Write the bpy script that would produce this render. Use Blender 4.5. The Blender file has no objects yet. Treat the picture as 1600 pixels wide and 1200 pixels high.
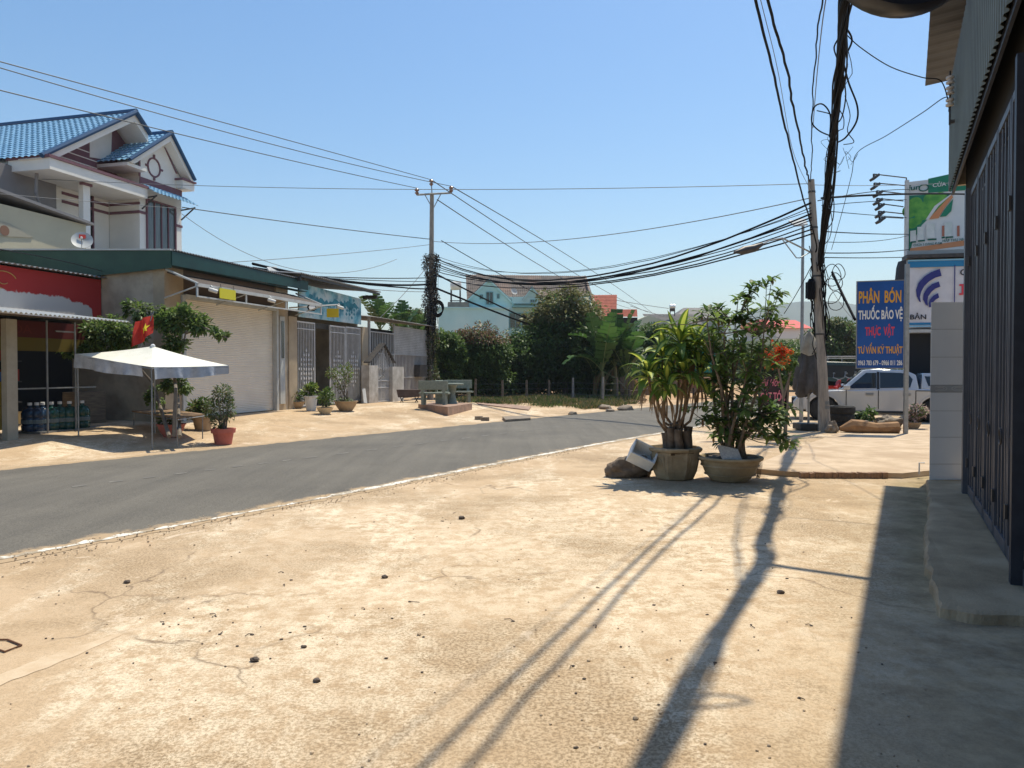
import bpy, math, random
import numpy as np
from mathutils import Vector, Matrix, noise as mnoise
PI = math.pi
random.seed(7); rng = np.random.default_rng(11)
sc = bpy.context.scene
COL = sc.collection

# ---------------------------------------------------------------- camera
EYE = 1.7; PITCH = math.radians(1.09); FPX = 1155.0
cam = bpy.data.cameras.new('camera'); cam.lens = 26.0; cam.sensor_width = 36.0
cam.clip_end = 9000; cam.clip_start = 0.05
camo = bpy.data.objects.new('camera', cam); COL.objects.link(camo)
camo.location = (0, 0, EYE); camo.rotation_euler = (PI / 2 - PITCH, 0, 0)
sc.camera = camo

# ---------------------------------------------------------------- world, sun, exposure
SUN_EL = math.radians(65.8); SUN_AZ = math.radians(38)
w = bpy.data.worlds.new('World'); sc.world = w; w.use_nodes = True
nt = w.node_tree; bg = nt.nodes['Background']
sky = nt.nodes.new('ShaderNodeTexSky'); sky.sky_type = 'NISHITA'; sky.sun_disc = False
sky.sun_elevation = SUN_EL; sky.sun_rotation = SUN_AZ
sky.altitude = 0; sky.air_density = 1.35; sky.dust_density = .8; sky.ozone_density = 3.8
hs_ = nt.nodes.new('ShaderNodeHueSaturation'); hs_.inputs['Saturation'].default_value = 1.2; hs_.inputs['Hue'].default_value = .5
nt.links.new(sky.outputs[0], hs_.inputs['Color']); nt.links.new(hs_.outputs[0], bg.inputs[0]); bg.inputs[1].default_value = 0.128
sd = bpy.data.lights.new('sun', 'SUN'); sd.energy = 4.7; sd.angle = math.radians(0.6); sd.color = (1, .92, .74)
so = bpy.data.objects.new('sun', sd); COL.objects.link(so)
sdir = Vector((math.sin(SUN_AZ) * math.cos(SUN_EL), math.cos(SUN_AZ) * math.cos(SUN_EL), math.sin(SUN_EL)))
so.rotation_euler = sdir.to_track_quat('Z', 'Y').to_euler(); so.location = (5, 5, 30)
sc.view_settings.view_transform = 'Standard'; sc.view_settings.look = 'None'
sc.view_settings.exposure = 0.2; sc.view_settings.gamma = 1.0

# ---------------------------------------------------------------- photo -> world helpers (points get their own real distance)
def ray(px, py):
    u = (px - 800) / FPX; v = (600 - py) / FPX
    return Vector((u, math.cos(PITCH) + v * math.sin(PITCH), -math.sin(PITCH) + v * math.cos(PITCH)))
def P(px, py, Y):
    r = ray(px, py); return Vector((0, 0, EYE)) + r * (Y / r.y)
def G(px, py, z=0.0):
    r = ray(px, py); return Vector((0, 0, EYE)) + r * ((z - EYE) / r.z)
class Frame:
    """a vertical plane: u along d, w along e (outwards to the right of d), z up"""
    def __init__(s, O, d):
        s.O = Vector((O[0], O[1], 0)); s.d = Vector((d[0], d[1], 0)).normalized(); s.e = Vector((s.d.y, -s.d.x, 0))
    def p(s, u, w, z): return s.O + s.d * u + s.e * w + Vector((0, 0, z))
    def h(s, px, py, w=0.0):
        r = ray(px, py); o = s.O + s.e * w
        t = (o.x * s.e.x + o.y * s.e.y) / (r.x * s.e.x + r.y * s.e.y)
        q = r * t; q2 = q - o
        return (q2.x * s.d.x + q2.y * s.d.y, EYE + q.z)
    def u(s, px, w=0.0): return s.h(px, 578, w)[0]
    def z(s, px, py, w=0.0): return s.h(px, py, w)[1]

# ---------------------------------------------------------------- mesh builder
class MB:
    def __init__(s): s.v = []; s.f = []; s.m = []; s.mi = 0
    def add(s, vs, fs):
        b = len(s.v); s.v += [tuple(x) for x in vs]
        for f in fs: s.f.append(tuple(b + i for i in f)); s.m.append(s.mi)
        return s
    def hexa(s, p):          # 8 points: bottom 4 ccw, top 4 ccw
        return s.add(p, [(0, 3, 2, 1), (4, 5, 6, 7), (0, 1, 5, 4), (1, 2, 6, 5), (2, 3, 7, 6), (3, 0, 4, 7)])
    def box(s, x0, x1, y0, y1, z0, z1):
        return s.hexa([(x0, y0, z0), (x1, y0, z0), (x1, y1, z0), (x0, y1, z0), (x0, y0, z1), (x1, y0, z1), (x1, y1, z1), (x0, y1, z1)])
    def obox(s, c, ax, ay, az):   # centre and three half-axes
        c, ax, ay, az = map(Vector, (c, ax, ay, az))
        return s.hexa([c - ax - ay - az, c + ax - ay - az, c + ax + ay - az, c - ax + ay - az,
                       c - ax - ay + az, c + ax - ay + az, c + ax + ay + az, c - ax + ay + az])
    def fbox(s, F, u0, u1, w0, w1, z0, z1):
        if u0 > u1: u0, u1 = u1, u0
        if w0 > w1: w0, w1 = w1, w0
        q = F.p
        return s.hexa([q(u0, w1, z0), q(u1, w1, z0), q(u1, w0, z0), q(u0, w0, z0), q(u0, w1, z1), q(u1, w1, z1), q(u1, w0, z1), q(u0, w0, z1)])
    def prism(s, pts, ext):
        pts = [Vector(p) for p in pts]; ext = Vector(ext); n = len(pts)
        fs = [tuple(range(n)), tuple(range(2 * n - 1, n - 1, -1))]
        for i in range(n):
            j = (i + 1) % n; fs.append((j, i, n + i, n + j))
        return s.add(pts + [p + ext for p in pts], fs)
    def fprism(s, F, uz, w0, w1):   # polygon in (u,z), extruded w0..w1
        return s.prism([F.p(u, w0, z) for u, z in uz], F.e * (w1 - w0))
    def tube(s, pts, r, n=8, cap=True):
        pts = [Vector(p) for p in pts]; k = len(pts)
        rs = [r] * k if not hasattr(r, '__len__') else list(r)
        if k < 2: return s
        t0 = (pts[1] - pts[0]).normalized()
        a = t0.orthogonal().normalized(); vs = []
        for i, p in enumerate(pts):
            t = (pts[min(i + 1, k - 1)] - pts[max(i - 1, 0)])
            t = t.normalized() if t.length > 1e-9 else t0
            a = (a - t * a.dot(t)); a = a.normalized() if a.length > 1e-6 else t.orthogonal().normalized()
            b = t.cross(a)
            for j in range(n):
                q = 2 * PI * j / n; vs.append(p + (a * math.cos(q) + b * math.sin(q)) * rs[i])
        fs = []
        for i in range(k - 1):
            for j in range(n):
                l = (j + 1) % n; fs.append((i * n + j, i * n + l, (i + 1) * n + l, (i + 1) * n + j))
        if cap: fs += [tuple(range(n - 1, -1, -1)), tuple(range((k - 1) * n, k * n))]
        return s.add(vs, fs)
    def lathe(s, prof, c=(0, 0, 0), n=24, ax=None, squash=None):   # profile of (r,z)
        c = Vector(c); M = Matrix.Identity(3) if ax is None else Vector(ax).to_track_quat('Z', 'Y').to_matrix()
        vs = []; k = len(prof)
        for r, z in prof:
            for j in range(n):
                q = 2 * PI * j / n; vs.append(c + M @ Vector((r * math.cos(q), r * math.sin(q), z)))
        fs = []
        for i in range(k - 1):
            for j in range(n):
                l = (j + 1) % n; fs.append((i * n + j, i * n + l, (i + 1) * n + l, (i + 1) * n + j))
        fs += [tuple(range(n - 1, -1, -1)), tuple(range((k - 1) * n, k * n))]
        return s.add(vs, fs)
    def grid(s, fn, nu, nv):
        vs = [fn(i / nu, j / nv) for j in range(nv + 1) for i in range(nu + 1)]
        fs = [(j * (nu + 1) + i, j * (nu + 1) + i + 1, (j + 1) * (nu + 1) + i + 1, (j + 1) * (nu + 1) + i) for j in range(nv) for i in range(nu)]
        return s.add(vs, fs)
    def blob(s, c, rx, ry, rz, seed=0, amp=.25, nu=12, nv=8, fr=1.6, flat=None, a2=0):
        c = Vector(c); vs = []; fs = []
        for j in range(nv + 1):
            th = PI * j / nv
            for i in range(nu):
                ph = 2 * PI * i / nu
                d = Vector((math.sin(th) * math.cos(ph), math.sin(th) * math.sin(ph), math.cos(th)))
                k = 1 + amp * mnoise.noise(d * fr + Vector((seed * 7.3, seed * 1.7, seed * 3.1))) * 1.6
                if a2: k += a2 * mnoise.fractal(d * 4.3 + Vector((seed, 2, 1)), .8, 2.1, 5)
                q = Vector((d.x * rx, d.y * ry, d.z * rz)) * k
                if flat is not None: q.z = max(q.z, flat)
                vs.append(c + q)
        for j in range(nv):
            for i in range(nu):
                l = (i + 1) % nu; fs.append((j * nu + i, (j + 1) * nu + i, (j + 1) * nu + l, j * nu + l))
        return s.add(vs, fs)
    def build(s, name, mats, parent=None, smooth=False, bevel=0, origin=None, angle=40):
        me = bpy.data.meshes.new(name)
        o3 = Vector(origin) if origin is not None else (WORLDPOS.get(parent.name, Vector((0, 0, 0))) if parent is not None else Vector((0, 0, 0)))
        me.from_pydata([(x - o3.x, y - o3.y, z - o3.z) for x, y, z in s.v], [], s.f)
        for m in (mats if isinstance(mats, (list, tuple)) else [mats]): me.materials.append(m)
        me.polygons.foreach_set('material_index', s.m)
        if smooth:
            me.polygons.foreach_set('use_smooth', [True] * len(me.polygons))
            if angle: me.set_sharp_from_angle(angle=math.radians(angle))
        me.update()
        o = bpy.data.objects.new(name, me); COL.objects.link(o)
        if parent is not None: o.parent = parent
        WORLDPOS[o.name] = o3
        if origin is not None and parent is None: o.location = o3
        if bevel:
            b = o.modifiers.new('bevel', 'BEVEL'); b.width = bevel; b.segments = 2; b.limit_method = 'ANGLE'; b.angle_limit = math.radians(50)
        return o
WORLDPOS = {}
def tag(o, label=None, cat=None, group=None, kind=None):
    if label: o['label'] = label
    if cat: o['category'] = cat
    if group: o['group'] = group
    if kind: o['kind'] = kind
    return o
def thing(name, label, cat, loc=(0, 0, 0), group=None):
    o = bpy.data.objects.new(name, None); COL.objects.link(o); o.location = loc; o.empty_display_size = .2
    WORLDPOS[o.name] = Vector(loc); return tag(o, label, cat, group)
def dup(o, loc=None, rotz=None, label=None, parent=None, scale=None):
    c = o.copy(); COL.objects.link(c)
    if parent is not None: c.parent = parent
    if loc is not None: c.location = loc
    if rotz is not None: c.rotation_euler = (0, 0, rotz)
    if scale is not None: c.scale = scale if hasattr(scale, '__len__') else (scale,) * 3
    if label: c['label'] = label
    for ch in list(o.children): dup(ch, parent=c)
    return c

# ---------------------------------------------------------------- materials
def mat(name, c1, c2=None, rough=.8, scale=3.0, detail=6, bump=0, bscale=40, metal=0, spec=.35, c3=None, s3=.6, lo=.35, hi=.65, stretch=None, trans=0, world=True, coat=0, bdist=.01):
    m = bpy.data.materials.new(name); m.use_nodes = True; n = m.node_tree.nodes; L = m.node_tree.links
    b = n['Principled BSDF']; b.inputs['Roughness'].default_value = rough; b.inputs['Metallic'].default_value = metal
    b.inputs['Specular IOR Level'].default_value = spec
    if coat: b.inputs['Coat Weight'].default_value = coat; b.inputs['Coat Roughness'].default_value = .08
    c1 = tuple(c1) + (1,)
    if c2 is None: b.inputs['Base Color'].default_value = c1
    tc = None
    if c2 is not None or bump:
        g = n.new('ShaderNodeNewGeometry' if world else 'ShaderNodeTexCoord'); tc = g.outputs['Position' if world else 'Object']
        if stretch:
            mp = n.new('ShaderNodeMapping'); mp.inputs['Scale'].default_value = stretch; L.new(tc, mp.inputs[0]); tc = mp.outputs[0]
    if c2 is not None:
        t = n.new('ShaderNodeTexNoise'); t.inputs['Scale'].default_value = scale; t.inputs['Detail'].default_value = detail; t.inputs['Roughness'].default_value = .62
        L.new(tc, t.inputs[0]); r = n.new('ShaderNodeValToRGB'); L.new(t.outputs[0], r.inputs[0])
        r.color_ramp.elements[0].position = lo; r.color_ramp.elements[0].color = c1
        r.color_ramp.elements[1].position = hi; r.color_ramp.elements[1].color = tuple(c2) + (1,)
        out = r.outputs[0]
        if c3 is not None:
            t2 = n.new('ShaderNodeTexNoise'); t2.inputs['Scale'].default_value = s3; t2.inputs['Detail'].default_value = 5; L.new(tc, t2.inputs[0])
            r2 = n.new('ShaderNodeValToRGB'); r2.color_ramp.elements[0].position = .5; r2.color_ramp.elements[1].position = .66; L.new(t2.outputs[0], r2.inputs[0])
            mx = n.new('ShaderNodeMix'); mx.data_type = 'RGBA'; L.new(r2.outputs[0], mx.inputs[0]); L.new(out, mx.inputs[6]); mx.inputs[7].default_value = tuple(c3) + (1,); out = mx.outputs[2]
        L.new(out, b.inputs['Base Color'])
    if bump:
        t = n.new('ShaderNodeTexNoise'); t.inputs['Scale'].default_value = bscale; t.inputs['Detail'].default_value = 5; L.new(tc, t.inputs[0])
        bp = n.new('ShaderNodeBump'); bp.inputs['Strength'].default_value = bump; bp.inputs['Distance'].default_value = bdist; L.new(t.outputs[0], bp.inputs['Height']); L.new(bp.outputs[0], b.inputs['Normal'])
    if trans:
        tr = n.new('ShaderNodeBsdfTranslucent'); mx = n.new('ShaderNodeMixShader'); mx.inputs[0].default_value = trans
        if c2 is not None: L.new(out, tr.inputs[0])
        else: tr.inputs[0].default_value = c1
        L.new(b.outputs[0], mx.inputs[1]); L.new(tr.outputs[0], mx.inputs[2]); L.new(mx.outputs[0], n['Material Output'].inputs[0])
    return m
def leafmat(name, c, c2, trans=.3): return mat(name, c, c2, rough=.5, scale=1.3, spec=.4, trans=trans, lo=.3, hi=.7)
M = {}
M['wire'] = mat('cable_rubber', (.005, .0055, .008), rough=.6, spec=.12)
M['wire2'] = mat('aluminium_wire', (.10, .11, .12), rough=.5)
M['wireg'] = mat('grey_cable', (.20, .20, .21), rough=.6)
M['pole'] = mat('pole_concrete', (.36, .32, .27), (.22, .20, .18), scale=2.5, bump=.4, bscale=30, stretch=(6, 6, 1))
M['galv'] = mat('galvanised_steel', (.34, .35, .36), (.24, .25, .26), rough=.45, metal=.6, scale=6)
M['steeld'] = mat('dark_steel', (.05, .05, .055), (.09, .08, .075), rough=.5, metal=.4, scale=8)
M['white'] = mat('white_paint', (.72, .71, .68), (.6, .58, .54), rough=.55, scale=2)
M['whitem'] = mat('white_metal_paint', (.62, .62, .63), (.50, .50, .50), rough=.45, scale=5)
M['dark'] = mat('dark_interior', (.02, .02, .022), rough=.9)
M['glassd'] = mat('dark_glass', (.015, .02, .025), rough=.06, spec=.9)
M['tan'] = mat('plaster_tan', (.45, .36, .25), (.34, .27, .19), scale=1.4, bump=.2)
M['cerr'] = mat('grey_porcelain', (.55, .52, .5), rough=.3)
M['rubber'] = mat('tyre_rubber', (.02, .02, .021), (.035, .033, .03), rough=.8, scale=12)
M['porc'] = mat('porcelain_insulator', (.25, .14, .10), rough=.25)
M['porcw'] = mat('white_porcelain', (.7, .7, .7), rough=.25)
M['soil'] = mat('pot_soil', (.10, .065, .04), (.05, .035, .022), scale=20, bump=.8)
M['bark'] = mat('tree_bark', (.22, .18, .14), (.12, .10, .08), scale=6, bump=.8, bscale=25, stretch=(3, 3, 1))
M['rock'] = mat('field_stone', (.30, .24, .18), (.16, .13, .10), scale=4, bump=.9, bscale=12)
M['brown'] = mat('weathered_wood', (.21, .165, .12), (.12, .095, .07), scale=3, stretch=(1, 1, 8), bump=.3)

# text on a plane: right vector R, up vector U, lower-left origin
_fontcache = {}
def text(mb, s, org, R, U, h, sx=1.0, bold=0.0, depth=.004, width=None, shear=0.0):
    cu = bpy.data.curves.new('t', 'FONT'); cu.body = s; cu.size = 1.0; cu.offset = bold; cu.resolution_u = 3; cu.shear = shear
    ob = bpy.data.objects.new('t', cu); COL.objects.link(ob); dg = bpy.context.evaluated_depsgraph_get(); dg.update()
    me = ob.evaluated_get(dg).to_mesh()
    vs = [tuple(v.co) for v in me.vertices]; fs = [tuple(p.vertices) for p in me.polygons]
    ob.evaluated_get(dg).to_mesh_clear(); bpy.data.objects.remove(ob); bpy.data.curves.remove(cu)
    if not vs: return 0
    x0 = min(v[0] for v in vs); x1 = max(v[0] for v in vs); cap = .72
    k = h / cap; R = Vector(R).normalized(); U = Vector(U).normalized(); N = R.cross(U)
    kx = k * sx if width is None else width / (x1 - x0)
    org = Vector(org)
    mb.add([org + R * ((v[0] - x0) * kx) + U * (v[1] * k) + N * depth for v in vs], fs)
    return (x1 - x0) * kx

# leaves: rhombus quads, numpy
def leafobj(name, Pn, D, N, Lh, Wd, mats, idx, parent=None, fold=.25, origin=None, smooth=False):
    n = len(Pn); D = D / np.linalg.norm(D, axis=1, keepdims=True)
    S = np.cross(D, N); S /= (np.linalg.norm(S, axis=1, keepdims=True) + 1e-9); N2 = np.cross(S, D)
    Lh = np.broadcast_to(np.asarray(Lh, float).reshape(-1, 1), (n, 1)); Wd = np.broadcast_to(np.asarray(Wd, float).reshape(-1, 1), (n, 1))
    a = Pn; c = Pn + D * Lh - N2 * Lh * .12
    b = Pn + D * Lh * .45 + S * Wd * .5 + N2 * Wd * fold; d = Pn + D * Lh * .45 - S * Wd * .5 + N2 * Wd * fold
    V = np.stack([a, b, c, d], axis=1).reshape(-1, 3)
    o3 = WORLDPOS.get(parent.name, Vector((0, 0, 0))) if parent is not None else (Vector(origin) if origin is not None else Vector((0, 0, 0)))
    V = V - np.array(o3)
    me = bpy.data.meshes.new(name); me.vertices.add(4 * n); me.vertices.foreach_set('co', V.ravel())
    me.loops.add(4 * n); me.loops.foreach_set('vertex_index', np.arange(4 * n, dtype=np.int32))
    me.polygons.add(n); me.polygons.foreach_set('loop_start', np.arange(0, 4 * n, 4, dtype=np.int32)); me.polygons.foreach_set('loop_total', np.full(n, 4, dtype=np.int32))
    for m in mats: me.materials.append(m)
    me.polygons.foreach_set('material_index', np.asarray(idx, dtype=np.int32) % len(mats))
    me.update(); me.validate()
    o = bpy.data.objects.new(name, me); COL.objects.link(o)
    if parent is not None: o.parent = parent
    elif origin is not None: o.location = o3
    return o
def rdir(n):
    v = rng.normal(size=(n, 3)); return v / np.linalg.norm(v, axis=1, keepdims=True)
LM = [leafmat('leaf_mid_green', (.08, .145, .038), (.12, .195, .05), .45), leafmat('leaf_dark_green', (.05, .10, .028), (.075, .135, .04), .4), leafmat('leaf_light_green', (.13, .20, .045), (.17, .25, .06), .45), leafmat('leaf_olive', (.13, .145, .055), (.18, .165, .07), .4)]
LMB = [leafmat('leaf_bronze', (.16, .10, .06), (.22, .15, .09)), LM[0], LM[3]]
def tree(name, label, cat, base, crown_c, R, nclump=60, per=90, leaf=.2, mats=None, group=None, trunk=.12, rc=.28, shell=.55, seed=0, limbs=9, droop=0., mixtop=None, asp=.5, multi=1):
    """base ground point, crown centre, crown radii R=(rx,ry,rz)"""
    global rng
    rng = np.random.default_rng(seed + 100); random.seed(seed + 5)
    t = thing(name, label, cat, base, group); mats = mats or LM[:3]
    cc = np.array(crown_c); R = np.array(R)
    d = rdir(nclump); rad = (shell + (1 - shell) * rng.random(nclump) ** .5)[:, None]
    lump = np.array([1 + .35 * mnoise.noise(Vector(x) * 2.2 + Vector((seed * 3.1, 0, 0))) for x in d])[:, None]
    C = cc + d * R * rad * lump
    # leaves
    k = rng.integers(int(per * .5), int(per * 1.4), nclump); ci = np.repeat(np.arange(nclump), k); n = len(ci)
    rcl = (rc * R.mean()) * (.6 + .8 * rng.random(nclump))
    q = rdir(n) * (rng.random(n) ** .4)[:, None] * rcl[ci][:, None]; q[:, 2] *= .8
    Pn = C[ci] + q
    D = q / (np.linalg.norm(q, axis=1, keepdims=True) + 1e-9) + rdir(n) * .7; D[:, 2] -= .25 + droop
    N = rdir(n) * .6 + np.array([0, 0, 1.])
    cm = rng.integers(0, 100, nclump)
    idx = np.where(rng.random(n) < .25, rng.integers(0, 3, n), (cm[ci] % len(mats)))
    if mixtop is not None:
        top = (Pn[:, 2] > cc[2] + R[2] * mixtop[0]) & (rng.random(n) < mixtop[1]); idx = np.where(top, len(mats), idx); mats = list(mats) + [mixtop[2]]
    leafobj('crown', Pn, D, N, leaf * (.6 + .8 * rng.random(n)), leaf * asp * (.6 + .8 * rng.random(n)), mats, idx, t)
    if trunk:
        mb = MB(); b = Vector(base)
        for m_ in range(multi):
            off = Vector((random.uniform(-1, 1), random.uniform(-1, 1), 0)) * (trunk * 2.2 if multi > 1 else 0)
            top = Vector(crown_c) + Vector((0, 0, -R[2] * .15)) + off * 3
            pts = [b + off + Vector((0, 0, -.05)), b + off * 1.2 + (top - b) * .35 + Vector((random.uniform(-1, 1), random.uniform(-1, 1), 0)) * .1, b + off + (top - b) * .7, top]
            mb.tube(pts, [trunk, trunk * .8, trunk * .6, trunk * .3], 8)
            for i in range(limbs):
                e = Vector(C[(i * 7 + m_ * 3) % nclump]); s0 = b + off + (top - b) * random.uniform(.35, .85)
                mid = (s0 + e) / 2 + Vector((0, 0, .12 * (e - s0).length))
                mb.tube([s0, mid, e], [trunk * .38, trunk * .22, trunk * .07], 5)
        mb.build('trunk', M['bark'], t, smooth=True)
    return t
# ================================================================ ground, road, slabs
NEAR = [(-14.9, -10), (-4.50, 6.62), (-1.85, 10.64), (1.7, 16.34), (5.8, 22.3), (12.4, 32), (20, 42), (34, 58), (60, 84), (130, 150)]
FAR = [(-24.8, -10), (-8.83, 12.72), (-5.86, 16.9), (-.83, 23.93), (5.77, 33.27), (10.4, 39.6), (16, 46), (30, 61), (56, 88), (126, 156)]
def fard(x, y): return (x + 5.86) * (-.818) + (y - 16.9) * .575
def sm(t): t = max(0., min(1., t)); return t * t * (3 - 2 * t)
def gh(x, y):
    d = fard(x, y)
    if d <= 0 or y < 2: return 0.0
    top = .34
    if y < 19: top = .24 + .10 * sm((y - 14) / 5)
    if y > 30: top = .34 - .22 * sm((y - 30) / 9)
    hgt = top * sm(d / (3.0 + 2.6 * sm((y - 16) / 4)))
    if y > 33: hgt += .10 * mnoise.noise(Vector((x * .5, y * .5, 0))) * sm((d - .5) / 2)
    return hgt
xs = np.unique(np.round(np.concatenate([np.linspace(-1500, -120, 8), np.linspace(-120, -24, 13), np.arange(-24, 30, .4), np.linspace(30, 120, 16), np.linspace(120, 1800, 9)]), 3))
ys = np.unique(np.round(np.concatenate([np.linspace(-300, -12, 6), np.linspace(-12, 8, 21), np.arange(8, 60, .4), np.linspace(60, 160, 20), np.linspace(160, 2600, 12)]), 3))
mb = MB(); nx, ny = len(xs), len(ys)
mb.v = [(float(x), float(y), gh(x, y)) for y in ys for x in xs]
mb.f = [(j * nx + i, j * nx + i + 1, (j + 1) * nx + i + 1, (j + 1) * nx + i) for j in range(ny - 1) for i in range(nx - 1)]
mb.m = [0] * len(mb.f)

def ground_mat():
    m = bpy.data.materials.new('dusty_concrete'); m.use_nodes = True; n = m.node_tree.nodes; L = m.node_tree.links; b = n['Principled BSDF']
    b.inputs['Roughness'].default_value = .92; b.inputs['Specular IOR Level'].default_value = .2
    g = n.new('ShaderNodeNewGeometry'); pos = g.outputs['Position']
    def noise(s, d=6, r=.6, src=None, dist=0):
        t = n.new('ShaderNodeTexNoise'); t.inputs['Scale'].default_value = s; t.inputs['Detail'].default_value = d; t.inputs['Roughness'].default_value = r; t.inputs['Distortion'].default_value = dist
        L.new(src or pos, t.inputs[0]); return t.outputs[0]
    def ramp(x, stops):
        r = n.new('ShaderNodeValToRGB'); L.new(x, r.inputs[0]); e = r.color_ramp.elements
        while len(e) < len(stops): e.new(.5)
        for k, (p, c) in enumerate(stops): e[k].position = p; e[k].color = (c if hasattr(c, '__len__') else (c, c, c)) + (1,) if hasattr(c, '__len__') else (c, c, c, 1)
        return r.outputs[0]
    def mix(f, a, c, mode='MIX'):
        x = n.new('ShaderNodeMix'); x.data_type = 'RGBA'; x.blend_type = mode
        if isinstance(f, float): x.inputs[0].default_value = f
        else: L.new(f, x.inputs[0])
        for s_, v in ((6, a), (7, c)):
            if isinstance(v, tuple): x.inputs[s_].default_value = v + (1,)
            else: L.new(v, x.inputs[s_])
        return x.outputs[2]
    base = ramp(noise(.9, 8, .66), [(.3, (.44, .31, .185)), (.5, (.535, .39, .25)), (.7, (.60, .455, .305))])
    # worn pale patches stretched along the traffic direction
    mp = n.new('ShaderNodeMapping'); mp.inputs['Rotation'].default_value = (0, 0, .55); mp.inputs['Scale'].default_value = (1.5, .55, 1); L.new(pos, mp.inputs[0])
    pale = ramp(noise(.6, 9, .70, mp.outputs[0], .4), [(.49, 0.0), (.60, 1.0)])
    def near(cx_, cy_, r0, r1):
        vd = n.new('ShaderNodeVectorMath'); vd.operation = 'DISTANCE'; L.new(pos, vd.inputs[0]); vd.inputs[1].default_value = (cx_, cy_, 0); mr = n.new('ShaderNodeMapRange'); L.new(vd.outputs['Value'], mr.inputs[0]); mr.inputs[1].default_value = r0; mr.inputs[2].default_value = r1; mr.inputs[3].default_value = 1; mr.inputs[4].default_value = 0; return mr.outputs[0]
    pn = n.new('ShaderNodeMath'); pn.operation = 'MULTIPLY_ADD'; L.new(near(1.0, 6.8, 1.0, 5.0), pn.inputs[0]); pn.inputs[1].default_value = .75; L.new(pale, pn.inputs[2]); pn.use_clamp = True; pale = pn.outputs[0]
    fine = ramp(noise(6, 9, .82), [(.43, 0.0), (.55, 1.0)])
    pf = n.new('ShaderNodeMath'); pf.operation = 'MULTIPLY'; L.new(pale, pf.inputs[0]); L.new(fine, pf.inputs[1])
    c = mix(pf.outputs[0], base, (.77, .645, .48))
    # dusty darker aggregate areas
    agg = ramp(noise(.4, 6, .65), [(.48, .1), (.60, .9)])
    an = n.new('ShaderNodeMath'); an.operation = 'MULTIPLY_ADD'; an.use_clamp = True; L.new(near(-.4, 2.2, 1.2, 3.2), an.inputs[0]); an.inputs[1].default_value = .45; L.new(agg, an.inputs[2]); agg = an.outputs[0]
    spk = ramp(noise(48, 4, .75), [(.44, 1.0), (.53, 0.0)])
    af = n.new('ShaderNodeMath'); af.operation = 'MULTIPLY'; L.new(agg, af.inputs[0]); L.new(spk, af.inputs[1])
    ah = n.new('ShaderNodeMath'); ah.operation = 'MULTIPLY'; ah.inputs[1].default_value = .45; L.new(agg, ah.inputs[0]); c = mix(ah.outputs[0], c, (.40, .29, .18))
    c = mix(af.outputs[0], c, (.28, .20, .12))
    mot = ramp(noise(22, 9, .8), [(.36, (.78, .76, .73)), (.5, (1.0, 1.0, 1.0)), (.64, (1.13, 1.13, 1.12))])
    msk = ramp(noise(.8, 6, .7), [(.42, .15), (.60, 1.0)])
    c = mix(msk, c, mix(1.0, c, mot, 'MULTIPLY'))
    # sharp-edged worn flakes and old mortar smears
    fl = ramp(noise(1.7, 12, .78, None, .6), [(.60, 0.0), (.625, .8)])
    c = mix(fl, c, (.66, .53, .39))
    fl2 = ramp(noise(1.25, 12, .76, mp.outputs[0], .9), [(.355, .55), (.38, 0.0)])
    c = mix(fl2, c, (.37, .275, .18))
    spk2 = ramp(noise(120, 2, .5), [(.34, .7), (.40, 0.0)])
    c = mix(spk2, c, (.26, .20, .14))
    # thin cracks
    vo = n.new('ShaderNodeTexVoronoi'); vo.feature = 'DISTANCE_TO_EDGE'; vo.inputs['Scale'].default_value = .27
    wv = n.new('ShaderNodeVectorMath'); wv.operation = 'ADD'; tn = n.new('ShaderNodeTexNoise'); tn.inputs['Scale'].default_value = 1.5; tn.inputs['Detail'].default_value = 6; L.new(pos, tn.inputs[0])
    L.new(pos, wv.inputs[0]); L.new(tn.outputs['Color'], wv.inputs[1]); L.new(wv.outputs[0], vo.inputs[0])
    ck = ramp(vo.outputs['Distance'], [(.0, .75), (.006, 0.0)])
    ckm = ramp(noise(.6, 3), [(.48, 0.0), (.58, 1.0)])
    cf = n.new('ShaderNodeMath'); cf.operation = 'MULTIPLY'; L.new(ck, cf.inputs[0]); L.new(ckm, cf.inputs[1])
    c = mix(cf.outputs[0], c, (.17, .12, .08))
    # far side of the road: orange earth, further away green/brown land
    sx = n.new('ShaderNodeSeparateXYZ'); L.new(pos, sx.inputs[0])
    far = n.new('ShaderNodeMapRange'); L.new(sx.outputs[1], far.inputs[0]); far.inputs[1].default_value = 32; far.inputs[2].default_value = 44
    c = mix(far.outputs[0], c, ramp(noise(.5, 6), [(.35, (.40, .24, .13)), (.65, (.48, .33, .20))]))
    far2 = n.new('ShaderNodeMapRange'); L.new(sx.outputs[1], far2.inputs[0]); far2.inputs[1].default_value = 60; far2.inputs[2].default_value = 110
    c = mix(far2.outputs[0], c, ramp(noise(.1, 6), [(.35, (.10, .13, .05)), (.65, (.22, .20, .10))]))
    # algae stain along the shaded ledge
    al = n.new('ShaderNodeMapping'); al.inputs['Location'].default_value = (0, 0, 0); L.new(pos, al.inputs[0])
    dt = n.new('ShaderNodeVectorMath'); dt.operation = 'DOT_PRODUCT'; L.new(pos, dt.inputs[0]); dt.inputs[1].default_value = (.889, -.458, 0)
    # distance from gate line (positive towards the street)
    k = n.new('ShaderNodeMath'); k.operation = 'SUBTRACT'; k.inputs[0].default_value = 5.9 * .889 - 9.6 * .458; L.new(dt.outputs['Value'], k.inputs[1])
    kh = n.new('ShaderNodeMath'); kh.operation = 'MULTIPLY'; kh.inputs[1].default_value = .5; L.new(k.outputs[0], kh.inputs[0])
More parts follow.
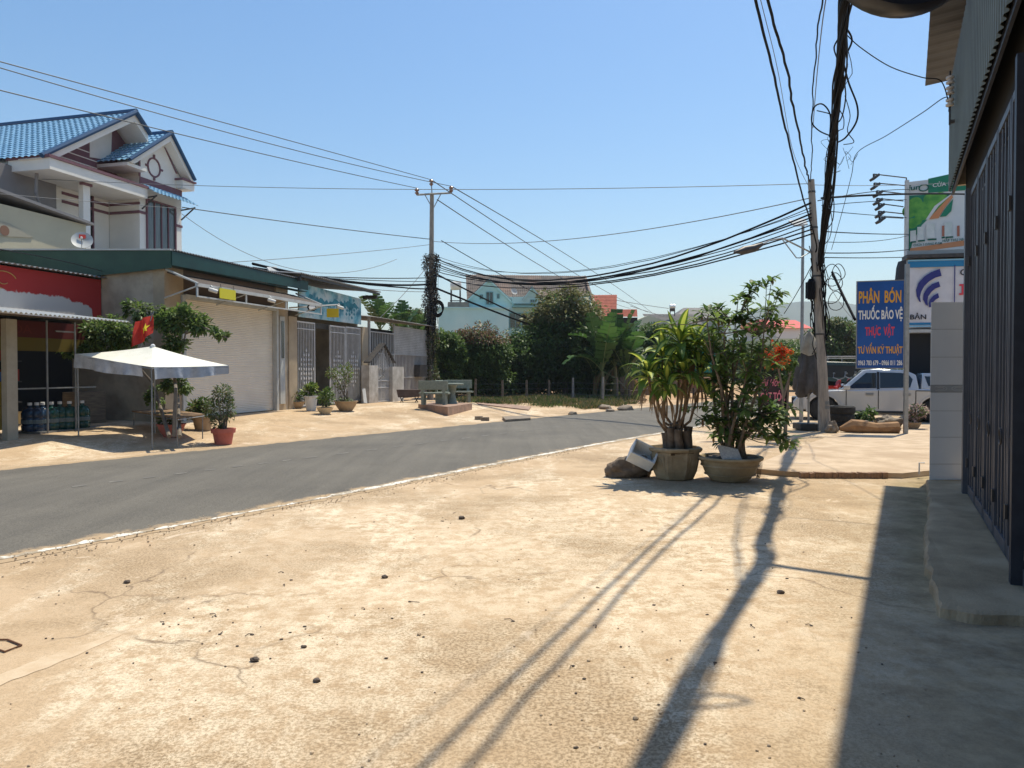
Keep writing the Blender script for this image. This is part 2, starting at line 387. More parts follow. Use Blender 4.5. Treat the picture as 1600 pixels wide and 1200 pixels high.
    nz = n.new('ShaderNodeMath'); nz.operation = 'MULTIPLY_ADD'; L.new(noise(1.7, 7, .75), nz.inputs[0]); nz.inputs[1].default_value = .40; L.new(kh.outputs[0], nz.inputs[2])
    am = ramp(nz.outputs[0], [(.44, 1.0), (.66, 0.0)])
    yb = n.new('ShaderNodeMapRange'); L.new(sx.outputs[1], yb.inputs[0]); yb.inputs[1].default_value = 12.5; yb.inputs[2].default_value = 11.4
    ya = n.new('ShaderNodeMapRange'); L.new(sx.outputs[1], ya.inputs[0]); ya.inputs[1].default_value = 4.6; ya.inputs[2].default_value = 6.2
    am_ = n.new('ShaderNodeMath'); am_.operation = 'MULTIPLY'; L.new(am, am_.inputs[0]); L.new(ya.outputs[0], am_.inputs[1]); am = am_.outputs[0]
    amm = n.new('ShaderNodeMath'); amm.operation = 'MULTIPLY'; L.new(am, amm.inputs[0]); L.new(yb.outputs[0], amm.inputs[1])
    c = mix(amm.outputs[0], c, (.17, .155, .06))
    # stained grime plus the building's warm shade, painted into the colour by the wall
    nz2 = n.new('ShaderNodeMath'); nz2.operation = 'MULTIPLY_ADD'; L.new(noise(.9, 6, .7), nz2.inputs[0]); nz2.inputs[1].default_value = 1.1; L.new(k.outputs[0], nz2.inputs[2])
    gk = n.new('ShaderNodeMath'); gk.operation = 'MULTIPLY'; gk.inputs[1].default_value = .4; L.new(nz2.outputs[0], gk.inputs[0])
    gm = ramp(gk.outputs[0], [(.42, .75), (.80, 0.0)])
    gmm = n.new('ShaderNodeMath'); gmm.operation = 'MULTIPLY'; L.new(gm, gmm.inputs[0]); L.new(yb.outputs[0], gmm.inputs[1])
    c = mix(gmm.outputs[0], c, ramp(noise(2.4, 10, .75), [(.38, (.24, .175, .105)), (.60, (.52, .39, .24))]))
    L.new(c, b.inputs['Base Color'])
    ad = n.new('ShaderNodeMath'); ad.operation = 'MULTIPLY_ADD'; L.new(noise(70, 5, .7), ad.inputs[0]); ad.inputs[1].default_value = .35; L.new(noise(7, 6, .6), ad.inputs[2])
    bp = n.new('ShaderNodeBump'); bp.inputs['Strength'].default_value = .5; bp.inputs['Distance'].default_value = .022; L.new(ad.outputs[0], bp.inputs['Height']); L.new(bp.outputs[0], b.inputs['Normal'])
    return m
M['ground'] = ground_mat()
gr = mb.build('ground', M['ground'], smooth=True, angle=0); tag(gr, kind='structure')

# asphalt: dusty, speckled, brown towards its edges
def asphalt():
    m = bpy.data.materials.new('asphalt'); m.use_nodes = True; n = m.node_tree.nodes; L = m.node_tree.links; b = n['Principled BSDF']
    b.inputs['Roughness'].default_value = .85; b.inputs['Specular IOR Level'].default_value = .3
    g = n.new('ShaderNodeNewGeometry'); at = n.new('ShaderNodeAttribute'); at.attribute_name = 'edge'
    def nz(s, d=5, r=.6):
        t = n.new('ShaderNodeTexNoise'); t.inputs['Scale'].default_value = s; t.inputs['Detail'].default_value = d; t.inputs['Roughness'].default_value = r; L.new(g.outputs['Position'], t.inputs[0]); return t.outputs[0]
    r1 = n.new('ShaderNodeValToRGB'); L.new(nz(.45), r1.inputs[0]); r1.color_ramp.elements[0].position = .3; r1.color_ramp.elements[0].color = (.125, .115, .102, 1); r1.color_ramp.elements[1].position = .7; r1.color_ramp.elements[1].color = (.175, .16, .138, 1)
    mpr = n.new('ShaderNodeMapping'); mpr.inputs['Rotation'].default_value = (0, 0, .58); mpr.inputs['Scale'].default_value = (2.2, .12, 1); L.new(g.outputs['Position'], mpr.inputs[0]); ts = n.new('ShaderNodeTexNoise'); ts.inputs['Scale'].default_value = 1.1; ts.inputs['Detail'].default_value = 7; ts.inputs['Roughness'].default_value = .7; L.new(mpr.outputs[0], ts.inputs[0]); rs_ = n.new('ShaderNodeValToRGB'); rs_.color_ramp.elements[0].position = .3; rs_.color_ramp.elements[0].color = (.80, .80, .80, 1); rs_.color_ramp.elements[1].position = .7; rs_.color_ramp.elements[1].color = (1.10, 1.09, 1.07, 1); L.new(ts.outputs[0], rs_.inputs[0]); ms = n.new('ShaderNodeMix'); ms.data_type = 'RGBA'; ms.blend_type = 'MULTIPLY'; ms.inputs[0].default_value = 1; L.new(r1.outputs[0], ms.inputs[6]); L.new(rs_.outputs[0], ms.inputs[7])
    r2 = n.new('ShaderNodeValToRGB'); L.new(nz(60, 3, .85), r2.inputs[0]); r2.color_ramp.elements[0].position = .35; r2.color_ramp.elements[0].color = (.6, .6, .6, 1); r2.color_ramp.elements[1].position = .68; r2.color_ramp.elements[1].color = (1.35, 1.35, 1.3, 1)
    mx = n.new('ShaderNodeMix'); mx.data_type = 'RGBA'; mx.blend_type = 'MULTIPLY'; mx.inputs[0].default_value = 1; L.new(ms.outputs[2], mx.inputs[6]); L.new(r2.outputs[0], mx.inputs[7])
    ma = n.new('ShaderNodeMath'); ma.operation = 'MULTIPLY_ADD'; L.new(nz(2.2, 8, .75), ma.inputs[0]); ma.inputs[1].default_value = 1.1; L.new(at.outputs['Fac'], ma.inputs[2])
    r3 = n.new('ShaderNodeValToRGB'); L.new(ma.outputs[0], r3.inputs[0]); r3.color_ramp.elements[0].position = .84; r3.color_ramp.elements[0].color = (1, 1, 1, 1); r3.color_ramp.elements[1].position = 1.0; r3.color_ramp.elements[1].color = (0, 0, 0, 1)
    m2 = n.new('ShaderNodeMix'); m2.data_type = 'RGBA'; L.new(r3.outputs[0], m2.inputs[0]); L.new(mx.outputs[2], m2.inputs[6]); m2.inputs[7].default_value = (.43, .31, .19, 1)
    L.new(m2.outputs[2], b.inputs['Base Color'])
    bp = n.new('ShaderNodeBump'); bp.inputs['Strength'].default_value = .4; bp.inputs['Distance'].default_value = .01; L.new(nz(110, 3), bp.inputs['Height']); L.new(bp.outputs[0], b.inputs['Normal'])
    return m
def polyat(pl, s):   # s = param by y
    for (x0, y0), (x1, y1) in zip(pl, pl[1:]):
        if y0 <= s <= y1: t = (s - y0) / (y1 - y0); return x0 + (x1 - x0) * t
    return pl[-1][0]
rows = []
t_ = 0
cr = [0, .012, .03, .06, .12, .25, .5, .75, .88, .94, .97, .988, 1]
SS = np.concatenate([np.linspace(0, .12, 12, endpoint=False), np.linspace(.12, .45, 110, endpoint=False), np.linspace(.45, 1, 40)])
def along(pl, s):   # s 0..1 piecewise
    k = s * (len(pl) - 1); i = min(int(k), len(pl) - 2); t = k - i
    a, b_ = Vector(pl[i]), Vector(pl[i + 1]); return a + (b_ - a) * t
mb = MB(); vals = []
for s in SS:
    a = along(NEAR, s); b_ = along(FAR, s); dn = (a - b_).normalized()
    ja = mnoise.noise(Vector((s * 260, 0, 0))) * .10 + mnoise.noise(Vector((s * 900, 3, 0))) * .05 + .10
    jb = mnoise.noise(Vector((s * 240, 9, 0))) * .12 + mnoise.noise(Vector((s * 800, 5, 0))) * .05
    a2 = a + dn * ja; b2 = b_ - dn * jb
    for c_ in cr:
        q = a2.lerp(b2, c_); mb.v.append((q.x, q.y, .004 + .05 * 4 * c_ * (1 - c_)))
        dist = min(c_, 1 - c_) * (a2 - b2).length; vals.append(min(1., dist / .9))
nc = len(cr)
mb.f = [(j * nc + i, j * nc + i + 1, (j + 1) * nc + i + 1, (j + 1) * nc + i) for j in range(len(SS) - 1) for i in range(nc - 1)]
mb.f = [f[::-1] for f in mb.f]; mb.m = [0] * len(mb.f)
rd = mb.build('road', asphalt(), smooth=True, angle=0); tag(rd, kind='structure')
at = rd.data.attributes.new('edge', 'FLOAT', 'POINT'); at.data.foreach_set('value', vals)

# white edge line, worn
def linemat(name, thr):
    m = bpy.data.materials.new(name); m.use_nodes = True; n = m.node_tree.nodes; L = m.node_tree.links; b = n['Principled BSDF']; b.inputs['Roughness'].default_value = .8
    g = n.new('ShaderNodeNewGeometry'); t = n.new('ShaderNodeTexNoise'); t.inputs['Scale'].default_value = 3.2; t.inputs['Detail'].default_value = 9; t.inputs['Roughness'].default_value = .78; L.new(g.outputs['Position'], t.inputs[0])
    r = n.new('ShaderNodeValToRGB'); L.new(t.outputs[0], r.inputs[0]); e = r.color_ramp.elements; e[0].position = thr; e[0].color = (.36, .29, .20, 1); e[1].position = thr + .05; e[1].color = (.72, .68, .60, 1)
    L.new(r.outputs[0], b.inputs['Base Color']); return m
mb = MB(); ss = np.linspace(.1, .62, 300); pv = None
for s in ss:
    a = along(NEAR, s); b_ = along(FAR, s); dn = (a - b_).normalized()
    j = mnoise.noise(Vector((s * 500, 1, 2))) * .035
    wl = .115 + .03 * mnoise.noise(Vector((s * 1200, 6, 2)))
    if s < .2: wl *= max(.0, .5 + .9 * mnoise.noise(Vector((s * 900, 8, 2))))
    q0 = a + dn * (-.02 + j); q1 = a + dn * (-.02 - wl * 1.3 + j)
    cur = ((q0.x, q0.y, .011), (q1.x, q1.y, .013))
    if pv: mb.add([pv[0], cur[0], cur[1], pv[1]], [(0, 1, 2, 3)])
    pv = cur
o = mb.build('road_edge_line', linemat('worn_line_paint', .47)); tag(o, kind='structure')
# faint dashed centre marks
mb = MB()
for i in range(34):
    s0 = .13 + i * .0115; s1 = s0 + .0045
    pts = []
    for s in (s0, s1):
        a = along(NEAR, s); b_ = along(FAR, s); c_ = a.lerp(b_, .50); dn = (a - b_).normalized() * .06
        pts.append((c_ + dn, c_ - dn))
    (a0, a1), (b0, b1) = pts
    mb.add([(a0.x, a0.y, .0585), (b0.x, b0.y, .0585), (b1.x, b1.y, .0585), (a1.x, a1.y, .0585)], [(0, 1, 2, 3)])
M['dash'] = mat('faded_centre_paint', (.145, .135, .12), (.24, .22, .19), scale=6, lo=.5, hi=.68)
tag(mb.build('road_centre_line', M['dash']), kind='structure')

# raised concrete plaza on the right lot (a real step at its near edge)
M['plaza'] = mat('plaza_concrete', (.45, .33, .215), (.60, .46, .32), scale=2.6, c3=(.43, .31, .20), s3=.9, bump=.7, bscale=35, detail=12)
mb = MB(); npx = 46
def plz(x, y): return .085 - .17 * sm((y - 14) / 12)
edge = [(3.9, 12.2), (4.35, 11.75), (5.2, 11.62), (6.1, 11.55), (9.5, 13.2)]
U = 40; V = 40
def plf(a, b_):
    k = a * (len(edge) - 1); i = min(int(k), len(edge) - 2); t = k - i
    ex = edge[i][0] + (edge[i + 1][0] - edge[i][0]) * t; ey = edge[i][1] + (edge[i + 1][1] - edge[i][1]) * t
    # back edge follows the road
    fx = 3.9 + a * 26; fy = 34 - a * 6
    lx, ly = edge[0]
    sx_ = 3.95 + .64 * (b_ * 26); sy = 12.2 + b_ * 26
    x = ex + (sx_ - 3.95) * (1 - a) + a * b_ * 22; y = ey + b_ * 26 * (1 - a) + a * b_ * 18
    jy = .04 * mnoise.noise(Vector((x * 3, 0, 0))) if b_ == 0 else 0
    return (x, y + jy, max(plz(x, y), .012) if y < 22 else max(plz(x, y), -.2) + .0)
mb.grid(plf, U, V)
n0 = len(mb.v)
for i in range(U):
    a = mb.v[i]; b_ = mb.v[i + 1]
    mb.add([(a[0], a[1], -.02), (b_[0], b_[1], -.02), b_, a], [(0, 1, 2, 3)])
for j in range(V):
    a = mb.v[j * (U + 1)]; b_ = mb.v[(j + 1) * (U + 1)]
    mb.add([(b_[0], b_[1], -.02), (a[0], a[1], -.02), a, b_], [(0, 1, 2, 3)])
tag(mb.build('plaza_slab', M['plaza']), kind='structure')
# red brick edging on the step
mb = MB(); random.seed(3)
M['brickr'] = mat('step_brick', (.36, .22, .14), (.25, .16, .10), scale=9, bump=.6)
for i in range(30):
    t = i / 30; x = 4.55 + t * 1.35; y = 11.60 - .03 * t
    mb.obox((x, y, .045 + random.uniform(-.008, .008)), (.021, 0, 0), (0, .05 + random.uniform(-.01, .01), 0), (0, 0, .045))
tag(mb.build('brick_edging', M['brickr']), kind='structure')

# shaded ledge in front of the gate
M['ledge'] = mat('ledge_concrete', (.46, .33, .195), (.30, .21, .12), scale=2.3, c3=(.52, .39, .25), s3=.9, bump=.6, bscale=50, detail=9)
pts = [G(1447, 757), G(1449, 790), G(1441, 850), G(1446, 900), G(1460, 945), G(1468, 966), G(1520, 976), G(1600, 980), Vector((5.5, 4.9, 0)), Vector((8.2, 10.4, 0)), Vector((6.9, 11.0, 0))]
rim = []
for i, p in enumerate(pts):
    q = pts[(i + 1) % len(pts)]
    for k in range(26 if i < 7 else 3):
        t = k / (26 if i < 7 else 3); v = p.lerp(q, t); nn = mnoise.noise(Vector((v.x * 4, v.y * 4, 0))) * .05 + mnoise.fractal(Vector((v.x * 14, v.y * 14, 0)), .7, 2, 5) * .006; rim.append(Vector((v.x + nn, v.y + nn * .6, 0)))
c_ = Vector((5.3, 7.9, 0)); n = len(rim); mb = MB(); vs = []
LED = .085
for r_ in rim: vs.append((r_.x, r_.y, -.02))
for r_ in rim: q = r_ + (c_ - r_).normalized() * .03; vs.append((q.x, q.y, LED * .75))
for r_ in rim: q = r_ + (c_ - r_).normalized() * .09; vs.append((q.x, q.y, LED))
fs = []
for i in range(n):
    j = (i + 1) % n; fs += [(i, j, n + j, n + i)[::-1], (n + i, n + j, 2 * n + j, 2 * n + i)[::-1]]
fs.append(tuple(range(2 * n, 3 * n))[::-1]); mb.add(vs, fs)
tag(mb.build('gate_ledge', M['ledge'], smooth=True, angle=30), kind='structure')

# trodden concrete strips on the forecourt at bottom left
M['strip'] = mat('pale_repair_mortar', (.64, .51, .36), (.53, .39, .25), scale=5, bump=.4, bscale=60)
mb = MB()
a = G(-40, 1078); b_ = G(190, 990); d_ = (b_ - a).normalized(); s_ = Vector((-d_.y, d_.x, 0)); L_ = (b_ - a).length; k0 = []
for i in range(41):
    t = i / 40; wd = (.075 + .02 * mnoise.noise(Vector((t * 9, 0, 0)))) * (1 - .75 * max(0, t - .55) / .45) ; c0 = a + d_ * L_ * t
    k0 += [(c0 + s_ * wd), (c0 - s_ * wd)]
mb.add([(v.x, v.y, .0035 - .002 * (i // 2 / 40)) for i, v in enumerate(k0)], [(2 * i, 2 * i + 2, 2 * i + 3, 2 * i + 1)[::-1] for i in range(40)])
tag(mb.build('mortar_strip', M['strip']), kind='structure')

# pebbles, twigs and crumbs on the forecourt (a few larger ones are things)
random.seed(21); mb = MB()
M['peb'] = mat('pebbles', (.28, .22, .16), (.46, .35, .24), scale=20)
for i in range(300):
    y = 2.9 + random.random() ** 1.6 * 9; x = random.uniform(-.75, .62) * y
    r = random.uniform(.003, .009) * (1 if random.random() < .93 else 1.8)
    if x < NEAR[1][0] + (y - NEAR[1][1]) * .65: continue
    mb.blob((x, y, r * .4), r, r * random.uniform(.6, 1), r * .6, seed=i, nu=6, nv=4)
for i in range(900):    # gravel along the road edge
    s = random.uniform(.095, .33); a = along(NEAR, s); b_ = along(FAR, s); dn = (a - b_).normalized(); q = a + dn * random.gauss(.02, .22)
    r = random.uniform(.004, .012); mb.blob((q.x, q.y, .012), r, r, r * .7, seed=i, nu=5, nv=3)
tag(mb.build('gravel', M['peb']), 'small loose pebbles and grit scattered over the sunny concrete forecourt', 'gravel', kind='stuff')
mb2 = MB()
M['pebd'] = mat('dark_stone', (.075, .06, .05), (.14, .11, .09), scale=20)
random.seed(61)
for cx_, cy_, sx_, sy_, nn_ in [(345, 975, 70, 14, 8), (400, 1005, 80, 18, 10), (720, 812, 60, 8, 7), (250, 935, 200, 60, 12), (900, 1000, 350, 90, 26), (1150, 900, 90, 60, 10)]:
    for _ in range(nn_):
        p = G(cx_ + random.gauss(0, sx_), cy_ + random.gauss(0, sy_)); r = random.uniform(.004, .009); mb2.blob((p.x, p.y, .004), r * random.uniform(1, 2), r, r * .6, seed=_, nu=6, nv=4)
        if _ % 4 == 0: a_ = random.uniform(0, 6); l_ = random.uniform(.03, .08); mb2.tube([(p.x, p.y, .006), (p.x + l_ * .5 * math.cos(a_), p.y + l_ * .5 * math.sin(a_), .010), (p.x + l_ * math.cos(a_ + .4), p.y + l_ * math.sin(a_ + .4), .005)], .0028, 4)
tag(mb2.build('debris', M['pebd']), 'dark crumbs, chips and twigs scattered in small clusters on the forecourt', 'debris', kind='stuff')
for k, (px, py, r, lab) in enumerate([(199, 911, .022, 'dark pebble nearest the white road line on the left forecourt'), (601, 903, .022, 'dark leaf-shaped stone in the middle of the forecourt'), (495, 1065, .017, 'small brown stone low in the middle of the forecourt, below the dark cluster'),
        (1220, 927, .022, 'round dark stone lying beside the bend of the cable shadow'), (398, 1033, .022, 'flat dark stone in the cluster left of centre of the forecourt'), (475, 1012, .014, 'small dark stone right of the cluster on the forecourt'), (721, 811, .03, 'dark stone on the long crack near the white road line')]):
    p = G(px, py); mb = MB(); mb.blob((p.x, p.y, r * .5), r * 1.3, r, r * .7, seed=k + 40, nu=10, nv=6)
    tag(mb.build('stone', M['pebd'], origin=(p.x, p.y, 0)), lab, 'stone', 'loose stones on the forecourt')
# bent wire scrap at the left edge
mb = MB(); q = [G(-6, 1001), G(12, 1001), G(34, 1010), G(8, 1020), G(-10, 1014)]
mb.tube([v + Vector((0, 0, .008)) for v in q], .006, 6); tag(mb.build('wire_scrap', mat('rust', (.16, .07, .035), (.10, .05, .03), scale=30), origin=q[0]), 'bent rusty wire scrap lying at the left edge of the forecourt', 'wire scrap')
# ================================================================ left side of the street
F = Frame((-9.18, 19.6), (.252, .968))
FZ = .34
M['shutter'] = mat('roller_shutter_paint', (.76, .70, .60), (.70, .64, .55), rough=.5, scale=1.5)
M['greenm'] = mat('green_metal', (.028, .075, .05), (.02, .055, .04), rough=.45, scale=2)
M['greenw'] = mat('green_painted_wall', (.075, .16, .11), (.05, .11, .08), scale=1.2, rough=.8)
M['teal'] = mat('teal_metal_fascia', (.012, .06, .052), (.01, .042, .04), rough=.45, scale=2)
M['corr'] = mat('corrugated_galvanised', (.36, .36, .36), (.22, .20, .18), rough=.5, metal=.3, scale=2.5)
M['brownc'] = mat('brown_corrugated', (.12, .09, .075), (.09, .07, .06), rough=.6, scale=2)
M['render'] = mat('bare_cement_render', (.44, .37, .28), (.30, .25, .19), scale=2.2, bump=.6, bscale=9, c3=(.50, .42, .32), s3=1.2)
M['yellow'] = mat('yellow_plate', (.62, .56, .03), rough=.5)
M['lgrey'] = mat('light_grey_metal', (.52, .53, .52), (.42, .43, .42), rough=.45, scale=3)

def corrugated(mb, fn_o, du, dv, n, amp, nrm, per=8):
    """sheet from origin, du length vector across corrugation, dv along, n waves"""
    o = Vector(fn_o); du = Vector(du); dv = Vector(dv); nrm = Vector(nrm)
    k = n * 4; vs = []
    for i in range(k + 1):
        h = (0, 1, 1, 0)[i % 4] * amp; b_ = o + du * (i / k) + nrm * h; vs += [b_, b_ + dv, b_ - nrm * .004, b_ + dv - nrm * .004]
    fs = []
    for i in range(k):
        a = i * 4; fs += [(a, a + 4, a + 5, a + 1), (a + 2, a + 3, a + 7, a + 6), (a, a + 2, a + 6, a + 4), (a + 1, a + 5, a + 7, a + 3)]
    fs += [(0, 1, 3, 2), (k * 4, k * 4 + 2, k * 4 + 3, k * 4 + 1)]
    mb.add(vs, fs)

# ---- shutter shop with green roof
sh = thing('shop_building', 'shop with a big cream roller shutter, bare render side wall and dark green roof fascia', 'building', F.p(3, 0, FZ))
m = MB(); su0 = F.u(262); m.fbox(F, -.02, .72, -.35, 0, 0, 4.5); m.build('front_wall', M['tan'], sh); m = MB(); m.fbox(F, 5.25, 5.82, -.35, 0, 0, 4.6)
m.build('front_wall', M['tan'], sh)
m = MB(); m.fbox(F, .72, 5.25, -.35, -.06, 3.72, 4.5); m.build('brown_header', M['brownc'], sh)
m = MB(); m.fbox(F, -.02, .18, -8, -.352, 0, 4.55); m.build('side_wall', M['render'], sh)
# green painted strip higher up on the side wall (a stepped render band)
m = MB(); m.fbox(F, -.075, -.022, -8, -2.0, 3.9, 4.5); m.build('green_side_fascia', M['greenw'], sh)
m = MB(); m.fbox(F, .2, 5.8, -8, -7.8, 0, 4.6); m.fbox(F, 5.62, 5.8, -7.8, -.352, 0, 4.6); m.build('rear_wall', M['render'], sh)
# shutter: horizontal slats
m = MB(); z0 = FZ + .02; z1 = 3.72; ns = 62; prof = []
for i in range(ns):
    za = z0 + (z1 - z0) * i / ns; zb = z0 + (z1 - z0) * (i + 1) / ns; h = zb - za
    prof += [(-.122, za), (-.112, za + h * .25), (-.109, za + h * .5), (-.112, za + h * .78)]
prof.append((-.122, z1)); vs = []
for w_, z_ in prof: vs += [F.p(.72, w_, z_), F.p(5.25, w_, z_)]
m.add(vs, [(2 * i, 2 * i + 1, 2 * i + 3, 2 * i + 2) for i in range(len(prof) - 1)])
m.build('roller_shutter', M['shutter'], sh)
m = MB(); m.fbox(F, .62, .76, -.1, .05, FZ - .3, 3.75); m.fbox(F, 5.2, 5.32, -.1, .05, FZ - .3, 3.75); m.fbox(F, .76, 5.2, -.1, .05, 3.66, 3.78); m.build('shutter_frame', M['lgrey'], sh)
m = MB(); m.fbox(F, 5.42, 5.72, .002, .04, .55, 3.5); m.build('side_panel', M['lgrey'], sh)
m = MB(); m.fbox(F, 5.49, 5.65, .042, .052, 2.1, 3.35); m.build('side_window', M['glassd'], sh)
# awning underside: slanted brown corrugated strip, white outer bar
m = MB(); o_ = F.p(.05, .02, 4.28); corrugated(m, o_, F.d * 6.3, F.e * .95 + Vector((0, 0, -.32)), 42, .025, Vector((0, 0, 1))); m.build('awning_sheet', M['brownc'], sh)
m = MB()
m.tube([F.p(-.02, .05, 4.36), F.p(-.02, 1.05, 3.95)], .03, 6); m.tube([F.p(6.4, .05, 4.36), F.p(6.4, 1.05, 3.95)], .03, 6); m.fbox(F, -.05, 6.45, .97, 1.03, 3.88, 3.97); m.fbox(F, -.05, 6.45, 1.0, 1.03, 3.60, 3.64)
for u_ in (-.03, 2.1, 4.2, 6.4): m.fbox(F, u_, u_ + .04, .98, 1.02, 3.64, 3.88); m.tube([F.p(u_, .02, 3.6), F.p(u_, 1.0, 3.88)], .02, 6)
m.build('awning_frame', M['lgrey'], sh)
# roof: sloping back, teal fascia along the street, green end fascia, corrugated edge
m = MB(); zf = 4.80
corrugated(m, F.p(-.15, .35, zf + .03), F.d * 6.9, F.e * -8.4 + Vector((0, 0, .36)), 60, .035, Vector((0, 0, 1))); m.build('roof', M['corr'], sh)
m = MB(); m.prism([F.p(-.12, .30, zf - .36), F.p(6.75, .30, zf - .30), F.p(6.75, .30, zf), F.p(-.12, .30, zf + .01)], F.e * .03); m.prism([F.p(-.12, .30, zf - .36), F.p(6.75, .30, zf - .36), F.p(6.75, 0, zf - .36), F.p(-.12, 0, zf - .36)], Vector((0, 0, .02)))
m.build('front_fascia', M['teal'], sh)
m = MB(); m.prism([F.p(-.15, .31, zf - .43), F.p(-.15, .31, zf + .02), F.p(-.15, -8.0, zf + .34), F.p(-.15, -8.0, 3.9)], F.d * .04); m.build('end_fascia', M['greenm'], sh)
m = MB(); m.prism([F.p(-.19, .33, zf + .02), F.p(-.19, .33, zf + .06), F.p(-.19, -8.0, zf + .40), F.p(-.19, -8.0, zf + .36)], F.d * .1); m.build('ridge_trim', M['lgrey'], sh)

# yellow plates + cameras + light arm
def seccam(F_, u_, w_, z_, lab):
    t = thing('security_camera', lab, 'camera', F_.p(u_, w_, z_), 'security cameras under the eaves')
    m = MB(); a = F_.p(u_, w_, z_); dd = (F_.e + F_.d * .5 + Vector((0, 0, -.35))).normalized()
    m.lathe([(.035, -.1), (.055, -.08), (.055, .12), (.045, .14)], a, 12, dd); m.build('camera_body', M['white'], t, smooth=True)
    m = MB(); m.lathe([(.03, .141), (.03, .143)], a, 12, dd); m.build('lens', M['glassd'], t)
    m = MB(); m.tube([a, a + Vector((0, 0, .08)), a + Vector((0, 0, .13)) - F_.e * .05], .018, 6); m.build('bracket', M['lgrey'], t)
seccam(F, 3.2, 1.12, 4.05 - .25, 'white bullet camera beside the yellow plate over the roller shutter')
seccam(F, .5, 1.08, 3.83, 'white bullet camera at the left end of the shutter awning')
yb = thing('yellow_sign', 'blank yellow plate hanging from the awning bar over the roller shutter', 'sign', F.p(2.6, 1.06, 3.4), 'blank yellow plates')
m = MB(); ua = F.u(344, 1.06); ub = F.u(369, 1.06); za = F.z(344, 466, 1.06); zb = F.z(344, 450, 1.06); m.fbox(F, ua, ub, 1.055, 1.07, za, zb); m.build('plate', M['yellow'], yb); m = MB()
for q in (.1, .9): u_ = ua + (ub - ua) * q; m.tube([F.p(u_, 1.06, zb), F.p(u_, 1.04, zb + .12)], .008, 5)
m.build('hanger', M['steeld'], yb)

m = MB(); m.prism([P(417, 420, 25.5), P(432, 419, 26.4), P(442, 434, 26.4), P(428, 436, 25.5)], (0, 0, .06)); m.tube([P(432, 436, 25.6), P(432, 430, 25.6)], .03, 5); m.build('roof_panel', M['lgrey'], sh)
# ---- building with mural and white gates
mu = thing('gatehouse_building', 'open-fronted building with blue landscape mural over two white barred gates', 'building', F.p(9, 0, FZ))
M['mural'] = mat('mural_paint', (.12, .42, .52), (.55, .62, .62), scale=1.6, detail=7, c3=(.05, .20, .28), s3=2.1)
m = MB(); m.fbox(F, 6.0, 6.52, -.45, .02, 0, 3.55); m.build('pillar', M['tan'], mu)
m = MB(); m.fbox(F, 11.6, 12.15, -.45, .02, 0, 3.5); m.build('pillar', M['tan'], mu)
m = MB(); m.fbox(F, 5.84, 6.0, -.3, -.02, 0, 4.9); m.fbox(F, 12.0, 12.15, -8, -.46, 0, 4.3); m.fbox(F, 5.84, 6.0, -8, -.31, 0, 4.6); m.fbox(F, 6, 12, -8, -7.8, 0, 4.6); m.build('wall', M['render'], mu)
m = MB(); ul = 6.55; ur = F.u(564, .05)
zt0, zt1 = F.z(467, 442, .05), F.z(563, 467, .05); zb0, zb1 = F.z(467, 495, .05), F.z(563, 507, .05)
m.prism([F.p(ul, .03, zb0), F.p(ur, .03, zb1), F.p(ur, .03, zt1), F.p(ul, .03, zt0)], F.e * .04)
m.build('mural_board', M['mural'], mu)
# painted hills and a sailing shape on the mural
m = MB(); hills = mat('mural_ink', (.03, .16, .22), (.06, .28, .36), scale=6)
def onm(a, b_): return F.p(ul + (ur - ul) * a, .0735, zb0 + (zt0 - zb0) * b_)
for (a0, wd, hh, b0) in [(.04, .3, .42, .38), (.2, .28, .3, .42), (.42, .3, .26, .50), (.62, .35, .22, .55)]:
    pts = [onm(a0, b0)] + [onm(a0 + wd * k / 8, b0 + hh * math.sin(PI * k / 8) ** .7 * (.75 + .25 * math.sin(k * 2.3))) for k in range(1, 8)] + [onm(a0 + wd, b0)]
    m.prism(pts, F.e * .002)
for k in range(26):
    a = .80 + .14 * math.cos(k * 2.4) * (k / 26); b_ = .5 + .36 * math.sin(k * 2.4) * (k / 26); s_ = .018
    m.prism([onm(a - s_, b_), onm(a, b_ - s_ * 3), onm(a + s_, b_), onm(a, b_ + s_ * 4)], F.e * .0025)
m.build('mural_painting', hills, mu)
m = MB(); corrugated(m, F.p(5.9, .55, 4.98), F.d * 6.45, F.e * -8.2 + Vector((0, 0, .7)), 46, .035, Vector((0, 0, 1))); m.build('roof', M['corr'], mu)
m = MB(); m.fbox(F, 6.0, 12.3, .45, .5, 4.88, 4.95); m.fbox(F, 6.02, 6.1, -.2, .45, 4.75, 4.9); m.fbox(F, 12.1, 12.18, -.2, .45, 4.7, 4.85); m.build('roof_beam', M['steeld'], mu)
m = MB(); m.fbox(F, 6.02, 11.9, -.3, -.2, 3.25, 3.45); m.build('gate_track', M['steeld'], mu)
M['floor'] = mat('dark_tile_floor', (.12, .11, .10), rough=.5)
m = MB(); m.fbox(F, 6, 12, -7.7, -.1, FZ - .02, FZ + .02); m.build('floor', M['floor'], mu)
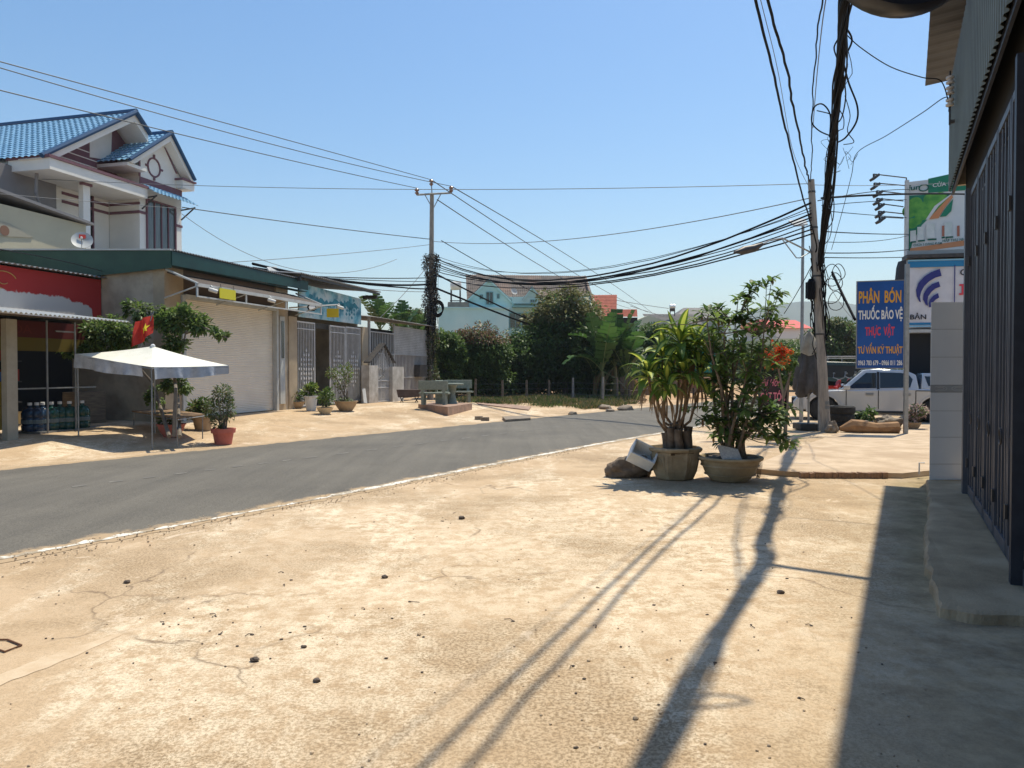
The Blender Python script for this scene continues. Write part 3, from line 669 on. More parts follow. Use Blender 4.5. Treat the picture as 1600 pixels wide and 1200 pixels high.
def bargate(u0, u1, z0, z1, lab, w_=-.05, tilt=0, diamonds=True, group='white barred gates'):
    t = thing('white_gate', lab, 'gate', F.p((u0 + u1) / 2, w_, z0), group)
    m = MB(); q = .05
    m.fbox(F, u0, u0 + q, w_ - .02, w_ + .02, z0, z1); m.fbox(F, u1 - q, u1, w_ - .02, w_ + .02, z0, z1)
    m.fbox(F, u0 + q, u1 - q, w_ - .02, w_ + .02, z1 - q, z1); m.fbox(F, u0 + q, u1 - q, w_ - .02, w_ + .02, z0, z0 + q)
    m.fbox(F, u0 + q, u1 - q, w_ - .015, w_ + .015, z1 - .28, z1 - .25); m.build('frame', M['whitem'], t)
    m = MB(); n = max(5, int((u1 - u0) / .115))
    for i in range(1, n):
        u_ = u0 + q + (u1 - u0 - 2 * q) * i / n; m.fbox(F, u_ - .011, u_ + .011, w_ - .011, w_ + .011, z0 + q, z1 - q)
    m.build('bars', M['whitem'], t)
    if diamonds:
        m = MB(); cx = (u0 + u1) / 2; hw = (u1 - u0) / 2 - q
        for k in range(9):
            zc = z0 + (z1 - z0) * (.22 + .055 * k)
            for s in range(-3, 4):
                if abs(s) * .30 > (1 - abs(k - 4) / 5): continue
                uc = cx + s * hw * .28; d_ = .07
                m.prism([F.p(uc - d_ * .6, w_ + .022, zc), F.p(uc, w_ + .022, zc - d_), F.p(uc + d_ * .6, w_ + .022, zc), F.p(uc, w_ + .022, zc + d_)], F.e * .008)
        m.build('diamond_ornaments', M['whitem'], t)
    return t
gz = FZ + .06
bargate(F.u(465), F.u(494), gz, F.z(466, 501), 'narrow white barred gate left of the dark opening under the mural')
bargate(F.u(517), F.u(541), gz, F.z(519, 508), 'white barred gate leaf right of the dark opening, behind the tall potted shrub')
bargate(F.u(542), F.u(564.5), gz, F.z(542, 510), 'rightmost white barred gate leaf beside the tan pillar with leaning board')
# lamp arm with security plate over the gates
lt = thing('floodlight', 'black floodlight frame on a long arm in front of the blue mural', 'lamp', F.p(6.4, .1, 4))
m = MB(); a0 = P(452, 481, 25.2); a1 = P(484, 479, 25.9); a2 = P(530, 476, 27.3)
m.tube([a0, a1, a2], .025, 6); m.build('arm', M['lgrey'], lt)
m = MB(); c_ = P(487, 480, 25.9); r_ = F.d; u2 = Vector((0, 0, 1))
q = [c_ - r_ * .26 - u2 * .02, c_ - r_ * .14 + u2 * .10, c_ + r_ * .2 + u2 * .09, c_ + r_ * .30 - u2 * .03, c_ + r_ * .16 - u2 * .10, c_ - r_ * .18 - u2 * .11, c_ - r_ * .26 - u2 * .02]
m.tube(q, .03, 6); m.build('lamp_frame', M['wire'], lt)
m = MB(); m.prism([x * .9 + c_ * .1 for x in q[:-1]], F.e * .015); m.build('lamp_glass', M['porcw'], lt)
yb = thing('yellow_sign', 'blank orange-yellow plate hanging in front of the blue mural', 'sign', P(520, 490, 27), 'blank yellow plates')
m = MB(); c_ = P(520, 489, 27); m.obox(c_, Vector((.22, 0, 0)), Vector((0, .008, 0)), Vector((0, .0, .16))); m.build('plate', mat('orange_yellow_plate', (.70, .50, .02), rough=.5), yb)
m = MB(); m.tube([c_ + Vector((-.15, 0, .16)), c_ + Vector((-.15, 0, .30))], .008, 5); m.tube([c_ + Vector((.15, 0, .16)), c_ + Vector((.15, 0, .30))], .008, 5); m.build('hanger', M['steeld'], yb)
sc_ = P(531, 480, 27.2); F2 = Frame((sc_.x, sc_.y), (.252, .968)); seccam(F2, 0, 0, sc_.z, 'white bullet camera at the tip of the arm in front of the mural')

M['slat2'] = mat('brown_grey_sheet', (.30, .26, .24), (.22, .19, .18), rough=.6, scale=3); M['shedb'] = mat('dark_shed_sheet', (.10, .09, .085), (.06, .055, .05), rough=.7, scale=3)
# ---- metal lean-to shed with bars, right of the mural building
sd_ = thing('metal_shed', 'grey metal-sheet shed with barred front at the end of the shop row', 'shed', F.p(16, 0, .3))
u0, u1 = 12.3, F.u(672); m = MB(); M['slat'] = mat('weathered_grey_sheet', (.50, .49, .47), (.38, .36, .34), rough=.6, scale=2, bump=.2)
us = F.u(616); ztop = 3.86
n = 16
for i in range(n):
    za = 2.45 + (ztop - .12 - 2.45) * i / n; zb = za + (ztop - .12 - 2.45) / n; m.fbox(F, us, u1, -.06, -.018, za, zb - .02); m.fbox(F, us, u1, -.06, -.04, zb - .012, zb)
m.build('sheet_panel', M['slat'], sd_)
m = MB(); corrugated(m, F.p(us, -.14, .35), F.d * (u1 - us), Vector((0, 0, 2.2)), 26, .06, F.e); m.build('lower_sheet', M['slat2'], sd_); m = MB(); corrugated(m, F.p(12.3, -.9, .3), F.d * (u1 - 12.3), Vector((0, 0, 3.3)), 60, .03, F.e); corrugated(m, F.p(u1, -.9, .3), F.e * -4, Vector((0, 0, 3.3)), 40, .03, F.d); m.build('back_sheet', M['shedb'], sd_)
m = MB(); nb = 42
for i in range(nb + 1):
    u_ = u0 + (u1 - u0) * i / nb; m.fbox(F, u_ - .022, u_ + .022, -.03, -.006, .35, ztop - .5 if u_ < us else 2.45)
for z_ in (.42, 1.35, 2.42): m.fbox(F, u0, u1, -.005, .02, z_ - .02, z_ + .02)
m.fbox(F, u0, us, -.005, .02, 3.32, 3.37); m.build('bars', M['slat'], sd_)
m = MB(); m.fbox(F, u0 - .03, u0 + .05, -.06, .04, .2, 3.95); m.fbox(F, u1 - .05, u1 + .05, -.06, .04, .2, 3.9); m.fbox(F, us - .04, us + .04, -.055, .03, .2, 3.8); m.build('posts', M['slat'], sd_)
m = MB(); corrugated(m, F.p(u0 - .2, .35, 3.93), F.d * (u1 - u0 + .5), F.e * -5 + Vector((0, 0, .5)), 50, .03, Vector((0, 0, 1))); m.build('roof', M['corr'], sd_)
# small gate with pillars and pitched hood
sg = thing('small_gate', 'low white scrollwork gate between two stub pillars in front of the metal shed', 'gate', F.p(14, .5, .25))
W_ = .6
ga, gb = F.u(591, W_), F.u(613.5, W_); M['wpl'] = mat('white_stub_pillar', (.55, .52, .48), (.34, .31, .27), scale=2.5)
zt = F.z(592, 571, W_)
m = MB(); m.fbox(F, F.u(577, W_), ga, W_ - .35, W_, .1, zt); m.build('pillar', M['wpl'], sg)
m = MB(); m.fbox(F, gb, F.u(631, W_), W_ - .35, W_, .1, F.z(615, 573, W_)); m.build('pillar', M['wpl'], sg)
m = MB(); n = 14
for i in range(n + 1):
    u_ = ga + .04 + (gb - ga - .08) * i / n; top = zt - .0 + .55 * (1 - abs(i / n - .5) * 2) ; m.fbox(F, u_ - .012, u_ + .012, W_ - .2, W_ - .176, .3, top)
for z_ in (.36, .95, 1.25, zt - .1): m.fbox(F, ga + .01, gb - .01, W_ - .175, W_ - .15, z_ - .015, z_ + .015)
for k in range(12):
    t = k / 12 * 2 * PI; c0 = F.p((ga + gb) / 2 + .25 * math.cos(t * 2) * .8, W_ - .15, 1.6 + .25 * math.sin(t))
    m.tube([c0 + F.d * .08 * math.cos(a) + Vector((0, 0, .08 * math.sin(a))) for a in np.linspace(0, 5.2, 8)], .012, 4)
m.build('gate_leaf', M['whitem'], sg)
m = MB(); ap = zt + .95; um = (ga + gb) / 2
for w0, w1 in ((W_ - .3, W_ + .0),):
    m.prism([F.p(um, w1, ap), F.p(gb + .35, w1, zt + .15), F.p(gb + .35, w1, zt + .10), F.p(um, w1, ap - .06), F.p(ga - .75, w1, zt + .10), F.p(ga - .75, w1, zt + .15)], F.e * (w0 - w1))
m.build('hood', M['steeld'], sg)
m = MB()
for s_, e_ in ((um - .02, ga - .7), (um + .02, gb + .3)):
    for k in range(7):
        t = k / 7; u_ = s_ + (e_ - s_) * t; zc = ap - .08 - (ap - zt - .2) * t; m.fbox(F, u_ - .01, u_ + .01, W_ - .12, W_ - .10, zt - .2, zc)
m.build('hood_bars', M['whitem'], sg)

# leaning white board
bo = MB(); c0 = P(569, 628, 29.6); c1 = P(573, 629, 29.6)
bo.hexa([P(568.5, 629, 29.5), P(574, 630, 29.5), P(574, 630, 29.56), P(568.5, 629, 29.56), P(566, 607, 29.9), P(571, 607, 29.9), P(571, 607, 29.96), P(566, 607, 29.96)])
tag(bo.build('board', M['white'], origin=P(570, 629, 29.5)), 'narrow white board leaning against the tan pillar right of the gates', 'board')

# ---- red shop at far left with awning, dark open front
rs = thing('red_shop', 'small shop at the left edge with peeling red and white signboard and dark open front', 'building', F.p(-2.5, -2, .3))
M['red'] = mat('red_sign_paint', (.42, .03, .025), (.34, .025, .02), scale=1.5)
def peel():
    m = mat('peeling_sign', (.42, .03, .025)); n = m.node_tree.nodes; L = m.node_tree.links; b = n['Principled BSDF']
    at = n.new('ShaderNodeAttribute'); at.attribute_name = 'pl'; g = n.new('ShaderNodeNewGeometry'); t = n.new('ShaderNodeTexNoise'); t.inputs['Scale'].default_value = 4; t.inputs['Detail'].default_value = 9; t.inputs['Roughness'].default_value = .7; L.new(g.outputs[0], t.inputs[0])
    ad = n.new('ShaderNodeMath'); ad.operation = 'MULTIPLY_ADD'; L.new(t.outputs[0], ad.inputs[0]); ad.inputs[1].default_value = .45; L.new(at.outputs['Fac'], ad.inputs[2])
    r = n.new('ShaderNodeValToRGB'); L.new(ad.outputs[0], r.inputs[0]); e = r.color_ramp.elements; e[0].position = .70; e[0].color = (.50, .47, .45, 1); e[1].position = .73; e[1].color = (.36, .028, .026, 1)
    L.new(r.outputs[0], b.inputs['Base Color']); return m
m = MB(); wq = -1.98; nu_, nv_ = 40, 12; zt_, zb_ = 4.13, 3.02; uu0, uu1 = -6.5, -.06
m.grid(lambda a, b_: F.p(uu0 + (uu1 - uu0) * a, wq, zb_ + (zt_ - zb_) * b_), nu_, nv_)
m.fbox(F, uu0, uu1, wq - .08, wq - .005, zb_, zt_)
o = m.build('signboard', peel(), rs); pv = []
for j in range(nv_ + 1):
    for i in range(nu_ + 1):
        u_ = uu0 + (uu1 - uu0) * i / nu_; t = j / nv_
        edge_ = .49 if u_ < -1.3 else .49 - .18 * (u_ + 1.3) / .95
        if u_ > -.34: edge_ = -1
        pv.append(.5 + (t - edge_) * 1.2)
pv += [.9] * 8; at = o.data.attributes.new('pl', 'FLOAT', 'POINT'); at.data.foreach_set('value', pv)
# faded ornament ring on the sign
m = MB(); c0 = F.p(-2.95, wq + .012, 3.80); M['goldf'] = mat('faded_gold_paint', (.45, .26, .08), rough=.6)
m.tube([c0 + F.d * .34 * math.cos(a) + Vector((0, 0, .2 * math.sin(a))) for a in np.linspace(.3, 4.6, 24)], .012, 4)
m.tube([c0 + F.d * .12 * math.cos(a) + Vector((0, 0, .07 * math.sin(a) - .03)) for a in np.linspace(2.5, 5.8, 12)], .01, 4); m.build('sign_ornament', M['goldf'], rs)
m = MB(); corrugated(m, F.p(-6.6, -1.8, 4.17), F.d * 6.6, F.e * -4 + Vector((0, 0, .3)), 44, .03, Vector((0, 0, 1))); m.build('roof', M['corr'], rs)
m = MB(); corrugated(m, F.p(-6.6, 1.1, F.z(0, 487, 1.1)), F.d * (6.6 + F.u(205, 1.1)), F.e * -3.05 + Vector((0, 0, .34)), 38, .03, Vector((0, 0, 1))); m.build('awning', M['lgrey'], rs)
M['redin'] = mat('red_inner_sign_shaded', (.08, .008, .007), rough=.7); M['yelin'] = mat('yellow_inner_sign_shaded', (.11, .08, .008), rough=.7)  # board colours darkened to hold the deep shade inside the shop
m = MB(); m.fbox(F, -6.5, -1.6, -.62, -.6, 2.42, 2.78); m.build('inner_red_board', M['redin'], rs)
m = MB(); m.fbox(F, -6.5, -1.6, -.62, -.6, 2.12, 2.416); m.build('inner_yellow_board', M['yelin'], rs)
m = MB(); text(m, 'TẠP HÓA', F.p(-4.9, -.595, 2.50), F.d, (0, 0, 1), .2, sx=1.2); m.build('inner_lettering', mat('red_lettering_shaded', (.13, .02, .015)), rs)  # lettering red darkened with the same painted shade
m = MB(); m.fbox(F, -6.5, 0, -3.2, -3.0, 0, 3.0); m.build('shade_backing', M['dark'], rs)  # added dark sheet standing in for the shade deep in the shop
m = MB(); m.fbox(F, -6.5, 0, -6, -5.8, 0, 4.2); m.fbox(F, -6.7, -6.5, -6, -.4, 0, 4.2); m.fbox(F, -6.5, -.05, -2.3, -2.1, 3.0, 4.15); m.build('wall', M['render'], rs)
m = MB(); a_, b_ = F.u(12, .0), F.u(29, .0); m.fbox(F, a_, b_, -.16, -.02, .1, 2.75); m.build('door_frame', mat('cream_door_frame', (.42, .37, .29), (.34, .30, .23), scale=3), rs)
m = MB()
for px in (74, 118): u_ = F.u(px, -.3); m.tube([F.p(u_, -.3, .1), F.p(u_, -.3, 2.8)], .022, 6)
for z_ in (2.55,): m.fbox(F, F.u(88, -.2), F.u(118, -.2), -.22, -.19, z_, z_ + .03)
m.fbox(F, F.u(25, -.3), F.u(150, -.3), -.34, -.30, 1.28, 1.31); m.fbox(F, F.u(25, -1.0), F.u(150, -1.0), -1.1, -.34, .28, .33); m.build('posts', M['galv'], rs)
# shelves with goods in the dark front
sf = thing('shelf_rack', 'dark shelf rack with small goods inside the shaded red shop', 'shelf', F.p(-3.6, -2.4, .3)); m = MB()
for z_ in (.35, .9, 1.4, 1.9, 2.3): m.fbox(F, -5.2, -2.2, -2.7, -2.3, z_, z_ + .03)
for u_ in (-5.2, -4.2, -3.2, -2.22): m.fbox(F, u_, u_ + .03, -2.75, -2.7, .3, 2.5)
m.build('rack', M['steeld'], sf); m = MB(); random.seed(8)
gm = [mat('goods_%s' % k, c) for k, c in (('red', (.3, .04, .03)), ('white', (.45, .45, .42)), ('blue', (.05, .12, .3)), ('tan', (.35, .25, .12)))]
for z_ in (.38, .93, 1.43, 1.93):
    u_ = -5.15
    while u_ < -2.4:
        wd = random.uniform(.1, .3); m.mi = random.randrange(4); m.fbox(F, u_, u_ + wd, -2.65, -2.4, z_, z_ + random.uniform(.15, .36)); u_ += wd + .03
m.build('goods', gm, sf)
# door goods box left edge
m = MB(); m.fbox(F, F.u(-14, -.3), F.u(7, -.3), -.6, -.3, .95, 1.45); m.fbox(F, F.u(-12, -.3), F.u(5, -.3), -.58, -.32, .45, .94)
tag(m.build('crate', mat('yellow_crate', (.35, .24, .04), (.28, .18, .03), scale=6), origin=F.p(F.u(0, -.3), -.4, .45)), 'stacked yellow cartons just inside the door at the left edge', 'cartons')
M['vgreyb'] = mat('bottle_label', (.12, .16, .18), rough=.5)
# water bottles
def jug_mesh(colm, name='water_bottle'):
    t = thing(name, '', 'water bottle', (0, 0, 0), 'large water bottles in the dark shop front')
    m = MB(); m.lathe([(.12, 0), (.135, .02), (.135, .10), (.128, .115), (.135, .13), (.135, .22), (.128, .235), (.135, .25), (.135, .33), (.10, .40), (.035, .43), (.032, .47)], n=18); m.build('bottle_body', colm, t, smooth=True)
    m = MB(); m.lathe([(.038, .465), (.038, .51), (.03, .515)], n=14); m.build('cap', M['porcw'], t, smooth=True)
    m = MB(); m.lathe([(.1365, .14), (.1365, .21)], n=18); m.build('label_band', M['vgreyb'], t)
    return t
jb = mat('blue_bottle_shaded', (.01, .03, .07), rough=.15, spec=.6); jg = mat('green_bottle_shaded', (.008, .06, .05), rough=.15, spec=.6)  # plastic darkened so the shop's shade sits in the bottle colours
J1 = jug_mesh(jb); J2 = jug_mesh(jg)
spots = [(46, -.72, 'b', 'leftmost dark-blue water bottle in the shop front'), (57, -.62, 'b', 'blue water bottle left of the thin grey post in the shop front'), (66, -.66, 'b', 'second blue water bottle left of the thin grey post'), (80, -.6, 'g', 'pale green water bottle just right of the thin grey post'), (93, -.62, 'g', 'green water bottle midway between the two awning posts'), (108, -.5, 'g', 'bright green water bottle left of the white canopy pole'), (128, -.5, 'g', 'rightmost green water bottle, right of the white canopy pole')]
fb = fg = True
for px, w_, k, lab in spots:
    u_ = F.u(px, w_); loc = F.p(u_, w_, .33)
    if k == 'b':
        o = J1 if fb else dup(J1); fb = False
    else:
        o = J2 if fg else dup(J2); fg = False
    o.location = loc; o['label'] = lab; o.scale = (1.25,) * 3
# stool / counter in dark area
m = MB(); m.fbox(F, F.u(118, -1.2), F.u(165, -1.2), -1.6, -1.2, .3, 1.15); tag(m.build('counter', M['brown'], origin=F.p(F.u(140, -1.2), -1.2, .3)), 'dark wooden counter in the shade behind the white canopy', 'counter')

# ---- white folding canopy on poles
cn = thing('canopy', 'white square market canopy on thin poles in front of the red shop', 'canopy', (-7.9, 16.4, .3))
Lc = P(118, 553, 16.2); Nc = P(237, 573.5, 15.5); Rc = P(357, 571, 16.7); Bc = Lc + Rc - Nc; Bc.z = Lc.z + .02; Pk = (Lc + Nc + Rc + Bc) / 4; Pk.z = P(244, 541, Pk.y).z
M['canvas'] = mat('white_canvas', (.82, .80, .70), (.72, .70, .60), rough=.7, scale=3); M['valance'] = mat('silver_tarpaulin', (.50, .52, .56), (.36, .38, .42), rough=.3, scale=5, spec=.6, bump=.8, bscale=6, bdist=.03)
m = MB(); cs = [Lc, Nc, Rc, Bc]
for i in range(4):
    a, b_ = cs[i], cs[(i + 1) % 4]; n = 10
    def fn(s, t, a=a, b_=b_): e = a.lerp(b_, s); q = e.lerp(Pk, t); q.z -= .025 * math.sin(PI * t) + .012 * math.sin(PI * s) * (1 - t); return q
    m.grid(fn, n, 8)
o = m.build('canvas_top', M['canvas'], cn, smooth=True)
def valance(a, b_, s0, s1, h0, h1, sd):
    m = MB(); out = Vector(((b_ - a).y, -(b_ - a).x, 0)).normalized()
    def fn(s, t):
        k = s0 + (s1 - s0) * s; q = a.lerp(b_, k); q.z -= .012 * math.sin(PI * k); h = h0 + (h1 - h0) * s
        f = .03 * math.sin(s * 17 + sd) * t + .018 * math.sin(s * 41 + sd) * t
        return q + out * (.012 + f) + Vector((0, 0, -h * t + .012 * math.sin(s * 9) * t))
    m.grid(fn, 40, 6); return m.build('valance', M['valance'], cn, smooth=True)
valance(Lc, Nc, 0, .88, .30, .24, 1); valance(Nc, Rc, .03, 1, .26, .20, 2); valance(Rc, Bc, 0, 1, .18, .18, 3); valance(Bc, Lc, 0, 1, .18, .18, 4)
for c0, off in ((Lc, .03), (Nc, -.02), (Bc, .0)):
    m = MB(); q = c0.lerp(Pk, .03); gz_ = gh(q.x, q.y)
    m.tube([(q.x, q.y, gz_ - .02), (q.x, q.y, q.z - .06)], .016, 8); m.build('pole', M['galv'], cn, smooth=True)
m = MB()
for c0 in cs: m.tube([c0 + Vector((0, 0, -.03)), Pk + Vector((0, 0, -.06))], .011, 6)
for i in range(4): m.tube([cs[i] + Vector((0, 0, -.04)), cs[(i + 1) % 4] + Vector((0, 0, -.04))], .011, 6)
m.build('frame', M['galv'], cn)
m = MB(); m.lathe([(.05, -.03), (.05, .02), (.02, .05)], Pk, 10); m.build('top_cap', M['porcw'], cn)

# ---- low table
tb = thing('low_table', 'low brown table with thin metal legs beside the white canopy', 'table', (-6.7, 15.9, .3))
q = [P(206, 643, 16.5), P(262, 639.5, 17.3), P(321, 650, 16.1), P(276, 653.5, 15.4)]; zt = sum(v.z for v in q) / 4
def atz(px, py, z): return G(px, py, z)
ZT = gh(-7.4, 15.9) + .56
ZT = .68; q = [G(206, 641.5, ZT), G(255, 638.2, ZT), G(320, 646.5, ZT), G(278, 652.5, ZT)]
m = MB(); m.prism(q, Vector((0, 0, -.03))); o = m.build('table_top', mat('table_board', (.26, .17, .10), (.19, .12, .07), scale=5), tb)
for v in q:
    v2 = v.lerp(sum(q, Vector()) / 4, .06); m = MB(); m.tube([(v2.x, v2.y, gh(v2.x, v2.y) - .02), (v2.x, v2.y, ZT - .03)], .014, 6); m.build('leg', M['galv'], tb)
m = MB()
for i in range(4): m.tube([q[i] + Vector((0, 0, -.05)), q[(i + 1) % 4] + Vector((0, 0, -.05))], .012, 5)
m.build('rim', M['galv'], tb)

# ---- flag
fl = thing('flag', 'red flag with a yellow star hanging over the white canopy', 'flag', P(222, 560, 17.6))
m = MB(); m.tube([P(206, 578, 17.7), P(241, 486, 17.9)], .012, 6); m.build('flagpole', M['galv'], fl)
fa = P(239.5, 491, 17.85); fbm = P(236, 522, 17.7); 
def flagf(s, t):   # s along hoist (top->bottom), t along fly
    top = P(238.5, 491, 17.85).lerp(P(203, 545, 17.75), t * 0 + 0)
    a = P(239, 491, 17.85).lerp(P(239, 522, 17.8), s); b_ = P(216, 505, 17.7).lerp(P(204, 541, 17.6), s)
    q = a.lerp(b_, t); 
    q.z += -.12 * t * s - .05 * math.sin(PI * t); q.y += .06 * math.sin(t * 9 + s * 3); q.x += .03 * math.sin(t * 7) * s
    return q
def flagp(s, t):
    # four corners as seen: top-right (239,491), top-left(214,505), bottom-left (205,541), right-bottom (238,518)
    a = P(239, 491, 17.85).lerp(P(213, 503, 17.75), t); b_ = P(238, 520, 17.8).lerp(P(206, 543, 17.6), t) 
    q = a.lerp(b_, s); q.y += .07 * math.sin(t * 10 + s * 2.5); q.z -= .04 * math.sin(PI * t) * s; return q
m = MB(); m.grid(flagp, 18, 18); o = m.build('flag_cloth', mat('flag_red', (.62, .05, .03), (.50, .035, .025), scale=8, trans=.25, rough=.7), fl, smooth=True); 
m = MB(); pts = []
for k in range(10):
    a = PI / 2 + k * PI / 5; r_ = .22 if k % 2 == 0 else .09; s_ = .55 - r_ * math.sin(a) * 1.1; t_ = .30 - r_ * math.cos(a) * .8; q = flagp(min(1, max(0, s_)), min(1, max(0, t_))); pts.append(q + Vector((.0, -.035, 0)))
c0 = flagp(.55, .30) + Vector((0, -.04, 0)); m.add([c0] + pts, [(0, i + 1, (i + 1) % 10 + 1) for i in range(10)]); m.build('star', mat('flag_yellow', (.80, .62, .03), rough=.7), fl)

# ---- blue tiled villa behind
V = Frame((-14.29, 28.5), (.252, .968))
vl = thing('villa', 'two-storey white villa with blue tiled gables and purple trim above the green roof', 'house', V.p(0, 0, 0))
M['vwall'] = mat('villa_cream_wall', (.80, .77, .72), (.72, .69, .64), scale=1); M['vgrey'] = mat('villa_grey_wall', (.24, .23, .23), (.20, .19, .20), scale=1); M['purple'] = mat('purple_trim', (.20, .10, .12), (.16, .08, .10), scale=3)
M['beige'] = mat('neighbour_beige_wall', (.52, .47, .34), (.46, .41, .30), scale=.8)
def tilemat():
    m = bpy.data.materials.new('blue_roof_tiles'); m.use_nodes = True; n = m.node_tree.nodes; L = m.node_tree.links; b = n['Principled BSDF']; b.inputs['Roughness'].default_value = .28
    g = n.new('ShaderNodeNewGeometry'); t = n.new('ShaderNodeTexNoise'); t.inputs['Scale'].default_value = 3; t.inputs['Detail'].default_value = 6; L.new(g.outputs[0], t.inputs[0])
    r = n.new('ShaderNodeValToRGB'); L.new(t.outputs[0], r.inputs[0]); r.color_ramp.elements[0].position = .3; r.color_ramp.elements[0].color = (.15, .32, .50, 1); r.color_ramp.elements[1].position = .7; r.color_ramp.elements[1].color = (.24, .43, .60, 1); L.new(r.outputs[0], b.inputs['Base Color']); return m
M['btile'] = tilemat(); M['bdark'] = mat('blue_ridge', (.02, .07, .16), rough=.4)
def tileroof(mb, o, eave, up, nc, nr, amp=.05):
    """pantile surface: o lower corner, eave vector along eave, up vector up the slope"""
    o = Vector(o); eave = Vector(eave); up = Vector(up); nrm = eave.cross(up).normalized()
    if nrm.z < 0: nrm = -nrm
    vs = []; k = nc * 6; rowsn = []
    for r in range(nr):
        rowsn += [(r / nr, amp * .9), ((r + 1) / nr, 0.0)]
    for t, lift in rowsn:
        for i in range(k + 1):
            ph = (i % 6) / 6; w_ = math.sin(2 * PI * ph); vs.append(o + eave * (i / k) + up * t + nrm * (amp * .5 * (1 + w_) + lift))
    fs = [(j * (k + 1) + i, j * (k + 1) + i + 1, (j + 1) * (k + 1) + i + 1, (j + 1) * (k + 1) + i) for j in range(len(rowsn) - 1) for i in range(k)]
    mb.add(vs, fs)
def barend(mb, a, b_, r=.09): mb.tube([a, b_], r, 8)
# main body
WL = V.u
m = MB()
m.fbox(V, 0, 2.35, -7, 0, 0, 9.2)                 # window bay wall block
m.fprism(V, [(-.02, 9.2), (2.37, 9.2), (2.37, 9.55), (1.24, 10.85), (-.02, 9.75)], -3, 0.003)
m.fbox(V, -2.6, -.02, -7, -1.4, 0, 8.55)          # recessed balcony wall
m.fbox(V, 2.3, 3.6, -7, -2.0, 0, 9.2)
m.build('wall', M['vwall'], vl)
m = MB(); m.fbox(V, -7.5, -2.62, -9, -1.2, 0, 8.45); m.build('grey_wall', M['vgrey'], vl)
# main gable triangle (purple clad) behind
m = MB(); m.fprism(V, [(-4.1, 8.72), (-.5, 8.75), (-.5, 11.0), (-.28, 11.15)], -1.05, -1.0); m.fprism(V, [(-.28, 11.15), (-.5, 10.9), (-.5, 8.8), (2.0, 8.8), (2.1, 9.2)], -1.04, -1.0)
m.build('gable_wall', M['purple'], vl)
m = MB()
for k in range(4):
    z_ = 8.95 + k * .25; m.fprism(V, [(-4.0 + k * .42, z_), (-1.0, z_ - .0), (-1.0, z_ + .035), (-4.0 + k * .42, z_ + .035)], -.998, -.985)
m.fprism(V, [(-1.35, 9.55), (-.35, 9.7), (-.28, 10.95), (-1.35, 10.1)], -.998, -.97); m.build('gable_trim', M['vwall'], vl)
# main roof slopes: ridge runs back (−e), apex u=-.28 z=11.4
AP = (-.28, 11.42); EL_ = (-4.45, 8.62); ER = (2.3, 9.3)
m = MB(); o_ = V.p(EL_[0], .1, EL_[1]); tileroof(m, o_, V.e * -9.5, V.p(AP[0], .1, AP[1]) - o_, 38, 18, .05); m.build('roof', M['btile'], vl, smooth=True, angle=60)
m = MB(); o_ = V.p(ER[0], -.9, ER[1]); tileroof(m, o_, V.e * -8.5, V.p(AP[0], -.9, AP[1]) - o_, 34, 18, .05); m.build('roof', M['btile'], vl, smooth=True, angle=60)
m = MB(); m.tube([V.p(AP[0], .15, AP[1] + .06), V.p(AP[0], -9.4, AP[1] + .06)], .12, 8)
m.tube([V.p(EL_[0], .13, EL_[1] + .05), V.p(AP[0], .13, AP[1] + .05)], .09, 8); m.tube([V.p(.45, .13, AP[1] - .55), V.p(AP[0], .13, AP[1] + .05)], .09, 8); m.build('ridge_caps', M['bdark'], vl, smooth=True)
m = MB(); th = .28
m.prism([V.p(EL_[0], .06, EL_[1] - .02), V.p(AP[0], .06, AP[1] - .02), V.p(AP[0], .06, AP[1] - .02 - th), V.p(EL_[0] + .4, .06, EL_[1] - .02)], V.e * -.9)
m.prism([V.p(AP[0], .06, AP[1] - .02), V.p(.42, .06, AP[1] - .60), V.p(.42, .06, AP[1] - .88), V.p(AP[0], .06, AP[1] - .02 - th)], V.e * -.9)
m2_ = MB(); m2_.prism([V.p(AP[0], .1, AP[1]), V.p(.44, .1, AP[1] - .58), V.p(.44, -.9, AP[1] - .58), V.p(AP[0], -.9, AP[1])], (0, 0, .05)); m2_.build('roof', M['btile'], vl)
m.build('barge_board', M['vwall'], vl)
m = MB(); m.fprism(V, [(EL_[0] + .1, EL_[1] - .08), (AP[0], AP[1] - .1), (AP[0], AP[1] - .16), (EL_[0] + .3, EL_[1] - .12)], -9.3, -.85); m.fprism(V, [(AP[0], AP[1] - .1), (ER[0] - .1, ER[1] - .08), (ER[0] - .3, ER[1] - .12), (AP[0], AP[1] - .16)], -9.3, -.85); m.build('soffit', M['vwall'], vl)
# small gable
sa = (1.24, 11.08); sl = (-1.0, 9.42); sr = (2.62, 9.55)
m = MB(); o_ = V.p(sl[0] + .0, .45, sl[1]); tileroof(m, o_, V.e * -2.6, V.p(sa[0], .45, sa[1]) - o_, 11, 10, .05); o_ = V.p(sr[0], .45, sr[1]); tileroof(m, o_, V.e * -2.6, V.p(sa[0], .45, sa[1]) - o_, 11, 10, .05); m.build('small_roof', M['btile'], vl, smooth=True, angle=60)
m = MB(); m.tube([V.p(sa[0], .5, sa[1] + .06), V.p(sa[0], -2.2, sa[1] + .06)], .1, 8); m.tube([V.p(sl[0], .47, sl[1] + .04), V.p(sa[0], .47, sa[1] + .04)], .07, 8); m.tube([V.p(sr[0], .47, sr[1] + .04), V.p(sa[0], .47, sa[1] + .04)], .07, 8); m.build('ridge_caps', M['bdark'], vl, smooth=True)
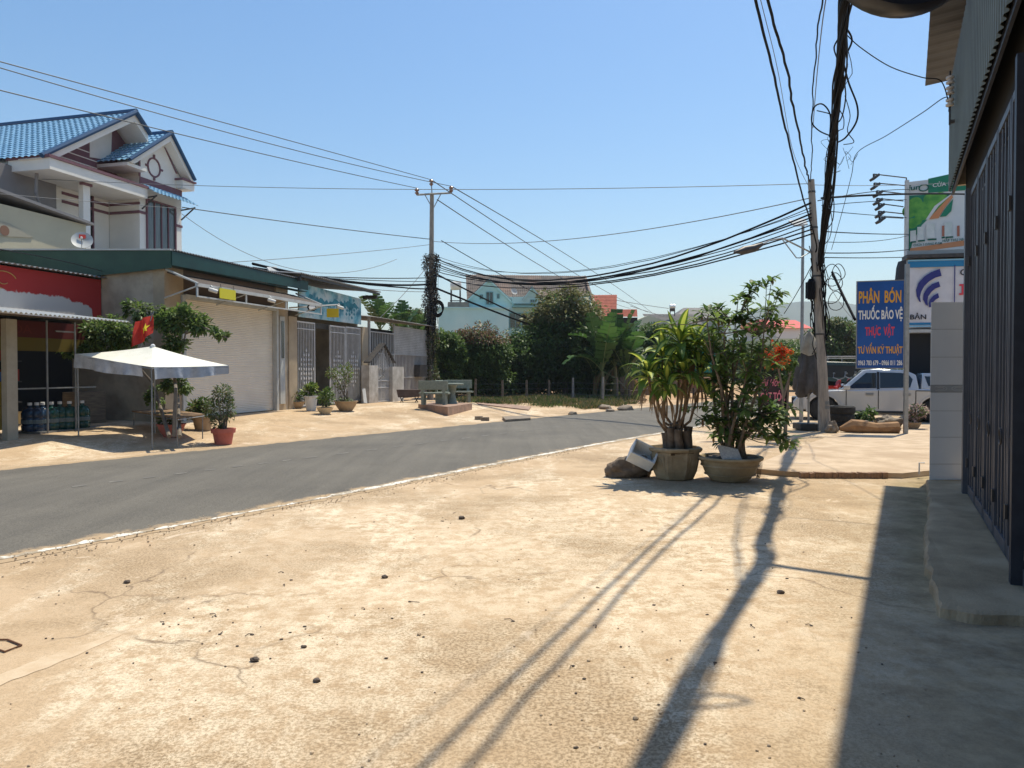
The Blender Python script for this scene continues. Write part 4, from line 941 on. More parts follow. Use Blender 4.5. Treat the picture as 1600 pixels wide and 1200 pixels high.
m = MB(); m.prism([V.p(sl[0] + .05, .42, sl[1] - .03), V.p(sa[0], .42, sa[1] - .03), V.p(sr[0] - .03, .42, sr[1] - .03), V.p(sr[0] - .18, .42, sr[1] - .03), V.p(sa[0], .42, sa[1] - .28), V.p(sl[0] + .3, .42, sl[1] - .03)], V.e * -.4)
m.build('barge_board', M['vwall'], vl)
m = MB(); m.fbox(V, sl[0], -.02, -2.0, .36, 9.26, 9.38); m.build('soffit', M['vwall'], vl)
# porch slab and bands
m = MB(); m.fbox(V, -4.35, .02, -1.35, .35, 8.25, 8.62); m.fbox(V, 2.0, 2.72, -.9, .35, 9.16, 9.46); m.build('porch_slab', M['vwall'], vl)
m = MB(); m.fbox(V, -4.4, .06, -1.4, .40, 8.622, 8.72); m.fbox(V, -2.72, -2.3, -.1, .05, 8.16, 8.248); m.fbox(V, 1.95, 2.78, -.9, .41, 9.462, 9.54)
m.fbox(V, .0, 2.36, .004, .03, 8.86, 9.12); m.fbox(V, -.24 + .2, .04, .004, .03, 9.12, 9.9)
m.fbox(V, .0, .32, .004, .03, 7.72, 7.82); m.fbox(V, 1.98, 2.38, .004, .03, 7.58, 7.68); m.fbox(V, -.05, -.002, -1.35, .03, 7.72, 7.82); m.fbox(V, -.05, -.002, -1.35, .03, 8.05, 8.14); m.fbox(V, -2.2, -.06, -1.398, -1.37, 7.72, 7.82); m.fbox(V, -2.2, -.06, -1.398, -1.37, 8.02, 8.12)
m.fprism(V, [(1.36, 10.62), (1.42, 10.62), (2.12, 9.75), (2.02, 9.75)], .004, .03); m.build('purple_bands', M['purple'], vl)
m = MB(); m.fbox(V, -2.66, -2.36, -.2, .0, 0, 8.24); m.build('column', M['vwall'], vl)
# wheel ornament
m = MB(); _w = V.h(241, 262, .02); c0 = V.p(_w[0], .02, _w[1])
m.tube([c0 + V.d * .33 * math.cos(a) + Vector((0, 0, .36 * math.sin(a))) for a in np.linspace(0, 2 * PI, 25)], .035, 6)
for a in (0, PI / 2, PI, -PI / 2): m.tube([c0 + V.d * .33 * math.cos(a) + Vector((0, 0, .36 * math.sin(a))), c0 + V.d * .46 * math.cos(a) + Vector((0, 0, .50 * math.sin(a)))], .05, 6)
m.build('wheel_ornament', M['purple'], vl)
# window with curtain
def window(Fr_, u0, u1, z0, z1, w_, parent, nv=3, frame=None, glass=None, nh=1):
    frame = frame or M['purple']; m = MB(); t = .06
    m.fbox(Fr_, u0 - t, u0, w_, w_ + .06, z0 - t, z1 + t); m.fbox(Fr_, u1, u1 + t, w_, w_ + .06, z0 - t, z1 + t); m.fbox(Fr_, u0, u1, w_, w_ + .06, z1, z1 + t); m.fbox(Fr_, u0, u1, w_, w_ + .06, z0 - t, z0)
    for i in range(1, nv): u_ = u0 + (u1 - u0) * i / nv; m.fbox(Fr_, u_ - .02, u_ + .02, w_ + .006, w_ + .05, z0, z1)
    for i in range(1, nh): z_ = z0 + (z1 - z0) * i / nh; m.fbox(Fr_, u0, u1, w_ + .007, w_ + .048, z_ - .02, z_ + .02)
    o = m.build('window', frame, parent); WORLDPOS[o.name] = WORLDPOS[parent.name]
    m = MB(); m.fbox(Fr_, u0, u1, w_ + .002, w_ + .012, z0, z1); g = m.build('glass', glass or M['glassd'], parent); g.parent = o
    return o
window(V, .38, 1.92, 5.6, 8.30, .002, vl, 4, glass=mat('curtained_glass', (.03, .04, .045), (.12, .13, .13), scale=2.5, stretch=(6, 6, .3), rough=.1, spec=.8))
window(V, V.u(129, -1.4), V.u(146, -1.4), 5.0, V.z(138, 301, -1.4), -1.398, vl, 2)
# window hood with blue tiles
m = MB(); o_ = V.p(.02, .75, 8.42); tileroof(m, o_, V.d * 2.45, V.e * -.7 + Vector((0, 0, .42)), 12, 4, .04); m.build('window_hood', M['btile'], vl, smooth=True, angle=60)
for u_ in (.1, 2.3): m = MB(); m.tube([V.p(u_, .03, 7.9), V.p(u_, .7, 8.38)], .03, 6); m.tube([V.p(u_, .03, 8.3), V.p(u_, .7, 8.36)], .03, 6); m.build('hood_bracket', M['steeld'], vl)
m = MB(); m.tube([V.p(-4.0, -.55, 8.3), V.p(-4.0, -.6, 7.6)], .05, 6); m.tube([V.p(-4.0, -.6, 7.6), V.p(-3.3, -.9, 6.6)], .05, 6); m.build('drain_pipe', M['vgrey'], vl)
# beige neighbour wall in front of villa
nb_ = thing('beige_building', 'low beige building with brown eye-shaped ornament between villa and green roof', 'building', V.p(-6, 1.5, 0))
A = Frame((V.p(0, 1.2, 0).x, V.p(0, 1.2, 0).y), (.252, .968))
ue = A.u(137); m = MB(); m.fprism(A, [(-9, 0), (ue, 0), (ue, A.z(137, 352)), (A.u(0), A.z(0, 318)), (-9, A.z(0, 318) + .5)], -5, 0); m.build('wall', M['beige'], nb_)
m = MB(); m.fprism(A, [(ue + .15, A.z(137, 352)), (ue + .15, A.z(137, 352) + .08), (-9, A.z(0, 318) + .60), (-9, A.z(0, 318) + .5)], -5.1, .18); m.build('roof_edge', M['vgrey'], nb_)
m = MB(); z_ = A.z(20, 361); uc = A.u(2); m.fprism(A, [(uc - .9, z_), (uc - .3, z_ + .22), (uc + .3, z_ + .2), (uc + 1.1, z_ - .08), (uc + .2, z_ - .2), (uc - .4, z_ - .2)], .002, .03); m.build('ornament', mat('grey_ornament', (.36, .33, .26)), nb_)
m = MB(); m.lathe([(.0, .032), (.15, .032), (.15, .04)], A.p(A.u(9), 0, A.z(9, 361)), 20, A.e); m.build('ornament_eye', mat('brown_eye_paint', (.22, .12, .08)), nb_)
# satellite dish
def dish(c, aim, r, parent_label, cat, group=None, logo=True):
    t = thing('satellite_dish', parent_label, 'satellite dish', c, group); aim = Vector(aim).normalized(); m = MB()
    prof = [(r * k / 6, .22 * r * (k / 6) ** 2) for k in range(0, 7)] + [(r, .22 * r - .015)] + [(r * k / 6, .22 * r * (k / 6) ** 2 - .015) for k in range(5, -1, -1)]
    prof[0] = (.001, 0); prof[-1] = (.001, -.015)
    m.lathe(prof, c, 24, aim); m.build('dish', M['lgrey'], t, smooth=True)
    m = MB(); Mx = aim.to_track_quat('Z', 'Y').to_matrix(); low = Vector(c) + Mx @ Vector((0, -r * .9, .2 * r)); fe = Vector(c) + aim * r * .9 + Mx @ Vector((0, -r * .2, 0)); m.tube([low, fe], .012, 5); m.build('feed_arm', M['galv'], t)
    m = MB(); m.lathe([(.02, -.04), (.035, 0), (.03, .05)], fe, 10, -aim); m.build('feed_horn', M['porcw'], t)
    m = MB(); b_ = Vector(c) - aim * .08; m.tube([b_, b_ - aim * .1 + Vector((0, 0, -.1)), b_ + Vector((0, 0, -.55)) - aim * .1], .022, 6); m.build('mount', M['galv'], t)
    if logo:
        m = MB(); U_ = Mx @ Vector((0, 1, 0)); R_ = Mx @ Vector((1, 0, 0)); U_ = U_ if U_.z > 0 else -U_; R_ = U_.cross(aim)
        q = Vector(c) + U_ * r * .45 + aim * .06 + R_ * -r * .3; m.obox(q + R_ * .09, R_ * .09, U_ * .07, aim * .004); m.build('logo_plate', M['red'], t)
    return t
dish(P(129, 377, 23), (.35, -.75, .42), .30, 'grey satellite dish with small red logo above the green roof, before the villa', 'dish')
# ================================================================ right side
Q = Frame((5.9, 9.6), (.515, 1))          # gate plane; e points away from the street
M['navy2'] = mat('dark_post_paint', (.035, .04, .055), (.025, .028, .04), rough=.55, scale=6)
M['navy'] = mat('navy_gate_paint', (.095, .10, .12), (.06, .065, .08), rough=.5, scale=7, spec=.4, stretch=(3, 3, .4))
M['clad'] = mat('ribbed_cladding', (.13, .145, .12), (.10, .11, .09), rough=.5, scale=1.3)
gb_ = thing('gate_building', 'building on the right with tall dark folding gate under ribbed metal cladding', 'building', Q.p(-3, .5, 0))
UE = 1.95; UN = -13.0
m = MB(); 
CZ0, CZ1 = 4.42, 6.02
n = int((UE - UN) / .16)
corrugated(m, Q.p(UN, -.095, CZ0), Q.d * (UE - UN), Vector((0, 0, CZ1 - CZ0)), n, .028, -Q.e); m.build('cladding', M['clad'], gb_)
m = MB(); m.fbox(Q, UN, UE, -.075, -.045, CZ0 - .05, CZ0 + .05); m.build('cladding_rail', M['navy2'], gb_)
m = MB(); m.fbox(Q, UN, UE - .13, .10, .16, 4.05, 6.7); m.build('header_beam', M['dark'], gb_)
m = MB(); m.fbox(Q, UE - .1, UE - .01, -.04, 9, 4.5, 6.0); m.fbox(Q, .9, 1.02, .55, 9, 0, 3.9); m.fbox(Q, UN, UE, 8.8, 9, 0, 5.7); m.fbox(Q, UN - .2, UN, 0, 9, 0, 5.7); m.build('wall', M['render'], gb_)
m = MB(); m.fbox(Q, UN, UE - .12, .3, 8.8, .05, .1); m.build('floor', M['floor'], gb_)
# overhanging roof: corrugated sheet with its underside towards the street
m = MB(); o_ = Q.p(UN, -.98, 5.62); n = int((UE - .45 - UN) / .2)
L0 = Q.p(3.9, -.385, 6.75); L1 = Q.p(UN, -.62, 6.75); I0 = Q.p(3.9, 9, 7.6); I1 = Q.p(UN, 9, 7.6)
k = 280; vs = []
for i in range(k + 1):
    t = i / k; a = L0.lerp(L1, t); b_ = I0.lerp(I1, t); h = .028 * (0, .8, 1, .8, 0, -.0)[i % 6]
    vs += [a + Vector((0, 0, h)), b_ + Vector((0, 0, h)), a + Vector((0, 0, h - .005)), b_ + Vector((0, 0, h - .005))]
fs = []
for i in range(k):
    a = i * 4; fs += [(a, a + 4, a + 5, a + 1), (a + 2, a + 3, a + 7, a + 6), (a, a + 2, a + 6, a + 4)]
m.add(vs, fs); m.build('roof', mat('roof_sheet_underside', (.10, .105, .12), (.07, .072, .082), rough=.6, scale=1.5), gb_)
# far post and near post
m = MB(); m.fbox(Q, .02, .2, -.03, .12, .05, 4.05); m.build('post', M['navy'], gb_)
m = MB(); m.fbox(Q, -4.60, -4.50, -.05, .03, .05, 4.05); m.build('post', M['navy2'], gb_)
m = MB(); m.fbox(Q, -9.4, -9.2, -.05, .1, .05, 4.0); m.build('post', M['navy'], gb_)
# folding gate leaves
def leaf(u0, u1, lab):
    t = thing('folding_gate', lab, 'gate', Q.p((u0 + u1) / 2, 0, .09), 'dark folding gate leaves'); z0, z1 = .10, 4.0
    m = MB(); q = .07; m.fbox(Q, u0, u0 + q * .6, .02, .045, z0, z1); m.fbox(Q, u1 - q * .6, u1, .02, .045, z0, z1); m.fbox(Q, u0 + q, u1 - q, .02, .07, z1 - q, z1); m.fbox(Q, u0 + q, u1 - q, .02, .07, z0, z0 + .12); m.build('frame', M['navy'], t)
    m = MB(); n = max(2, round((u1 - u0) / .225))
    for i in range(1, n):
        u_ = u0 + (u1 - u0) * i / n; m.fbox(Q, u_ - .02, u_ + .02, .03, .044, z0 + .05, z1 - q)
    m.build('bars', M['navy'], t, smooth=True)
    m = MB(); m.fbox(Q, u0 + q, u1 - q, .13, .14, z0 + .1, z1 - .05); m.build('gap_shade_sheet', mat('gate_gap_shade', (.010, .011, .015), (.006, .007, .010), rough=.7), t)  # near-black sheet painting the dark gaps between the bars
    for z_ in (.5, 3.1): m = MB(); m.fbox(Q, u1 - .06, u1 + .02, .0, .018, z_ - .06, z_ + .06); m.build('hinge', M['steeld'], t)
    m = MB(); m.tube([Q.p(u0 + .15, -.012, 1.12 + .07 * math.sin(a)) + Q.d * .07 * math.cos(a) for a in np.linspace(0, 2 * PI, 14)], .009, 5); m.build('handle', M['steeld'], t)
ub = [.0, -.95, -1.88, -2.80, -3.72, -4.44]
names = ['farthest dark folding gate leaf, next to the white tiled pillar', 'second dark gate leaf from the white tiled pillar', 'middle dark gate leaf of the folding gate', 'fourth dark gate leaf from the white tiled pillar', 'nearest dark gate leaf, against the thick near post']
for i in range(5): leaf(ub[i + 1] + .02, ub[i] - .02, names[i])
# near infill beyond the thick post (dark bars)
def leaf2():
    t = thing('folding_gate', 'tall dark gate leaf beyond the thick near post at the right picture edge', 'gate', Q.p(-6, 0, .09), 'dark folding gate leaves')
    m = MB(); m.fbox(Q, -9.2, -4.64, .02, .07, .10, .22); m.fbox(Q, -9.2, -4.64, .02, .07, 3.76, 3.86); m.build('frame', M['navy'], t); m = MB()
    for i in range(1, 56): u_ = -9.2 + 4.56 * i / 56; m.fbox(Q, u_ - .016, u_ + .016, .025, .058, .22, 3.76)
    m.build('bars', M['navy'], t); m = MB(); m.fbox(Q, -9.2, -4.64, .072, .085, .2, 3.8); m.build('gap_shade_sheet', M['dark'], t)  # dark sheet here too stands for shade behind the bars
leaf2()
# insulators on the cladding edge
t = thing('insulator', 'pair of grey spool insulators on a bracket at the upper corner of the ribbed cladding', 'insulator', Q.p(.35, -.2, 5.2))
for z_ in (5.42, 5.58, 5.72):
    m = MB(); c0 = P(1486, 0, 9.6); c0 = Q.p(.38, -.20, z_ - .12); m.lathe([(.03, -.055), (.05, -.045), (.05, -.02), (.028, -.01), (.028, .01), (.05, .02), (.05, .045), (.03, .055)], c0, 14); m.build('spool', M['cerr'], t, smooth=True)
m = MB(); m.tube([Q.p(.38, -.20, 5.0), Q.p(.38, -.20, 5.72)], .012, 6); m.fbox(Q, .36, .40, -.20, -.14, 5.02, 5.06); m.build('bracket', M['steeld'], t)

# white tiled pillar
px0, px1 = P(1447, 757, 10.94), P(1502, 757, 10.94)
PX0, PX1 = px0.x, px1.x; PY = 10.86; PZ = P(1447, 472, PY).z
tp = thing('tiled_pillar', 'white tiled pillar with a grey patterned band beside the dark folding gate', 'pillar', ((PX0 + PX1) / 2, PY + .2, 0))
M['tile'] = mat('white_wall_tile', (.76, .77, .78), (.68, .69, .71), rough=.18, scale=.8, spec=.5)
M['grout'] = mat('tile_grout', (.35, .35, .34), rough=.9)
m = MB(); m.prism([(PX0 + .004, PY + .004, 0), (PX1 + .05, PY + .004, 0), (PX1 + .35, PY + .5, 0), (PX0 + .29, PY + .5, 0)], (0, 0, PZ - .003)); m.build('core', M['grout'], tp)
m = MB(); rowsz = [.0]
z_ = .05; bands = []
tops = [P(1450, y, PY).z for y in (757, 708, 642, 612, 602, 558, 515, 474)]
zz = [tops[0], P(0, 725, PY).z, P(0, 683, PY).z, P(0, 642, PY).z, P(0, 613, PY).z, P(0, 601.5, PY).z, P(0, 558, PY).z, P(0, 514.5, PY).z, PZ]
for a, b_ in zip(zz, zz[1:]):
    if abs(b_ - P(0, 601.5, PY).z) < 1e-6: continue
    m.box(PX0, PX1 + .045, PY - .004, PY + .004, a + .003, b_ - .003)
m.build('tiles', M['tile'], tp)
m = MB(); za, zb_ = P(0, 612, PY).z, P(0, 602, PY).z; m.box(PX0 - .002, PX1 + .045, PY - .006, PY + .004, za, zb_); m.build('pattern_band', mat('grey_band_tile', (.40, .41, .42), (.33, .34, .35), rough=.25), tp)
m = MB()
for k in range(2):
    x_ = PX0 + .03 + k * .27; zc = (za + zb_) / 2; s_ = 1 if k == 0 else -1; xc = x_ + .11
    for r_ in (.045, .026): m.tube([(xc + s_ * (r_ * 2.2 * math.cos(a)), PY - .008, zc + r_ * .8 * math.sin(a)) for a in np.linspace(-2.4, 2.4, 14)], .004, 4)
m.build('band_scrolls', mat('band_scroll', (.56, .57, .58), rough=.25), tp)
# pipe stub with white bracket at its foot
m = MB(); q = P(1436, 735, 11.6); m.tube([(q.x, q.y, .06), (q.x, q.y, .24), (q.x + .08, q.y, .24)], .012, 6); tag(m.build('pipe_stub', M['whitem'], origin=(q.x, q.y, .06)), 'thin bent pipe stub standing at the foot of the tiled pillar', 'pipe')

# round lightbox sign on the gate building, seen from below
rd_ = thing('round_sign', 'round black-rimmed sign projecting over the roof edge at the top right', 'sign', (2.15, 4.0, 4.2))
cx_ = P(1415, 0, 4.0).x; cz_ = P(1415, 21, 4.0).z + .41; m = MB(); pr = [(.40, -.07), (.41, -.05), (.41, .05), (.40, .07)]
m.lathe([(.352, -.065), (.352, -.075), (.40, -.078), (.41, -.06), (.41, .06), (.40, .078), (.352, .075), (.352, .065)], (cx_, 4.0, cz_), 48, (.12, 1, 0)); m.build('rim', mat('black_plastic_rim', (.02, .022, .03), rough=.3), rd_, smooth=True)
m = MB(); m.lathe([(.35, -.062), (.35, .062)], (cx_, 4.0, cz_), 48, (.12, 1, 0)); m.build('face', M['lgrey'], rd_)
m = MB(); m.tube([(cx_ + .38, 4.0, cz_), Q.p(Q.u(1600, -.1) - 1.5, -.13, cz_)], .02, 6); m.build('bracket', M['steeld'], rd_)

# ---- blue agricultural sign on a post
BY = 19.6
bs = thing('shop_sign', 'tall blue sign reading PHÂN BÓN on a grey post', 'sign', (P(1415, 672, BY).x, BY, .06))
xa = P(1338, 437, BY + .25); xb = P(1413.5, 437, BY - .12); dR = Vector((xb.x - xa.x, xb.y - xa.y, 0)); wS = dR.length; dR.normalize(); nS = dR.cross(Vector((0, 0, 1)))
zT = P(1413, 437, BY - .12).z; zB = P(1413, 576, BY - .12).z; o_ = Vector((xa.x, xa.y, zB)); H_ = zT - zB
zT2 = zT + .02
M['signblue'] = mat('sign_blue_vinyl', (.015, .095, .36), (.012, .075, .29), rough=.45, scale=1.2)
m = MB(); m.obox(o_ + dR * wS / 2 + Vector((0, 0, H_ / 2)) - nS * .0, dR * (wS / 2 - .02), nS * .012, Vector((0, 0, H_ / 2 - .02))); m.build('panel', M['signblue'], bs)
m = MB()
for t_, wd in ((0, 1), (1, 1)):
    m.obox(o_ + dR * (wS * t_ + (.01 if t_ == 0 else -.01)) + Vector((0, 0, H_ / 2)), dR * .012, nS * .022, Vector((0, 0, H_ / 2)))
    m.obox(o_ + dR * wS / 2 + Vector((0, 0, H_ * t_ + (.01 if t_ == 0 else -.01))), dR * (wS / 2 - .023), nS * .0215, Vector((0, 0, .012)))
m.build('frame', M['galv'], bs)
m = MB(); pc = Vector((P(1416, 600, BY).x, BY, 0)); m.obox(pc + Vector((0, .02, 2.25)), (.052, 0, 0), (0, .035, 0), (0, 0, 2.25)); m.build('post', M['galv'], bs)
def sline(s, y0, y1, x0f, x1f, matn, bold=.028):
    m = MB(); zb2 = o_.z + H_ * (1 - y1); h = H_ * (y1 - y0)
    text(m, s, o_ + dR * wS * x0f + nS * .016 + Vector((0, 0, zb2 - o_.z)), dR, (0, 0, 1), h, width=wS * (x1f - x0f), bold=bold, depth=.0); m.build('lettering', matn, bs)
lo_ = mat('sign_orange', (.72, .36, .04), rough=.6); lw_ = mat('sign_white', (.78, .78, .76), rough=.6); lr_ = mat('sign_red', (.70, .06, .09), rough=.6)
sline('PHÂN  BÓN', .115, .25, .05, .93, lo_); sline('THUỐC BẢO VỆ', .335, .435, .045, .96, lw_); sline('THỰC  VẬT', .525, .62, .19, .80, lr_); sline('TƯ VẤN KỸ THUẬT', .748, .825, .04, .965, lo_); sline('0963 783 679 - 0966 011 286', .905, .96, .045, .965, lw_, .02)

# ---- banner shop front behind the sign
BN = 24.0
def pq(px, py, Y=BN): return P(px, py, Y)
def slantpt(px, py, Y0, Y1, x0=1413, x1=1503): t = (px - x0) / (x1 - x0); return P(px, py, Y0 + (Y1 - Y0) * t)
sp = thing('supply_shop', 'shop with dark doorway under a white banner behind the tiled pillar', 'building', P(1470, 650, 25))
Z_ = Vector((0, 0, 1))
# perspective: banner top slopes slightly up to the right => recedes towards the left
K = Frame((P(1416, 500, 25.5).x, 25.5), (1, -.22)); kE = K.e   # e points towards the camera? (d.y,-d.x) = (-.22,-1) -> towards camera
M['wallg'] = mat('shop_wall', (.42, .43, .42), (.34, .35, .34), scale=1.4)
ku0 = K.u(1416); kz = lambda px, py, w=0: K.z(px, py, w)
m = MB(); m.prism([K.p(ku0, -.05, -.2), K.p(8, -.05, -.2), K.p(8, -.05, -.2) + Vector((5, 8, 0)), K.p(ku0, -.05, -.2) + Vector((5, 8, 0))], (0, 0, 6.0)); m.build('wall', M['wallg'], sp)
m = MB(); m.fbox(K, K.u(1421), 6.0, -.045, -.03, -.1, K.z(1440, 521)); m.build('doorway', M['dark'], sp)
m = MB(); m.fbox(K, K.u(1418), 6.2, -.04, .35, K.z(1440, 521) + .02, K.z(1440, 521) + .12); m.build('canopy_beam', M['lgrey'], sp)
m = MB(); m.fbox(K, ku0 - .1, 8, -.3, .3, 5.5, 5.62); m.build('roof_edge', M['steeld'], sp)
bn = thing('banner', 'white and blue banner with dark blue curved emblem and the word BẢN', 'banner', P(1440, 560, 25))
M['banw'] = mat('banner_white', (.66, .66, .70), (.58, .58, .63), rough=.6, scale=2.5); M['banb'] = mat('banner_blue', (.02, .20, .42), rough=.5); M['emb'] = mat('emblem_navy', (.03, .035, .20), rough=.5)
m = MB(); u0 = K.u(1416, .2); u1 = 6.5; bzt, bzb = K.z(1416, 408, .2), K.z(1416, 512, .2)
def bf(s, t):
    u_ = u0 + (u1 - u0) * s; z_ = bzb + (bzt - bzb) * t
    f = .02 * math.sin((s * 22 + t * 2.6)) * (1 - t * .3) + .012 * math.sin(s * 61 + t * 9)
    return K.p(u_, .2 + f, z_)
m.grid(bf, 90, 14); m.build('cloth', M['banw'], bn, smooth=True)
m = MB()
for ya, yb2 in ((409, 418.5), (504.5, 508),): m.fbox(K, u0, u1, .236, .24, K.z(1416, yb2, .24), K.z(1416, ya, .24))
m.build('blue_stripe', M['banb'], bn)
m = MB(); m.fbox(K, u0, u1, .236, .24, K.z(1416, 511, .24), K.z(1416, 509, .24)); m.fbox(K, u0, u1, .236, .24, K.z(1416, 408.5, .24), K.z(1416, 406.5, .24)); m.build('pale_stripe', mat('banner_pale_blue', (.25, .55, .75), rough=.5), bn)
m = MB()
def arc(cx, cy, r0, r1, a0, a1, n=16):
    pts = []
    for k in range(n + 1):
        a = math.radians(a0 + (a1 - a0) * k / n); t = k / n; ro = r1 * (1 - .02 * t); pts.append((cx + ro * math.cos(a), cy - ro * 1.05 * math.sin(a)))
    inn = []
    for k in range(n + 1):
        a = math.radians(a0 + (a1 - a0) * k / n); t = k / n; ri = r0 + (r1 - r0) * (1 - min(1, t * 1.15 + .05)) * 1.0; inn.append((cx + ri * math.cos(a), cy - ri * 1.05 * math.sin(a)))
    return pts + inn[::-1]
def embpoly(pts): 
    w_ = .245; q = [K.h(x, y, w_) for x, y in pts]; m.prism([K.p(u_, w_, z_) for u_, z_ in q], K.e * .004)
# three nested swooshes (outer, mid, inner), drawn as in the photo
def swoosh(outer, inner):
    n = len(outer)
    for a in range(n - 1): embpoly([outer[a], outer[a + 1], inner[a + 1], inner[a]])
swoosh([(1468, 420), (1455, 425), (1444, 432), (1435, 442), (1431, 453), (1432, 463), (1436, 471)], [(1471, 431), (1461, 434), (1451, 440), (1444, 447), (1439, 456), (1437, 464), (1438.5, 472.5)])
swoosh([(1466.5, 440), (1456, 444), (1448, 451), (1443, 459), (1442, 468), (1446, 476)], [(1469, 448), (1461, 451), (1455, 456), (1450, 463), (1449, 470), (1449.5, 478)])
swoosh([(1465.5, 458), (1458, 462), (1453, 468), (1451, 474), (1451, 480)], [(1467, 465), (1462, 468), (1458, 472), (1456, 476), (1455, 480)])
m.fbox(K, K.u(1489, .24), K.u(1490.5, .24), .243, .247, K.z(1489, 473, .24), K.z(1489, 414, .24))
m.build('emblem', M['emb'], bn)
m = MB(); text(m, 'BẢN', K.p(K.u(1421, .24), .245, K.z(1421, 499, .24)), K.d, Z_, K.z(1421, 491.5, .24) - K.z(1421, 499, .24), width=(K.u(1446, .24) - K.u(1421, .24)), bold=.02, depth=.002); text(m, 'C', K.p(K.u(1498, .24), .245, K.z(1498, 430, .24)), K.d, Z_, .2, bold=.02, depth=.002); m.build('lettering', mat('banner_black', (.02, .02, .03)), bn)
m = MB(); 
uL = K.u(1497, .24); zA, zC = K.z(1497, 444, .24), K.z(1497, 461, .24); m.fbox(K, uL, uL + .26, .243, .248, zA - .06, zA); m.fbox(K, uL, uL + .26, .243, .248, zC, zC + .06); m.fbox(K, uL + .07, uL + .18, .243, .248, zC + .06, zA - .06); m.build('lettering', lr_, bn)
# black tarp bundle at the corner
m = MB(); c0 = P(1408, 422, 22); m.prism([P(1402, 437, 22), P(1416, 437, 22), P(1416, 405, 22), P(1407, 408, 22), P(1404, 418, 22)], (0, .15, 0)); tag(m.build('tarpaulin', mat('black_tarpaulin', (.03, .035, .045), rough=.6), origin=P(1409, 437, 22)), 'folded dark tarpaulin tied behind the top right corner of the blue sign', 'tarpaulin')

# ---- billboard above
bb = thing('billboard', 'green and white billboard with fruit picture and a row of lamps on long arms', 'billboard', P(1416, 420, 30))
B = Frame((P(1416, 400, 31).x, 31), (1, -.62)); e_ = B.e   # towards camera
wB = 0
def bp_(px, py, w=0): return B.h(px, py, w)
M['bbw'] = mat('billboard_white', (.66, .67, .68), (.58, .60, .62), rough=.5, scale=1); M['bbg'] = mat('billboard_green', (.015, .21, .12), (.012, .17, .10), rough=.5); M['bbo'] = mat('billboard_orange', (.58, .24, .11), rough=.5)
def bpoly(pts, w, matn, name, th=.01):
    m = MB(); q = [B.h(x, y, w) for x, y in pts]; m.prism([B.p(u_, w, z_) for u_, z_ in q], B.e * th); return m.build(name, matn, bb)
ua = B.u(1415); uz_ = B.u(1520); zt_ = B.z(1415, 285); zb_ = B.z(1415, 400)
m = MB(); m.fbox(B, ua, uz_ + 2, -.12, 0, zb_ - .05, zt_); m.build('panel', M['bbw'], bb)
def uvb(a, b_): return B.p(ua + (5.2) * a, 0, zb_ + (zt_ - zb_) * b_)
def bq(pts, w, matn, name):
    m = MB(); m.prism([B.p(ua + 5.2 * a, w, zb_ + (zt_ - zb_) * b_) for a, b_ in pts], B.e * .006); return m.build(name, matn, bb)
bpoly([(1450, 279.5), (1530, 262), (1530, 296), (1450, 301.5)], .002, M['bbg'], 'green_header')
bpoly([(1416, 306), (1489, 302), (1470, 322), (1440, 352), (1425, 380), (1421, 399), (1416, 400)], .002, M['bbg'], 'green_picture')
# fruit
m = MB(); fr = mat('printed_fruit', (.16, .42, .07), (.05, .25, .05), scale=2.5, rough=.5)
for px, py, r_ in [(1447, 327, .34), (1441, 333, .30), (1460, 316, .34), (1468, 311, .28), (1421, 330, .28), (1430, 318, .26), (1425, 349, .22), (1433, 345, .18), (1452, 311, .22)]:
    u_, z_ = B.h(px, py, .012); m.prism([B.p(u_ + r_ * math.cos(a), .012 + .0013 * (px % 7), z_ + r_ * math.sin(a)) for a in np.linspace(0, 2 * PI, 17)[:-1]], B.e * .002)
m.build('fruit_picture', fr, bb)
bpoly([(1486, 304), (1489, 308), (1477, 323), (1466, 341), (1450, 343)], .03, M['bbo'], 'orange_swoosh')
bpoly([(1486, 303), (1486.5, 304.5), (1466, 322), (1451, 343), (1446, 343.5), (1460, 322)], .036, M['bbw'], 'white_swoosh')
bpoly([(1489, 311), (1486, 330), (1478, 338), (1468, 339), (1478, 324)], .03, M['bbg'], 'green_swoosh')
bpoly([(1422, 388), (1530, 372), (1530, 381), (1421, 395)], .006, M['bbo'], 'orange_footer')
# product boxes printed
pb = mat('printed_box', (.70, .70, .70), (.55, .60, .58), scale=3)
for px, py0, py1, wd in [(1422, 361, 378, 9), (1433, 355, 376, 10), (1447, 350, 373, 13), (1475, 348, 370, 12)]:
    q = [(px, py0), (px + wd, py0 - 1.2), (px + wd, py1 - 1.2), (px, py1)]; h = [B.h(x, y, .04) for x, y in q]; m = MB(); m.prism([B.p(u_, .04, z_) for u_, z_ in h], B.e * .004); m.build('product_box', pb, bb)
m = MB()
for px in (1471.5, 1495): q = [(px, 353), (px + 4, 352.5), (px + 4, 369), (px, 369.5)]; h = [B.h(x, y, .04) for x, y in q]; m.prism([B.p(u_, .04, z_) for u_, z_ in h], B.e * .004)
m.build('product_bottles', mat('printed_bottle', (.40, .15, .10)), bb)
gt_ = mat('billboard_dark_green_letters', (.02, .12, .09)); 
def btext(s, px, py, hpx, x1, mt, w=.05, bold=.02):
    m = MB(); u_, z_ = B.h(px, py, w); u2_, _ = B.h(x1, py, w); h = B.h(px, py - hpx, w)[1] - z_
    # lettering runs horizontally on the board
    text(m, s, B.p(u_, w, z_), B.d, Z_, h, width=u2_ - u_, bold=bold, depth=.002); m.build('lettering', mt, bb)
